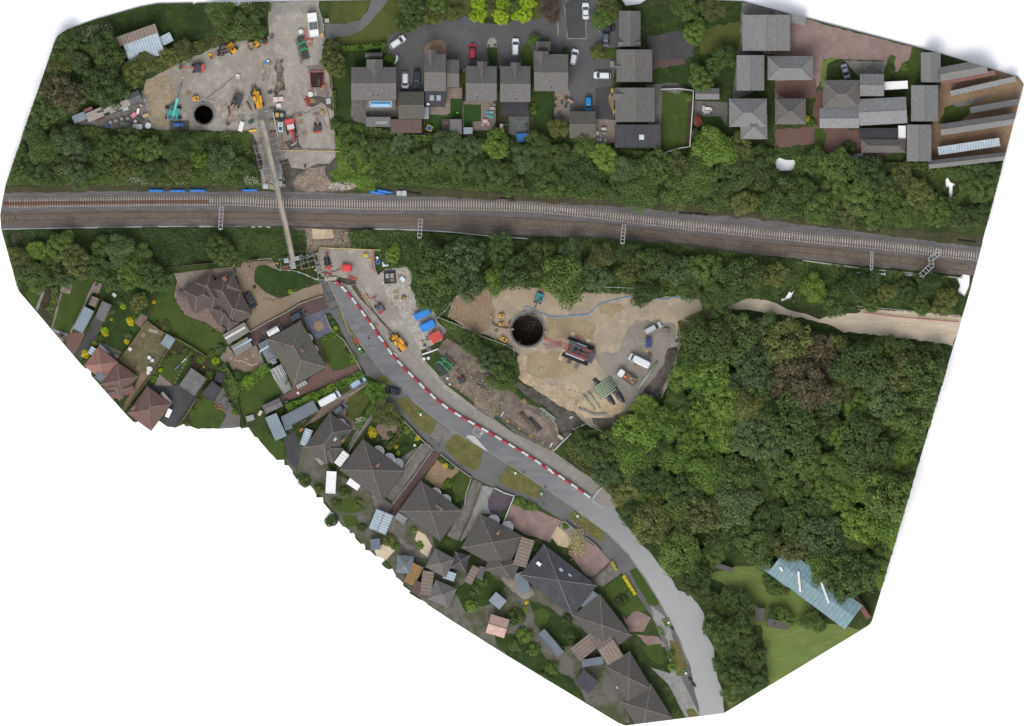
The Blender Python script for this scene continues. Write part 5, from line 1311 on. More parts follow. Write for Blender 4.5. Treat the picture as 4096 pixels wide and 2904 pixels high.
Bld(Q56,'long blue striped glazed roof in the orange brick yard',fE,(1330,1260,1830,1185,1810,1120),Q44,3,.6,rf_=Q37,wl_=Q36,ov=.1)
Bld(Q56,'dark green glazed roof strip in the orange brick yard',fE,(1590,920,1990,850,1985,800),Q44,3,.6,rf_='corrd',wl_=Q36,ov=.1)
Bld('house_row','cream and white gable strip at the top right edge',fE,(1430,780,1960,660,1945,620),Q44,3.4,.6,rf_=Q32,wl_=Q36,ov=.1)
Bld('house_row','narrow rust brown roof strip under the top right roof',fE,(1350,690,1790,610,1780,570),Q44,3.2,.5,rf_='rust',wl_=Q9,ov=.1)
Bld(Q48,'grey roof at the very top right of the lane estate',fE,(60,170,240,210,270,110),Q44,3.2,.5,rf_=Q22,ov=.1)
Bld(Q56,'white flat roofed conservatory between the pale house and terrace',fE,(888,730,1080,720,1075,655),Q44,2.6,.3,rf_=Q7,wl_=Q36,ov=.1)
Bld(Q56,'white edged conservatory beside the lowest terrace house',fE,(1000,1135,1062,1135,1062,1020),Q44,2.6,.3,rf_=Q7,wl_=Q36,ov=.1)
Bld(Q57,'long grey corrugated pavilion in the north west wood',fA,(1000,365,1280,262,1320,440),Q44,2.8,.8,rf_=Q37,wl_=Q42,ov=.2)
Bld(Q57,'brown panelled roof strip along the north side of the corrugated pavilion',fA,(945,385,1285,265,1275,185),Q44,3.6,.4,rf_=Q39,wl_=Q41,ov=.1)
Bld(Q57,'white corrugated lean-to at the east end of the pavilion',fA,(1330,370,1410,330,1415,240),Q44,2.6,.3,rf_=Q37,wl_=Q42,ov=.1)
# storage sheds in the west yard
Bld(Q54,'long pale corrugated storage shed, western half',fA,(715,985,900,900,880,865),Q44,2.6,.5,rf_='corrp',wl_=Q42,ov=.15)
Bld(Q54,'pale corrugated storage shed, wide western end',fA,(722,995,850,940,820,868),Q44,2.7,.5,rf_='corrp',wl_=Q42,ov=.1)
Bld(Q54,'long pale corrugated storage shed, narrow eastern half',fA,(895,925,1065,855,1040,800),Q44,2.5,.4,rf_='corrp',wl_=Q42,ov=.1)
Bld(Q54,'blue grey sheeted shed at the west end of the storage yard',fA,(605,1005,705,965,680,905),Q44,2.4,.3,rf_=Q34,wl_=Q42,ov=.1)
Bld(Q54,'charcoal and grey corrugated shed beside the crushed rock',fA,(1065,848,1155,810,1120,730),Q45,2.6,.6,rf_='corrd',wl_=Q42,ov=.15,rdg=False)
Bld(Q54,'small pale corrugated lean-to against the charcoal shed',fA,(1040,795,1062,785,1040,735),Q44,2.4,.2,rf_='corrp',wl_=Q42,ov=.1)
Bld(Q54,'rust red sheeted lean-to next to the blue grey shed',fA,(690,920,755,890,735,865),Q44,2.6,.2,rf_='rust',wl_=Q42,ov=.1)
Bld(Q54,'rust red strip between charcoal shed and long shed',fA,(1045,860,1064,850,1030,760),Q44,2.4,.2,rf_='rust',wl_=Q42,ov=.05)
Bld('solar_panel_array','dark blue solar panel on the long storage shed',fA,(790,920,845,905,840,893),Q44,3.2,.1,rf_=Q33,wl_=Q42,ov=.02)
# site cabins north
t,*_=Bld('site_cabin','long pale cabin roof with a dark panelled middle at the site gate',fB,(918,402,1018,390,985,135),Q43,2.7,rf_=Q7,wl_=Q42,ov=.02)
t.children[1].data.materials[0]=pm((196,192,176),.6)
p0,p1=l2(t,fB,955,280),0
s=S()
for k in(-1,1):
 for j in(-1,1):s.box(p0.x+k*.57,p0.y+j*.5,2.98,1.08,.95,.06)
s.B('roof_panel',pm((86,88,92),.4),t)
# bungalows south
BG='bungalows along the curving road'
B2=dict(rf_=Q10,win=2,gp_=BG)
WD=dict(wl_=Q41,ov=.05);WR=dict(wl_=Q36,ov=.05)
t,*_=Bld(Q58,'large square hipped grey bungalow beside the slate bed and front lawn',fJ,(350,890,730,675,1025,1220),Q50,2.9,2.6,rf_=Q8,wl_=Q36,swp=True,win=3,gp_=BG)
chimney(t,fJ,750,1020,4.8);vents(t,fJ,525,960,z=4.2)
def bay(parent,f,x,y,r,name='bay_window'):
 p=l2(parent,f,x,y);c=Vc((p.x,p.y));c=c*(1-.9/max(c.length,1));r*=.95
 o=S().lathe([(r,2.5),(r,2.62),(r*.9,2.66)],c.x,c.y,20).B(name,pm((112,116,120),.6),parent)
 S().rings([[(c.x+q*math.cos(2*PI*i/20),c.y+q*math.sin(2*PI*i/20),z)for i in range(20)]for q,z in((r+.02,2.5),(r+.1,2.5),(r+.1,2.68),(r+.02,2.68))],cap=False).B('gutter',Mw,o)
 S().lathe([(r*.92,0),(r*.92,2.49)],c.x,c.y,16).B('window',Mgl,o)
bay(t,fJ,838,850,1.25);bay(t,fJ,915,1010,1.35)
t,*_=Bld(Q56,'dark glazed conservatory with an arched end behind the large bungalow',fJ,(235,950,350,885,470,1110),Q50,2.5,.6,rf_=Q35,wl_=Q36,ov=.1)
t.children[1].data.materials[0]=glass((74,80,88),'dark_tinted_glass',.2)
add_box(t,fJ,310,1000,3.0,2.6,.5,.08,'roof_strip',pm((170,186,196),.3))
Bld('boiler_lid','grey ribbed box roof on the end of the dark conservatory',fJ,(375,1130,430,1100,455,1160),Q50,2.9,.3,rf_=Q34,**WR)
t,*_=Bld('veranda','white framed veranda with three grey roof panels behind the large bungalow',fJ,(388,1240,490,1185,565,1300),Q44,2.5,.4,rf_=Q32,wl_=Q42,ov=.1);t.children[1].data.materials[0]=pm((146,146,142),.6)
s=S();
for k in range(4):s.box(-1.5+k*1.0,0,2.99,.1,3.2,.06,rx=.12)
s.B('roof_bar',Mw,t)
t,*_=Bld('carport','arched white ribbed carport roof against the large bungalow',fJ,(332,800,455,732,495,795),'vault',2.3,.6,rf_=Q7,**WR)
s=S()
for k in range(8):s.box(-2.3+k*.65,0,2.94,.07,2.6,.08)
s.B('roof_rib',M_grey,t)
t,*_=Bld('porch_canopy','small white glazed canopy over the brick drive',fJ,(678,1425,790,1365,815,1405),Q44,2.4,.3,rf_=Q32,**WR)
s=S()
for k in range(4):s.box(-1.2+k*.8,0,2.85,.08,1.1,.08)
s.B('roof_bar',Mw,t)
# winged bungalow
t,*_=Bld('winged_bungalow','big brown roofed bungalow with several hipped wings beside the oval lawn',fH,(1150,300,1330,190,1510,520),Q50,2.9,3.0,rf_=Q16,wl_=Q36,win=2,gp_=BG,swp=True)
def wing(parent,f,pts,h,rs_,rf_,kind=Q50,swp=False,hip=None):
 ce,a,w_,d_=rect(f,*pts)
 if swp:a+=PI/2;w_,d_=d_,w_
 v=Matrix.Rotation(-parent.rotation_euler.z,3,'Z')@(Vc((ce.x,ce.y,0))-parent.location);a-=parent.rotation_euler.z
 M=Matrix.Translation((v.x,v.y,0))@Matrix.Rotation(a,4,'Z')
 s=S();s.box(0,0,h/2,w_-.6,d_-.6,h)
 for q in s.bm.verts:q.co=M@q.co
 s.B('wing_wall',W_[Q36],parent)
 s=S();rl=Rsh(s,kind,w_-.6,d_-.6,h-.01,rs_,.29,hip)
 for q in s.bm.verts:q.co=M@q.co
 ro=s.B('wing_roof',RF[rf_],parent)
 s=S()
 for p,q in rl:s.cyl(M@Vc(p),M@Vc(q),.1,.1,6)
 s.B('ridge_tiles',M_ridge,ro)
wing(t,fH,(972,320,1165,225,1265,425),2.9,2.6,Q16,hip=2.5)
wing(t,fH,(1068,268,1200,186,1330,420),2.88,2.3,Q16,swp=True)
wing(t,fH,(1240,255,1392,190,1455,330),2.87,2.2,Q16,swp=True)
wing(t,fH,(1190,470,1320,400,1395,560),2.86,2.2,Q16,swp=True)
wing(t,fH,(1260,430,1445,335,1520,545),2.85,2.5,Q16)
wing(t,fH,(1240,500,1330,440,1430,600),2.84,2.0,Q16,swp=True)
vents(t,fH,1240,405,z=4.6);add_box(t,fH,1315,235,3.8,1.2,1.0,.7,'chimney',W_[Q9])
Bld(Q54,'upper grey corrugated shed roof with a pale stripe beside the winged bungalow',fH,(1300,690,1475,585,1525,660),Q44,2.4,.3,rf_='corr',wl_=Q41,ov=.1)
Bld(Q54,'lower grey corrugated shed roof with a blue stripe beside the winged bungalow',fH,(1365,785,1500,705,1552,780),Q44,2.5,.3,rf_='corr',wl_=Q41,ov=.1)
for f_,a_,b_,c_,lb in((fH,(1320,720),(1480,628),pm((200,198,190),.6),'pale plastic sheet strip across the upper corrugated roof'),(fH,(1390,800),(1535,725),pm((150,178,192),.5),'pale blue plastic strip across the lower corrugated roof')):
 p=Vc(f_(*a_));q=Vc(f_(*b_));t=Th('roof_sheet',lb,'roof sheet',(p+q)/2,math.atan2((q-p).y,(q-p).x),z=2.78);S().box(0,0,.06,(q-p).length,.55,.05).B('sheet',c_,t)
# west gardens
t,*_=Bld(Q59,'faded red tiled half of the semi-detached house',fH,(172,940,292,785,455,900),Q50,3,2.4,rf_='pink',win=1,gp_=BG);Skl(t,fH,353,942,4.0,.9,1.2,c=(96,104,124))
t,*_=Bld(Q59,'dark brown tiled half of the semi-detached house',fH,(310,1090,440,905,620,1018),Q50,3,2.4,rf_='red',win=1,gp_=BG)
Bld(Q59,'brown hipped rear part of the semi-detached house at the ragged edge',fH,(330,1130,420,1000,560,1090),Q50,2.9,2.0,rf_='red',gp_=BG)
Bld(Q59,'lower red brown roof slope along the cut off edge',fH,(345,1120,560,1060,545,1170),Q45,2.8,1.4,rf_='red',gp_=BG)
Bld('flat_dormer','flat grey dormer on the faded red roof',fH,(258,1035,290,985,345,1025),Q43,3.9,rf_=Q35,**WR)
Bld('canopy','small blue white canopy at the corner of the red roof',fH,(203,835,235,780,275,800),Q44,2.5,.2,rf_=Q37,**WR)
Bld(Q47,'long white edged lean-to along the red roofed house',fH,(290,782,305,765,388,822),Q44,2.3,.2,rf_=Q32,wl_=Q36,ov=.03)
t,*_=Bld(Q58,'brown red hipped bungalow at the ragged south edge',fH,(525,1325,690,1105,890,1245),Q50,2.9,2.6,rf_='red',win=2,gp_=BG);chimney(t,fH,575,1285,4.2)
Bld(Q47,'white glazed lean-to on the brown red bungalow',fH,(795,1165,815,1148,912,1222),Q44,2.4,.2,rf_=Q32,**WR)
Bld('canopy','small white porch beside the tarmac yard',fH,(830,1350,860,1285,888,1310),Q44,2.4,.2,rf_=Q7,**WR)
Bld(Q53,'stippled grey flat garage roof below the washing line lawn',fH,(945,1100,1045,957,1165,1055),Q43,2.5,rf_=Q36,wl_=Q40,ov=.05)
Bld(Q54,'dark flat shed with white edge beside the small lawn',fH,(1130,1165,1215,1062,1300,1120),Q43,2.5,rf_=Q33,**WR)
Bld(Q54,'narrow dark lean-to roof behind the white edged shed',fH,(1230,1060,1255,985,1315,1050),Q43,2.3,rf_='feltb',**WD)
Bld(Q53,'long pale blue grey garage roof between slab path and grey garage',fG,(590,1245,685,1065,765,1105),Q43,2.5,rf_=Q34,**WR)
Bld(Q53,'grey flat garage with a teal front beside the tarmac path',fG,(768,1162,830,1022,910,1048),Q43,2.5,rf_='plank',**WR)
Bld('polytunnel','beige ribbed arched tunnel roof at the end of the blue grey garage',fG,(715,1050,745,980,808,1010),'vault',1.6,.7,rf_=Q39,wl_=Q42,ov=.05)
Bld(Q54,'square pale blue shed roof at the corner of the worn yard',fG,(1300,1372,1352,1288,1425,1335),Q43,2.3,rf_=Q34,**WD)
Bld(Q48,'sliver of red hipped roof at the western cut edge',fG,(455,1330,470,1285,540,1300),Q50,2.9,1.2,rf_='red')
Bld(Q54,'mossy grey shed roof with a red ridge next to the dark hedge',fL,(300,250,440,185,475,250),Q45,2.3,.6,rf_=Q36,wl_=Q41,ov=.1)
t,*_=Bld(Q53,'long dark grey flat garage behind the white van',fL,(455,340,715,205,765,290),Q43,2.6,rf_=Q35,**WR)
Bld(Q53,'south west arm of the long dark grey garage roof',fL,(455,345,515,325,560,430),Q43,2.55,rf_=Q35,**WR)
Bld(Q54,'tall pale blue corrugated shed at the ragged edge',fL,(410,535,325,348,415,305),Q44,2.5,.3,rf_=Q34,wl_=Q36,ov=.05,swp=True)
# further bungalows
t,*_=Bld(Q58,'grey hipped bungalow just below the blue estate car with a small rear skylight',fL,(640,590,850,305,1035,445),Q50,2.9,2.7,rf_=Q10,wl_=Q36,win=2,gp_=BG);Skl(t,fL,887,517,4.6,.9,1.1,c=(170,186,196));chimney(t,fL,960,530,4.2)
wing(t,fL,(740,620,830,500,960,600),2.85,2.0,Q10,hip=2)
bay(t,fL,955,375,1.3);bay(t,fL,1000,415,1.1)
Bld(Q56,'white framed arched conservatory on the west side of the first grey bungalow',fL,(605,560,650,430,715,450),'vault',2.4,.5,rf_=Q37,**WR)
Bld(Q56,'pale octagonal conservatory roof on the south side of the first grey bungalow',fL,(725,670,790,615,850,680),Q50,2.4,.8,rf_=Q32,**WR)
t,*_=Bld(Q58,'large grey hipped bungalow with white bay fronts in the middle of the row',fL,(930,770,1120,520,1475,765),Q50,2.9,2.9,rf_=Q10,wl_=Q36,win=3,gp_=BG);chimney(t,fL,1240,735,4.8);vents(t,fL,985,722,z=4)
bay(t,fL,1255,595,1.5);bay(t,fL,1355,665,1.5);bay(t,fL,1430,715,1.4)
t,*_=Bld('veranda','white panelled roof between two grey bungalows',fL,(885,710,960,610,1015,645),Q44,2.5,.3,rf_=Q7,**WR);s=S();[s.box(-1.6+k*.85,0,2.93,.06,2.2,.05,rx=.13)for k in range(5)];s.B('roof_bar',M_grey,t)
t,*_=Bld('veranda','white panelled lean-to on the rear of the large grey bungalow',fL,(985,880,1015,835,1110,885),Q44,2.5,.3,rf_=Q7,**WR)
Bld(Q56,'irregular white conservatory roof at the ragged edge',fL,(815,960,825,780,905,800),Q43,2.6,rf_=Q7,**WR)
t,*_=Bld(Q58,'grey hipped bungalow with a flat roof box beside the red brick drive',fL,(1410,1105,1590,857,1925,1105),Q50,2.9,2.8,rf_=Q10,wl_=Q36,win=3,gp_=BG)
bay(t,fL,1715,935,1.5);bay(t,fL,1810,1000,1.5)
Bld('roof_box','small flat roof box with yellowish top on the grey bungalow',fL,(1685,1100,1715,1052,1775,1085),Q43,4.6,rf_=Q39,wl_=Q42,ov=.05)
Bld(Q47,'glassy grey lean-to roof on the rear of the bungalow with the roof box',fO,(1010,400,1020,300,1150,320),Q44,2.9,.4,rf_=Q35,wl_=Q9,ov=.05)
Bld(Q47,'second glassy lean-to roof next to the first, paler',fO,(1125,440,1150,345,1225,365),Q44,2.7,.4,rf_=Q34,wl_=Q9,ov=.05)
t,*_=Bld(Q58,'wide grey hipped roof below the plum slate bed',fM,(700,1200,850,920,1215,1100),Q50,3,2.8,rf_=Q10,wl_=Q36,win=3,gp_=BG);chimney(t,fM,1000,1080,5)
bay(t,fM,965,950,1.5);bay(t,fM,1095,1010,1.5)
Bld(Q48,'grey roof stepping down behind the wide hipped bungalow',fM,(890,1380,950,1230,1180,1320),Q50,3,1.8,rf_=Q10,wl_=Q40,gp_=BG)
Bld(Q48,'dormered buff stone wall house beside the wide hipped bungalow',fM,(1120,1330,1190,1110,1290,1160),Q44,3.4,.4,rf_=Q39,wl_=Q40,gp_=BG)
t,*_=Bld(Q58,'long charcoal roofed house below the pale bed with three roof windows',fM,(1175,1420,1370,1170,1800,1510),Q50,3,2.6,rf_=Q33,wl_=Q40,win=3,gp_=BG)
Skl(t,fM,1330,1330,4.3,.8,1.2,c=(225,228,230));Skl(t,fM,1510,1380,4.4,.7,1.0);Skl(t,fM,1580,1425,4.2,.7,.8)
t,*_=Bld(Q48,'long blue grey flat roof behind the charcoal roofed house',fN,(600,480,690,350,930,760),Q43,2.8,rf_=Q35,wl_=Q40,ov=.05,swp=False)
t,*_=Bld(Q58,'dark grey roofed house beside the yellow hedge strip',fN,(790,730,1010,560,1270,890),Q50,3,2.4,rf_=Q10,wl_=Q40,win=2,gp_=BG)
t,*_=Bld(Q58,'long grey gabled roof running down behind the dark roofed house',fN,(900,860,1030,780,1270,1040),Q45,2.9,1.6,rf_=Q39,wl_=Q40,gp_=BG);t.children[1].data.materials[0]=RF[Q10]
t,*_=Bld(Q58,'large dark roofed house at the bottom of the street',fN,(1050,1140,1250,1020,1460,1320),Q50,3,2.6,rf_=Q10,wl_=Q40,win=2,gp_=BG)
t,*_=Bld(Q58,'lowest dark roofed house above the bottom edge',fN,(1180,1430,1420,1280,1600,1550),Q50,3,2.2,rf_=Q10,wl_=Q40,win=2,gp_=BG)
Bld(Q48,'dark wedge roof beside the white gap near the bottom',fN,(800,1270,880,1170,1030,1230),Q44,3,.4,rf_=Q33,wl_=Q40,gp_=BG)
Bld(Q47,'light blue glazed roof beside the white gap near the bottom',fN,(1140,1320,1150,1265,1250,1340),Q44,2.6,.3,rf_=Q37,**WR)
Bld(Q47,'pale blue roof strip at the bottom cut edge',fN,(1290,1600,1265,1480,1300,1475),Q44,2.6,.3,rf_=Q37,**WR)
Bld(Q48,'buff stone fronted house with three small windows facing the back lawn',fN,(850,1100,770,1000,960,900),Q44,3.4,.3,rf_=Q39,wl_=Q40,gp_=BG);
Bld(Q47,'grey felt roof directly below the buff stone front',fN,(870,1150,860,1090,1030,1050),Q44,2.6,.2,rf_=Q35,wl_=Q40,ov=.05)
Bld(Q54,'slate grey shed roof between back lawn and shrubs',fN,(670,1070,510,880,580,860),Q43,2.5,rf_=Q35,wl_=Q40,ov=.05)
Bld(Q58,'salmon pink roofed bungalow at the bottom left edge',fN,(85,870,130,720,260,830),Q45,2.8,1.6,rf_='salmon',wl_=Q36,gp_=BG,swp=True)
Bld(Q56,'grey white panelled roof left above the salmon roof',fN,(110,610,170,540,260,610),Q44,2.6,.4,rf_=Q34,**WR)
Bld(Q58,'grey hipped roof with white edges left of the salmon roof',fO,(1150,1120,1225,945,1400,1060),Q50,2.9,1.8,rf_=Q31,wl_=Q36,gp_=BG,swp=True)
Bld(Q58,'grey tiled roof above the white edged one with a pale blue end',fO,(1130,830,1220,660,1390,780),Q50,2.9,1.8,rf_=Q17,wl_=Q36,gp_=BG,swp=True)
Bld(Q47,'pale blue flat roof below the grey tiled one',fO,(1285,930,1310,855,1405,910),Q43,2.5,rf_=Q37,**WR)
Bld(Q48,'dark shiny roof with white stripes right of the grey tiled roof',fO,(1360,840,1400,690,1520,780),Q50,2.9,1.4,rf_=Q33,wl_=Q36,gp_=BG)
Bld(Q48,'brown grey roof right of the dark shiny roof',fO,(1480,960,1560,810,1620,850),Q44,2.9,.6,rf_=Q39,wl_=Q36,gp_=BG)
Bld(Q54,'blue white corrugated roof at the end of the brick drive',fO,(620,480,690,305,835,380),Q45,2.5,.8,rf_=Q37,wl_=Q36,ov=.1)
Bld(Q54,'pale grey flat roof beside the blue white corrugated roof',fO,(850,390,885,335,975,385),Q43,2.5,rf_=Q32,**WR)
Bld(Q54,'tan orange timber roof at the ragged south west edge',fO,(935,960,1020,790,1110,840),Q44,2.5,.4,rf_=Q38,**WD)
Bld(Q48,'grey stained roof at the ragged edge above the orange timber roof',fO,(865,880,880,720,1020,800),Q50,2.7,1.2,rf_=Q35,wl_=Q36)
Bld(Q48,'dark brown timber house end right below the orange timber roof',fO,(1000,1050,1050,950,1130,1100),Q44,2.7,.4,rf_='corrb',**WR)
Bld(Q48,'grey walled house strip beside the orange timber roof',fO,(1080,1080,1110,860,1200,960),Q44,2.9,.3,rf_=Q39,**WR)
Bld(Q48,'grey slab roof at the ragged edge next to the white arc',fO,(640,680,630,580,720,590),Q44,2.6,.3,rf_=Q35,**WR)
Bld(Q47,'charcoal blue ribbed roof left of the back gardens',fN,(10,430,40,330,75,380),Q44,2.6,.3,rf_='corrd',**WR)
Bld(Q47,'lilac grey roof right of the sandy back yard',fN,(310,400,400,370,470,530),Q44,2.6,.3,rf_=Q35,**WR)
# teal barn
t,*_=Bld('sports_barn','long teal sheeted barn roof beside the playing field',fQ,(850,520,1400,930,1530,760),Q45,5,.9,rf_='teal',wl_=Q42,ov=.3,rdg=False)
t2,*_=Bld('sports_barn','narrow north west end of the teal barn',fQ,(800,490,830,450,1080,500),Q44,4.2,.8,rf_='teal',wl_=Q42,ov=.2)
for q in((1065,510,1080,660),(1230,590,1285,740),(935,480,950,510)):
 a,b=Vc(fQ(q[0],q[1])),Vc(fQ(q[2],q[3]));th_=Th('roof_cowl',['long white ridge cowl across the teal barn, northern','long white ridge cowl across the teal barn, southern','short white cowl at the north end of the teal barn'][0 if q[0]==1065 else 1 if q[0]==1230 else 2],'roof cowl',(a+b)/2,math.atan2((b-a).y,(b-a).x),z=5.6)
 S().box(0,0,.4,(b-a).length,.6,.7,bev=.1).B('cowl',Mw,th_)
Bld('site_office','low terracotta edge building at the end of the teal barn',fQ,(1450,700,1480,680,1600,830),Q44,3,.3,rf_='rust',wl_=Q9,ov=.05)
for i,q in En(((450,440,600,490,575,520),(650,670,710,680,700,750),(760,770,830,780,825,880),(850,850,1000,880,960,930))):
 Bld(Q57,['dark grey tiled roof corner at the wood edge of the field','small dark roof beside the trees of the field','narrow dark roof west of the wedge roof','wedge shaped dark tiled roof on the playing field'][i],fQ,q,Q44,2.6,.4,rf_=Q10,wl_=Q40,ov=.05)
# -- railway, shafts, footbridge, fences
def line(*segs):return[Vc(p)for s_ in segs for p in P(s_[0],*s_[1])]
NTR=line((fG,(-20,229,500,221,1000,214,1500,210,2030,210)),(fF,(400,975,800,982,1200,992,1624,1005)),(fV,(1100,459,1250,468)),(fR,(0,142,200,161,400,183,840,230,1250,268,1500,300,1800,333)))
STR=line((fG,(-10,356,500,343,1000,334,1500,330,2030,333)),(fF,(400,1128,800,1136,1200,1144,1624,1156)),(fV,(1100,494,1250,502,1400,513)),(fR,(150,247,560,283,850,305,1150,338,1500,378,1790,412)))
def Rsm(pts,step):
 out=[];L=0;nxt=0
 for a,b in zip(pts,pts[1:]):
  l=(b-a).length
  while nxt<=L+l:
   t=(nxt-L)/l;out.append((a+(b-a)*t,(b-a).normalized()));nxt+=step
  L+=l
 return out
def Sl(pts,it=2):
 for _ in range(it):
  q=[pts[0]]
  for a,b in zip(pts,pts[1:]):q+=[a*.75+b*.25,a*.25+b*.75]
  pts=q+[pts[-1]]
 return pts
NTR=[p for p in Sl(NTR)if Hd(p.x,p.y)>.3];STR=[p for p in Sl(STR)if Hd(p.x,p.y)>.3]
M_rail=pm((120,104,90),.45,.5,name='worn_rail_steel');M_rust=pm((118,74,52),.8,name='rusty_rail')
def sweep(s,pts,prof,mi=0):
 n=len(pts)
 rg=[]
 for i,p in En(pts):
  t=(pts[min(i+1,n-1)]-pts[max(i-1,0)]).normalized();v=Vc((-t.y,t.x))
  rg.append([(p.x+v.x*a,p.y+v.y*a,z)for a,z in prof])
 s.rings(rg,mi,smooth=False)
def offset(pts,d_):
 o=[]
 for i,p in En(pts):
  t=(pts[min(i+1,len(pts)-1)]-pts[max(i-1,0)]).normalized();o.append(p+Vc((-t.y,t.x))*d_)
 return o
def track(pts,lb_,sl_mat,sd_):
 t=Th('railway_track',lb_,'railway track',(pts[0].x,pts[0].y),0,'railway tracks',z=0)
 base=-Vc((t.location.x,t.location.y));q=[p+base for p in pts]
 for sd in(-1,1):
  s=S();sweep(s,offset(q,sd*.7525),[(-.07,.2),(.07,.2),(.05,.34),(-.05,.34)]);s.B(Q60,M_rail,t)
 sp=Rsm(q,.66);rr=random.Random(sd_)
 def sl(bm_s,p,u,j=0):
  a=math.atan2(u.y,u.x)+PI/2+rr.uniform(-.012,.012)
  bm_s.box(p.x,p.y,.16,2.5,.27,.16,a,top=.93)
 me=None;rest=S();order=sorted(range(len(sp)),key=lambda i:abs(sp[i][0].x+pts[0].x+40))
 first=set(order[:98])
 s0=S();s0.box(0,0,.16,2.5,.27,.16,top=.93);o0=s0.B('sleeper',sl_mat,t);me=o0.data
 used_first=False
 for i,(p,u)in En(sp):
  a=math.atan2(u.y,u.x)+PI/2+rr.uniform(-.012,.012)
  if i in first:
   o=o0 if not used_first else Lk('sleeper',me,sl_mat,t);used_first=True
   o.location=(p.x,p.y,0);o.rotation_euler=(0,0,a)
  else:sl(rest,p,u)
 o=rest.B('sleepers',sl_mat,t);o['kind']='stuff'
 return t
track(NTR,'northern railway track with pale concrete sleepers on grey ballast',gm('pale_concrete_sleeper',(176,170,158),(150,144,134),(196,192,182),s1=.5,s2=1.2,f=.12),3)
track(STR,'southern railway track with tan sleepers on brown ballast',gm('brown_concrete_sleeper',(122,108,92),(96,84,72),(142,128,108),s1=.5,s2=1.2,f=.14),4)
for k,dy in En((-.28,0.0,.28)):
 q=line((fG,(16,233,500,227,1000,221,1400,217,1690,216)));q=Sl(q)
 t=Th('loose_rail',['rusty loose rail lying in the northern track, upper of three','rusty loose rail lying in the northern track, middle of three','rusty loose rail lying in the northern track, lower of three'][k],Q60,q[0],0,'loose rails',z=.25)
 s=S();sweep(s,[p-q[0]for p in offset(q,-dy)],[(-.09,0),(.09,0),(.04,.14),(-.04,.14)]);s.B(Q60,M_rust,t)
for pts,lb,m_,w_ in((line((fG,(18,441,500,431,1000,423,1400,416,1970,419))),'white cable trough along the south side of the line, western length',pm((158,162,160),.7),.32),(line((fI,(880,105,1150,108,1400,119,1700,135,1900,155,2030,170)),(fV,(1180,534,))),'white cable trough beside the second gantry',pm((158,162,160),.7),.3),
(line((fR,(760,358,1000,390,1140,408,1400,432,1700,462))),'pale cable trough at the eastern end of the line',pm((168,166,152),.7),.3),(line((fF,(470,1240,650,1236,900,1244,1200,1258,1624,1262)),(fI,(700,98,870,102))),'black sleeved cable run below the footbridge',Mk,.22)):
 pts=Sl(pts,1);t=Th('cable_trough',lb,'cable trough',pts[0],0,z=.06)
 s=S();sweep(s,[p-pts[0]for p in pts],[(-w_/2,0),(w_/2,0),(w_/2,.18),(-w_/2,.18)]);s.B('trough',m_,t)
 s=S();
 for p,u in Rsm([p-pts[0]for p in pts],1.0):s.box(p.x,p.y,.19,.9,w_*.8,.03,math.atan2(u.y,u.x))
 s.B('trough_lids',m_,t)
for q in((285,1240,325,1240),(357,1236,400,1236),(448,1240,492,1240)):
 a,b=Vc(fF(q[0],q[1])),Vc(fF(q[2],q[3]));t=Th('cable_trough','short white trough piece %s of the footbridge'%{285:'farthest west',357:'second farthest west',448:'nearest the west side'}[q[0]],'cable trough',(a+b)/2,0,'short trough pieces',z=.08)
 S().box(0,0,.1,(b-a).length,.36,.16,bev=.02).box(0,0,.2,(b-a).length*.9,.3,.04).B('trough',pm((158,162,160),.7),t)
# covered rolls beside the line
M_blue=pm((22,104,186),.45,name='blue_wrap')
for i,(f,x0,y0,x1,y1,lb)in En(((fG,1205,124,1336,127,'blue wrapped roll beside the line, westernmost'),(fG,1378,127,1507,126,'blue wrapped roll beside the line, second from the west'),(fG,1538,123,1673,127,'blue wrapped roll beside the line with thin poles above it'),
(fF,182,840,356,838,'blue wrapped roll beside the line, closest to the footbridge'),(fC,360,1556,488,1572,'lower blue wrapped roll of the pair east of the footbridge'),(fC,422,1543,550,1565,'upper blue wrapped roll of the pair east of the footbridge'))):
 a,b=Vc(f(x0,y0)),Vc(f(x1,y1));t=Th('wrapped_roll',lb,'wrapped roll',(a+b)/2,math.atan2((b-a).y,(b-a).x),'blue wrapped rolls beside the line')
 L=(b-a).length;S().rings([[(x,r*math.cos(u*PI/5),.36+r*.9*math.sin(u*PI/5))for u in range(10)]for x,r in((-L/2,.22),(-L/2+.1,.36),(-L/5,.39),(L/5,.37),(L/2-.1,.36),(L/2,.2))]).B('wrap',M_blue,t)
 s=S()
 for k in(-.3,.05,.33):s.cyl((L*k-.04,0,.36),(L*k+.04,0,.36),.41,.41,10)
 s.B('straps',pm((70,150,215),.5),t)
def poles(f,pts,n,lb_,col=(70,66,62),w_=.12,L_=None):
 a,b=Vc(f(*pts[:2])),Vc(f(*pts[2:]));t=Th('pole_bundle',lb_,'pole bundle',(a+b)/2,math.atan2((b-a).y,(b-a).x));L=(b-a).length;rr=random.Random(len(lb_))
 s=S()
 for k in range(n):s.cyl((-L/2+rr.uniform(0,.4),(k-n/2)*w_*1.3,.1+.05*(k%2)),(L/2-rr.uniform(0,.4),(k-n/2)*w_*1.3+rr.uniform(-.06,.06),.1),w_/2,w_/2,6)
 s.B('poles',pm(col,.7),t);s=S();[s.box(L*k,0,.13,.08,n*w_*1.4,.16)for k in(-.3,.3)];s.B('strap',M_grey,t);return t
poles(fG,(1200,108,1300,112),3,'thin dark poles beside the westernmost blue roll');poles(fG,(1570,102,1740,108),3,'thin dark poles above the third blue roll')
poles(fC,(560,1535,660,1548),3,'thin dark poles above the grey crates');
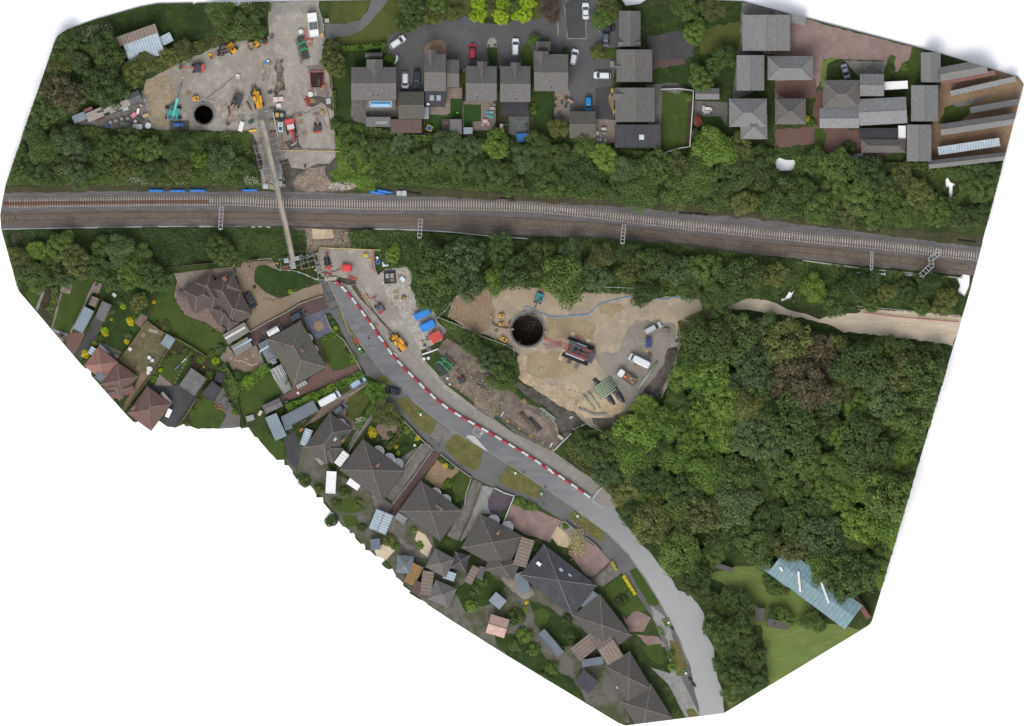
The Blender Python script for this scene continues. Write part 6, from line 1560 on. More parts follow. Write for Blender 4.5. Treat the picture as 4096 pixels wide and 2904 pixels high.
def coil(f,a,b,lb_):
 p,q=Vc(f(*a)),Vc(f(*b));t=Th('hose_bundle',lb_,'hose bundle',(p+q)/2,math.atan2((q-p).y,(q-p).x));L=(q-p).length;s=S()
 for k in range(int(L/.3)):s.cyl((-L/2+k*.3,0,.2),(-L/2+k*.3+.17,0,.2),.22,.22,8)
 s.cyl((-L/2,0,.2),(L/2,0,.2),.16,.16,8);s.B('ribbed_hose',Mk,t)
coil(fC,(660,1558),(782,1578),'black ribbed hose lying right of the grey crates');coil(fC,(1415,1612),(1535,1618),'black ribbed hose beside the line below the trees, western');coil(fR,(22,76),(105,82),'black ribbed hose beside the line, middle');coil(fR,(115,80),(195,90),'black ribbed hose beside the line, right after the middle one');coil(fR,(1170,178),(1258,190),'black ribbed hose beside the line near the short mast');coil(fR,(1670,238),(1775,250),'black ribbed hose beside the line at the far east')
# ---- lattice gantries
Mg=pm((176,180,182),.5,.1,name='galvanised_steel')
def Gty(f,pts,lb_,z=6.2,wd=.95,post_end=-1):
 q=[Vc(p)for p in P(f,*pts)];t=Th('lattice_gantry',lb_,'gantry',q[post_end],0,'railway gantries',z=0);o=q[post_end]
 q=[p-o for p in q];s=S();s2=S()
 for sd in(-1,1):
  e=offset(q,sd*wd/2)
  for dz in(0,.6):s.tube([(p.x,p.y,z+dz)for p in e],.075,5)
 for p,u in Rsm(q,.95):
  v=Vc((-u.y,u.x))*wd/2
  s2.cyl((p.x-v.x,p.y-v.y,z+.6),(p.x+v.x,p.y+v.y,z+.6),.06,.06,5);s2.cyl((p.x-v.x,p.y-v.y,z),(p.x+v.x,p.y+v.y,z),.05,.05,5)
  for sd in(-1,1):s2.cyl((p.x+v.x*sd,p.y+v.y*sd,z),(p.x+v.x*sd,p.y+v.y*sd,z+.6),.04,.04,4)
 s.B('boom',Mg,t);s2.B('lattice_bars',Mg,t)
 S().box(0,0,z/2,.35,.3,z+.6).box(0,0,z/2,.5,.08,z).B('mast',Mg,t);S().box(0,0,.25,.9,.9,.5,bev=.05).cyl((0,0,.5),(0,0,.58),.3,.3,8).B('foundation',G['conc'],t)
 return t
Gty(fG,(1799,258,1790,442),'white ladder gantry across the southern track, westernmost');Gty(fI,(1400,-10,1385,205),'white ladder gantry above the compound, second from the west')
Gty(fV,(1396,503,1392,545),'white ladder gantry north of the shaft site, third from the west');Gty(fR,(1555,290,1550,318,1510,350,1515,385,1450,450),'pale cranked ladder gantry over the eastern tracks',wd=1.3);Gty(fR,(1163,305,1160,410),'short narrow lattice mast at the eastern end',wd=.6)
t=Th('gantry_boom_on_ground','long grey beam lying beside the cranked gantry','beam',fR(1290,440),-.05);s=S();s.box(0,0,.2,19,.5,.35,bev=.03)
for k in range(9):s.box(-8.8+k*2.2,0,.42,.2,.8,.1)
s.B('beam',Mg,t)
# ---- shafts
def shaft(i,f,cx,cy,rin,rout,depth,lb_,sides,floor_things=True):
 c=f(cx,cy);k=SC/f.k;t=Th('shaft',lb_,'shaft',c,0,z=0);r0,r1=rin*k,rout*k
 w1=S().lathe([(r0,.45),(r0-.02,0),(r0*.985,-2),(r0*.95,-5),(r0*.9,-depth)],n=48,cap=False).B('shaft_wall',gm('shaft_concrete_wall',(112,108,100),(92,88,82),None,s1=.4,f=.2),t,recalc=False)
 for p in w1.data.polygons:p.flip()
 S().lathe([(.01,-depth+.05),(r0*.9,-depth)],n=48,cap=False).B('shaft_floor',gm('wet_shaft_floor',(60,52,48),(76,66,60),(44,40,38),s1=.6,f=.3),t)
 S().lathe([(r0+.0,0.05),(r0,.5),(r1*.94,.5),(r1*.95,.1)],n=48,cap=False).B('collar',G['conc'],t)
 s=S();n=sides;R2=r1*1.03;pr=[(R2*math.cos(2*PI*(q+.5)/n),R2*math.sin(2*PI*(q+.5)/n))for q in range(n)]
 pi_=[(R2*.95*math.cos(2*PI*(q+.5)/n),R2*.95*math.sin(2*PI*(q+.5)/n))for q in range(n)]
 s.rings([[(x,y,.1)for x,y in pr],[(x,y,.42)for x,y in pr],[(x,y,.42)for x,y in pi_],[(x,y,.1)for x,y in pi_]],cap=False,smooth=False);s.B('outer_kerb',G['concl'],t)
 s=S()
 for q in range(n):
  a,b=pr[q],pr[(q+1)%n]
  for z in(.7,1.15):s.cyl((*a,z),(*b,z),.035,.035,5)
  s.cyl((*a,.1),(*a,1.2),.04,.04,5)
 s.B('guard_rail',Mg,t)
 rr=random.Random(i)
 for q in range(7 if i else 3):
  a=rr.uniform(0,6.28);r=rr.uniform(0,r0*.55);L=rr.uniform(.8,2.4);b=rr.uniform(0,3.1);s=S()
  x,y=r*math.cos(a),r*math.sin(a);s.cyl((x,y,-depth+.3),(x+L*math.cos(b),y+L*math.sin(b),-depth+.35),.14,.12,8);s.box(x,y,-depth+.3,.4,.3,.4,b)
  s.B('floor_pipe',pm([(90,84,80),(110,60,54),(70,74,78)][q%3],.7),t)
 S().tube([(r0*.3,r0*.85,.3),(r0*.28,r0*.8,-depth*.6)],.05,5).box(-r0*.5,-r0*.75,-depth*.45,.35,.1,depth*.9).B('ladder',Ms,t)
shaft(0,fA,1654,930,77,92,12,'small round concrete shaft at the northern site, black inside',12);shaft(1,fK,757,498,118,134,9,'large round concrete shaft on the sandy site, pipes on its dark floor',14)
# ---- footbridge with scaffold towers
M_tube=pm((136,138,138),.5,.4,name='scaffold_tube');M_ply=gm('worn_deck_boards',(164,156,142),(152,144,130),(140,132,120),s1=.3,s2=.6,f=.1)
bp=[Vc(p)for p in P(fF,396,92,442,270,492,500,548,730,602,1000,652,1200,700,1430,735,1605)]
t=Th('footbridge','long narrow scaffold footbridge with plywood deck crossing both tracks','footbridge',bp[0],0,z=0);q=[p-bp[0]for p in bp];BZ=5.2
s=S();sweep(s,q,[(-.55,BZ),(.55,BZ),(.55,BZ+.1),(-.55,BZ+.1)]);s.B('deck',M_ply,t)
for sd in(-1,1):
 e=offset(q,sd*.68);s=S()
 for z in(BZ-.3,BZ+.55,BZ+1.1):s.tube([(p.x,p.y,z)for p in e],.045,5)
 for p,u in Rsm(e,1.0):s.cyl((p.x,p.y,BZ-.35),(p.x,p.y,BZ+1.15),.04,.04,5);s.cyl((p.x,p.y,BZ+.1),(p.x+.35*-u.y*sd,p.y+.35*u.x*sd,BZ-.35),.04,.04,4)
 s.B('handrail',M_tube,t)
s=S()
for p,u in Rsm(q,3.6):s.box(p.x,p.y,BZ+.12,.12,1.1,.02,math.atan2(u.y,u.x))
s.B('anti_slip_strips',pm((196,160,66),.7),t)
s=S()
for i,(p,u)in En(Rsm(q,4.5)):
 n_=Vc((-u.y,u.x))
 if-12<(p+bp[0]).y-fF(0,1060)[1]<14:continue
 for sd in(-1,1):s.cyl((p.x+n_.x*sd*.6,p.y+n_.y*sd*.6,0),(p.x+n_.x*sd*.6,p.y+n_.y*sd*.6,BZ-.3),.06,.06,5)
s.B('support_legs',M_tube,t)
def Tw(f,po_,lb_,h=5.0,mat_deck=None,stair=False):
 a,b,c=[Vc(f(po_[i],po_[i+1]))for i in(0,2,4)];t=Th('scaffold_tower',lb_,'scaffold',a,math.atan2((b-a).y,(b-a).x),'scaffold around the footbridge',z=0)
 W=(b-a).length;u=(b-a)/W;D=(c-b).dot(Vc((-u.y,u.x)));nx,ny=max(1,round(W/1.8)),max(1,round(abs(D)/1.8));s=S()
 for i in range(nx+1):
  for j in range(ny+1):s.cyl((W*i/nx,D*j/ny,0),(W*i/nx,D*j/ny,h+.9),.06,.06,5)
 for z in(1.8,3.6,h,h+.9):
  for i in range(nx+1):s.cyl((W*i/nx,-.3*(1 if D>0 else-1),z),(W*i/nx,D+.3*(1 if D>0 else-1),z),.055,.055,5)
  for j in range(ny+1):s.cyl((-.3,D*j/ny,z),(W+.3,D*j/ny,z),.055,.055,5)
 for i in range(nx):s.cyl((W*i/nx,0,.3),(W*(i+1)/nx,0,h),.045,.045,4)
 s.B('frame',M_tube,t)
 if mat_deck:S().box(W/2,D/2,h+.05,W,abs(D),.08).B('deck_board',mat_deck,t)
 if stair:
  for k in range(11):S().box(W*.55,D*(.12+.76*k/10),1.2+k*.38,W*.6,.26,.06).B('tread',Mg,t)
 return t
Tw(fF,(320,370,450,340,480,560),'open scaffold bay on the upper west side of the footbridge',3.5);Tw(fF,(375,620,490,590,520,750),'open scaffold bay on the lower west side of the footbridge',4.5)
Tw(fF,(530,590,605,575,635,720),'galvanised stair tower on the east side of the footbridge',4.9,stair=True);Tw(fF,(465,360,575,330,600,560),'open scaffold bay on the east side of the footbridge',3.5);Tw(fF,(345,90,395,80,415,250),'scaffold ramp rails at the head of the footbridge',2)
Tw(fF,(590,1590,680,1570,690,1660),'scaffold frame at the south foot, west of the steps',4);Tw(fF,(740,1570,830,1545,845,1640),'scaffold frame at the south foot, east of the steps',4)
Tw(fI,(0,430,160,400,185,540),'scaffold frame between footbridge and compound',2.2)
def Bo(f,x0,y0,x1,y1,w_,z,lb_,mat=None,name='plank'):
 a,b=Vc(f(x0,y0)),Vc(f(x1,y1));t=Th(name,lb_,name,(a+b)/2,math.atan2((b-a).y,(b-a).x),'loose boards',z=z);s=S();L=(b-a).length
 s.box(0,w_*.26,.04,L,w_*.46,.06);s.box(L*.01,-w_*.26,.04,L*.97,w_*.46,.06);s.B('board',mat or M_wood,t)
Bo(fF,398,620,430,770,.5,4.6,'plywood walkway board in the west scaffold bay',M_ply);Bo(fF,310,357,412,310,.12,.3,'loose yellow pole on the ground left of the footbridge');Bo(fF,370,290,410,282,.5,.2,'short stack of yellow planks touching the footbridge')
Bo(fF,515,265,570,240,.3,.2,'yellow planks right of the footbridge head');Bo(fF,430,275,520,290,.5,2.0,'grey brown platform board by the bridge head',M_ply);Bo(fF,460,780,520,810,.9,.4,'grey brown board beside the western white tank',M_ply);Bo(fF,590,800,655,785,.6,.3,'board beside the eastern white tank',M_ply)
Bo(fB,312,1300,378,1262,.22,.2,'yellow timber beside the green pump');Bo(fB,1040,970,1088,910,.18,.4,'yellow plank leaning on the orange guarded pit',pm((200,180,60),.6));Bo(fB,1145,800,1165,960,.3,.4,'long timber baulk inside the garden boundary, upper');Bo(fB,1160,990,1175,1230,.25,.3,'long timber baulk inside the garden boundary, lower')
def tank(f,x,y,lb_,a=0,c=(186,204,208)):
 t=Th('water_tank',lb_,'water tank',f(x,y),a,'white water tanks');S().box(0,0,.6,1.15,1.0,1.05,bev=.08).B('bottle',pm(c,.4),t)
 S().cyl((0,0,1.12),(0,0,1.2),.14,.14,10).B('cap',Mk,t);s=S()
 for k in(-1,1):s.box(k*.62,0,.55,.04,1.1,1.1);s.box(0,k*.54,.55,1.2,.04,1.1)
 for k in(-.3,.3):s.box(k,0,1.13,.05,1.04,.04)
 s.B('cage',Mg,t)
tank(fF,440,798,'white tank west of the footbridge near the line');tank(fF,595,768,'white tank east of the footbridge near the line',.3);tank(fF,665,1605,'white tank on the west side of the south steps',.1);tank(fF,775,1580,'white tank on the east side of the south steps',.2)
t=Th('bridge_steps','metal steps at the south foot of the footbridge','steps',fJ(640,25),R(8));
for k in range(6):S().box(0,1.0-.38*k,1.3-.2*k,1.3,.28,.06).B('tread',Mg,t)
s=S();[s.cyl((sx*.7,1.3,1.4),(sx*.7,-1.2,.1),.05,.05,5)for sx in(-1,1)];s.B('stringer',M_tube,t)
# ---- fences and walls
FM={Q61:(Mg,.05),Q41:(M_wood,.1),Q10:(M_woodd,.1),Q49:(gm('garden_wall_stone',(132,126,116),(112,108,100),None,s1=.6,f=.2),.2),Q60:(pm((196,170,96),.6),.1),'net':(pm((70,108,100),.7),.08),Q7:(pm((176,178,176),.6),.28),Q38:(pm((214,84,44),.5),.08),'redw':(pm((196,120,110),.5),.1)}
def Fnc(f,pts,kind,h,lb_,step=2.4,gz=0.0):
 q=[Vc(p)for p in P(f,*pts)];m_,wd=FM[kind]
 nm={Q49:'garden_wall',Q60:'guard_rail',Q61:'mesh_fence','net':'netted_fence',Q7:'white_fence'}.get(kind,'timber_fence'if kind in(Q41,Q10)else 'safety_fence')
 t=Th(nm,lb_,Q49 if kind==Q49 else 'fence',q[0],0,z=0);q=[p-q[0]for p in q]
 s=S()
 if kind in(Q61,'net',Q60,Q38,'redw'):
  for z in((.25,h)if kind!=Q60 else(h*.5,h)):s.tube([(p.x,p.y,z)for p in q],wd,5)
  if kind in(Q61,'net',Q38):
   for p,u in Rsm(q,.3):s.cyl((p.x,p.y,.25),(p.x,p.y,h),.012 if kind==Q61 else .03,None,3)
 else:sweep(s,q,[(-wd/2,0),(wd/2,0),(wd/2,h),(-wd/2,h)])
 s.B(Q49 if kind==Q49 else 'panel',m_,t)
 if kind==Q49:
  s=S();sweep(s,q,[(-wd/2-.05,h+.002),(wd/2+.05,h+.002),(wd/2+.05,h+.07),(-wd/2-.05,h+.07)]);s.B('coping',G[Q12],t)
 else:
  me=None
  for p,u in Rsm(q,step)[:98]:
   if me is None:
    o=S().box(0,0,h/2+.05,.12,.12,h+.1).box(0,0,.06,.5 if kind in(Q61,'net')else .16,.24,.12).B('post',Mg if kind in(Q61,Q7)else m_,t);me=o.data
   else:o=Lk('post',me,m_,t)
   o.location=(p.x,p.y,0);o.rotation_euler=(0,0,math.atan2(u.y,u.x)+PI/2)
 return t
Fnc(fC,(40,595,65,790,70,920),Q41,1.8,'timber fence between the northern site and the first garden');Fnc(fF,(590,412,860,413,1243,422),Q60,1.0,'pale timber rail across the lower end of the hardcore');Fnc(fF,(1175,150,1185,240,1180,330),Q41,1.2,'short timber fence right of the mini excavator')
Fnc(fI,(205,455,232,322,560,332,935,350),Q60,1.1,'yellow timber rail along the top of the south compound');Fnc(fI,(840,350,845,480,835,560,878,612),Q38,1.0,'orange barrier fence at the right side of the compound')
Fnc(fI,(0,455,160,415,190,540,215,690),Q61,2,'mesh fence at the left end of the compound');Fnc(fI,(0,610,100,650,200,690,300,700,440,735),Q61,2,'mesh fence following the top of the oval lawn')
Fnc(fH,(1590,75,1690,70,1750,160,1860,165,1960,190,2060,240),Q61,1.8,'mesh fence behind the oval lawn down to the road');Fnc(fH,(840,145,1000,125,1200,108,1460,88,1600,75),Q10,1.4,'dark timber fence between the railway bank and the winged bungalow')
Fnc(fG,(1190,1185,1245,1000,1285,880),Q10,1.5,'dark timber fence left of the big lawn');Fnc(fG,(1200,1190,1300,1265,1420,1320,1560,1400,1680,1480),Q41,1.6,'long timber fence along the bottom of the big lawn');Fnc(fG,(1195,1185,1060,1380,960,1510),Q41,1.5,'timber fence on the left side of the worn yard')
Fnc(fH,(862,800,790,920,650,1110,490,1320),Q41,1.6,'timber fence on the right side of the worn yard down to the edge');Fnc(fG,(610,806,730,790,850,785),Q61,1.2,'thin pale fence above the western lawn');Fnc(fH,(1085,1210,1010,1330,925,1440),Q41,1.5,'orange tinted timber fence between tarmac yard and small lawn')
Fnc(fH,(1100,1215,1110,1215),Q41,1.5,'tiny fence stub at the corner of the grey garage');Fnc(fH,(1410,1190,1450,1350,1475,1440),Q10,1.5,'dark fence right of the slab path')
Fnc(fJ,(145,806,350,690,560,580,730,475,860,430,990,388),Q49,.8,'low white topped wall between the sandy drive and the red brick drive');Fnc(fJ,(1015,602,1068,740,1108,800),Q49,.7,'low wall enclosing the spiky plants');Fnc(fJ,(1110,800,1230,900,1330,1060,1450,1275),Q49,.7,'low wall between front lawn and footway')
Fnc(fL,(1240,60,1290,200,1400,330,1480,400,1560,490,1680,600),Q49,.7,'low wall along the footway past the third bungalow');Fnc(fM,(530,440,640,530,780,630),Q49,.8,'grey wall above the tan gravel garden');Fnc(fM,(780,640,740,760,725,860),Q49,.7,'pale wall between bright lawn and concrete drive')
Fnc(fM,(870,690,840,780,780,920,690,1140),Q10,1.2,'dark fence between the two concrete drives');Fnc(fM,(970,715,1050,755,1130,780),Q7,.9,'white wall above the plum slate');Fnc(fM,(1130,780,1090,880,1045,990),Q7,.9,'white wall right of the plum slate')
Fnc(fM,(1540,985,1680,1100,1780,1170,1840,1235),Q49,.9,'pale wall along the pink drives');Fnc(fM,(1920,1310,1860,1380,1790,1440,1730,1440),Q10,1.0,'dark curved fence at the foot of the second pink drive');Fnc(fL,(1300,960,1420,790,1600,560,1660,570),Q49,.8,'wall left of the concrete drive in the middle')
Fnc(fL,(1360,1050,1530,830,1690,600),Q49,.6,'low wall between the concrete drive and the red brick drive');Fnc(fL,(960,700,1100,460,1240,240),Q49,.7,'wall right of the straight concrete drive');Fnc(fJ,(1170,1590,1350,1500,1530,1390),Q49,.4,'low kerb wall above the olive front lawn')
Fnc(fD,(905,725,1050,720,1165,735,1158,880,1135,1190,1040,1205,920,1245),Q7,1.7,'white painted garden fence around the long lawn');Fnc(fC,(1113,700,1113,1090),Q10,1.6,'dark fence between turf garden and decked garden');Fnc(fC,(1388,830,1385,1060),Q10,1.6,'dark fence right of the decked garden')
Fnc(fC,(808,968,805,1085,1110,1092),Q10,1.5,'dark fence around the bottom of the turf garden');Fnc(fC,(1656,830,1656,1110),Q10,1.6,'dark fence right of the dark slab patio');Fnc(fB,(1065,260,1060,380,1045,500),Q61,1.8,'mesh fence right of the site cabin');Fnc(fB,(870,320,865,430),Q38,1.0,'orange barrier left of the site cabin foot')
Fnc(fB,(520,1215,560,1430,575,1470),Q7,.8,'white edge beam left of the red rig');Fnc(fB,(612,1480,628,1560,640,1624),Q38,.8,'orange drill string lying left of the red rig')
Fnc(fA,(1155,740,1190,860,1215,960,1260,1050),Q61,1.8,'mesh fence between storage yard and crushed rock');Fnc(fB,(265,1285,400,1215,500,1185),Q61,1.0,'grey pipe rail above the bridge head');Fnc(fA,(1545,900,1560,860,1650,800,1750,830),Q61,1.1,'guard rail around the top of the small shaft')
Fnc(fK,(95,405,150,350,265,212),Q61,2,'mesh fence left of the gravel bank');Fnc(fK,(95,405,240,460,380,530,500,575,600,610,655,640,660,720),Q61,2,'mesh fence along the lower side of the gravel bank');Fnc(fK,(1225,180,1400,183,1545,190),Q61,2,'mesh fence at the north edge by the blue hose')
Fnc(fK,(1885,600,1870,680,1830,830,1745,995),Q61,2,'curved mesh fence on the east side of the hardstanding');Fnc(fK,(1865,455,1885,555),Q61,2,'short mesh fence at the north east of the hardstanding');Fnc(fK,(1100,1230,1190,1190,1370,1280,1430,1210),Q61,2,'mesh fence round the southern tip of the hardstanding')
Fnc(fK,(525,1130,600,1190,700,1250,800,1310,900,1360,955,1400),'net',1.6,'green netted fence between road and excavation');Fnc(fK,(525,1130,560,1040,605,930),'net',1.8,'green netted fence on the left side of the excavation');Fnc(fK,(945,1395,1010,1330,1080,1262),Q7,.8,'pale barrier at the lower right of the excavation')
Fnc(fK,(850,1075,960,1180,980,1260,985,1290),Q61,1.6,'mesh fence right of the excavation');Fnc(fK,(485,405,490,480,520,575),Q61,1.1,'mesh barrier left of the yellow generators');Fnc(fR,(1080,628,1240,640,1690,686),Q61,1.6,'mesh fence north of the haul road');Fnc(fR,(1110,665,1300,690,1680,722),'redw',.9,'red and white tape fence along the haul road')
Fnc(fI,(660,715,760,860,800,920),Q61,1.0,'scaffold tubes beside the trench, upper');Fnc(fI,(750,1040,830,1110,980,1240),Q61,.9,'scaffold tubes beside the barrier line');Fnc(fM,(1765,805,1810,740,1870,690,1880,650),Q7,1.0,'pale barrier folded across the lane at the barrier line end')
Fnc(fI,(645,860,720,950,745,1000),Q61,.9,'low tube rail beside the open trench');Fnc(fI,(480,735,560,770,640,740),Q61,.9,'thin tube rail at the head of the trench')
# gates of concrete blocks
def block(f,x,y,a,L,lb_,w_=.75,c=None,grp='concrete blocks'):
 t=Th('concrete_block',lb_,'concrete block',f(x,y),a,grp);S().box(0,0,.35,L,w_,.7,bev=.06).box(0,0,.74,L*.3,w_*.3,.08,bev=.02).B('block',c or G['concl'],t)
block(fI,355,680,-.03,3.2,'long pale concrete block where the road starts',.95,gm('cream_block',(172,166,148),(158,152,136),None,f=.08))
for i,(x,y)in En(((195,495),(210,545),(225,600),(265,635),(320,650),(200,395))):block(fI,x,y,.5*i,1.0,'rough grey block at the left rim of the compound, '+['first below the scaffold','second down','third down','fourth down','nearest the long block','uppermost'][i],.8)
for i,(x,y)in En(((1145,1085),(1180,1095),(1215,1112),(1250,1122),(1285,1124),(1320,1122))):block(fK,x,y,[-.4,-.45,-.35,-.1,0,.1][i],1.1,'concrete block in the curved row below the pipes, '+['first from the west','second from the west','third from the west','third from the east','second from the east','easternmost'][i],.6,grp='curved row of concrete blocks')
# ---- road barriers
BL=Sl(line((fI,(448,735,525,812,620,925,700,1032,800,1170,880,1285)),(fI,(905,1335,960,1400,1060,1545,1105,1605)),(fK,(50,982,150,1062,260,1133,380,1200,500,1268,620,1340,740,1410,850,1482,960,1560)),(fM,(1340,512,1480,602,1620,697,1757,797))),1)
ORD=['first','second','third','fourth','fifth','sixth','seventh','eighth','ninth','tenth','eleventh','twelfth','thirteenth','fourteenth','fifteenth','sixteenth','seventeenth','eighteenth','nineteenth','twentieth']
TENS={2:'twenty',3:'thirty',4:'forty',5:'fifty',6:'sixty',7:'seventy'}
def ordw(n):return ORD[n-1]if n<=20 else(TENS[n//10]+'-'+ORD[n%10-1]if n%10 else TENS[n//10][:-1]+'ieth')
bars=Rsm(BL,2.02);me={}
for k,(p,u)in En(bars):
 red=(k%2==0);key='red'if red else Q7
 t=Th('road_barrier',f'{key} plastic road barrier, {ordw(k + 1)} from the north end of the line','road barrier',p,math.atan2(u.y,u.x)+rnd.uniform(-.03,.03),'red and white road barriers',z=.11)
 if key not in me:
  s=S();s.rings([[(x*1.94,y,z)for x,y,z in((-.5,-w2,z),(.5,-w2,z),(.5,w2,z),(-.5,w2,z))]for w2,z in((.3,0),(.3,.2),(.2,.45),(.17,.95),(.12,1.0))],smooth=False)
  for x in(-.55,.55):s.box(x,0,.1,.3,.68,.2,bev=.03)
  o=s.B('barrier_body',pm((172,34,52),.45,name='red_barrier_plastic')if red else pm((204,204,202),.45,name='white_barrier_plastic'),t);me[key]=o.data
  o=S().cyl((.98,0,.3),(1.02,0,.85),.05,.05,6).cyl((.45,0,1.0),(.45,0,1.03),.07,.07,8).B('hinge',Mk,t);me[key+'h']=o.data
 else:Lk('barrier_body',me[key],[],t);Lk('hinge',me[key+'h'],[],t)
for k,(p,u)in En(Rsm(offset(BL,-.62),9.5)):
 t=Th('warning_lamp',f'small amber lamp beside the barrier line, {ordw(k + 1)} from the north','warning lamp',p,0,'amber lamps along the barrier line',z=.1)
 S().box(0,0,.12,.26,.2,.2,bev=.03).B('battery_box',Mk,t);S().cyl((0,-.05,.3),(0,.05,.3),.13,.13,10).B('lens',pm((220,150,50),.3),t)
# -- vehicles and machines
M_tyre=pm((34,34,36),.9,name='tyre_rubber');M_rim=pm((150,152,154),.35,.5,name='wheel_rim');M_lamp=glass((210,216,220),'headlight_glass',.1);M_red=pm((170,26,24),.3,name='rear_light');M_vg=glass((52,60,66),'car_glass',.06)
def rrg(L0,L1,w_,z,n=6,k=.28,tf=1.0):
 """rounded plan outline from x=L0..L1, half width w_"""
 out=[];r=min(k*2*w_,(L1-L0)/2.2)
 for cx,cy,a0 in((L1-r,w_-r,0),(L0+r,w_-r,90),(L0+r,-w_+r,180),(L1-r,-w_+r,270)):
  for i in range(n):
   a=R(a0+90*i/(n-1));out.append((cx+r*math.cos(a)*tf,cy+r*math.sin(a),z))
 return out
def wheel(t,x,y,r=.32,w_=.22,name='wheel'):
 o=S().cyl((x,y-w_/2,r),(x,y+w_/2,r),r,r,18).B(name,M_tyre,t)
 s=S();sg=1 if y>0 else-1;s.cyl((x,y+sg*w_/2,r),(x,y+sg*(w_/2+.02),r),r*.62,r*.55,12);s.B('rim',M_rim,o)
def car(f,fx,fy,bx,by,col,lb_,kind=Q62,metal=.2,plate=None,L=None,name='parked_car',cat='car',z=.07):
 a,b=Vc(f(fx,fy)),Vc(f(bx,by));L=L or max(3.7,min(5.2 if kind!=Q63 else 6.2,(a-b).length));t=Th(name,lb_,cat,(a+b)/2,math.atan2((a-b).y,(a-b).x),'parked cars'if cat=='car'else None,z=z)
 m_=pm(col,.25,metal,.05);W=.9 if kind!=Q63 else 1.02;h={Q62:1.45,'suv':1.7,Q64:1.48,Q65:1.4,Q63:2.2}[kind];X=L/2;bz=.82 if kind!=Q63 else 1.05
 S().rings([rrg(-X+.12,X-.15,W-.08,.22),rrg(-X+.02,X-.03,W,.4),rrg(-X,X,W,.62),rrg(-X+.06,X-.1,W-.04,bz-.06),rrg(-X+.16,X-.3,W-.12,bz+.02),]).B('body',m_,t)
 # cabin glass and roof
 fr={Q62:.30,'suv':.28,Q64:.28,Q65:.22,Q63:.36}[kind]*L;rb={Q62:-X+.16,'suv':-X+.14,Q64:-X+.12,Q65:-X+.75,Q63:-X+.06}[kind]
 f0=fr-(.0 if kind!=Q63 else-.1);rf=f0-(.75 if kind!=Q63 else .55);rbk=rb+{Q62:.45,'suv':.3,Q64:.35,Q65:.6,Q63:.1}[kind]
 g=S().rings([rrg(rb,f0+.15,W-.1,bz,k=.16),rrg(rbk-.1,rf+.12,W-.24,h-.06,k=.16)],smooth=True).B('windows',M_vg,t)
 S().rings([rrg(rbk-.12,rf+.1,W-.24,h-.07,k=.18),rrg(rbk-.1,rf+.08,W-.23,h-.02,k=.18),rrg(rbk,rf-.05,W-.32,h+.02,k=.2)]).B('roof',m_,t)
 if kind==Q63:
  S().box((rb+rf)/2-.25,0,(bz+h)/2-.05,rf-rb-.9,2*W-.24,h-bz-.1,bev=.06).B('load_body',m_,t)
 s=S()
 for sy in(-1,1):
  for x0,x1 in((f0+.1,rf+.08),(rb+.08,rbk-.06)):s.cyl((x0,sy*(W-.13),bz),(x1,sy*(W-.27),h-.06),.045,.04,5)
  if kind in('suv',Q64):s.cyl((rbk+.1,sy*(W-.3),h+.05),(rf-.2,sy*(W-.3),h+.05),.03,.03,5)
 s.B('pillars',m_ if kind!='suv'else M_grey,t)
 for sx,r in((X*.62,.33),(-X*.6,.33)):
  for sy in(-1,1):wheel(t,sx,sy*(W-.12),r)
 for sy in(-1,1):
  S().box(X-.1,sy*(W-.28),.62,.16,.32,.14,bev=.03).B('headlight',M_lamp,t);S().box(-X+.05,sy*(W-.22),.7,.12,.22,.2,bev=.03).B('tail_light',M_red,t)
  S().box(f0-.05,sy*(W+.07),bz+.08,.16,.2,.12,bev=.03).B('wing_mirror',m_ if kind!=Q63 else Mk,t)
 S().box(-X-.01,0,.55,.03,.52,.12).B('number_plate',pm((206,176,40),.5),t);S().box(X,0,.42,.04,.52,.12).B('number_plate',Mw,t)
 return t
WH=(212,216,220);BKc=(34,38,46)
car(fC,648,300,528,383,WH,'white hatchback parked at an angle near the clipped hedge',Q62);car(fC,650,720,650,582,(206,208,210),'white car beside the black one on the drive of the tall house',Q62);car(fC,745,712,747,565,(30,38,52),'black navy suv beside the white car on the drive','suv')
car(fC,1198,353,1196,484,(156,26,48),'red car in front of the gabled house with loungers',Q62);car(fC,1548,310,1546,455,(214,218,222),'long white estate car in front of the flat extension house',Q64);car(fD,288,22,292,157,WH,'white saloon at the top of the turning head',Q65)
car(fD,210,398,180,522,WH,'white car parked against the lane corner house','suv');car(fD,354,608,495,614,(216,220,222),'white hatchback crossways in the middle of the lane',Q62);car(fD,311,900,313,776,(20,118,176),'bright blue small car in front of the brown garage',Q62)
car(fD,400,238,527,226,(38,42,46),'dark car half under the bright tree',Q65);car(fD,452,352,456,282,(74,84,92),'grey car overhung by foliage below the dark one',Q62,L=3.8);car(fE,590,640,555,520,(120,130,142),'silver blue car on the round drive of the pale roofed house',Q65)
car(fH,1562,470,1492,345,(26,32,42),'black car on the sandy drive beside the winged bungalow','suv');car(fJ,788,568,605,668,(50,58,66),'dark grey suv with a yellow plate on the red brick drive','suv');car(fJ,1483,1335,1308,1445,(150,172,190),'light blue estate car at the end of the long hedge',Q64)
car(fJ,1708,1465,1892,1505,(30,32,36),'black car standing on the footway by the road',Q65);car(fL,985,232,880,318,(84,90,98),'dark grey car parked beside the white van',Q64)
t=car(fL,938,142,758,240,(216,220,222),'long white van on the drive behind the light blue car',Q63,name='parked_van',cat=Q63)
car(fK,1748,450,1618,518,(176,178,180),'silver estate with roof bars at the top of the hardstanding','suv',L=4.9);t=car(fK,1508,688,1658,762,(210,214,216),'white crew van standing with a worker beside its door',Q63,name='parked_van',cat=Q63)
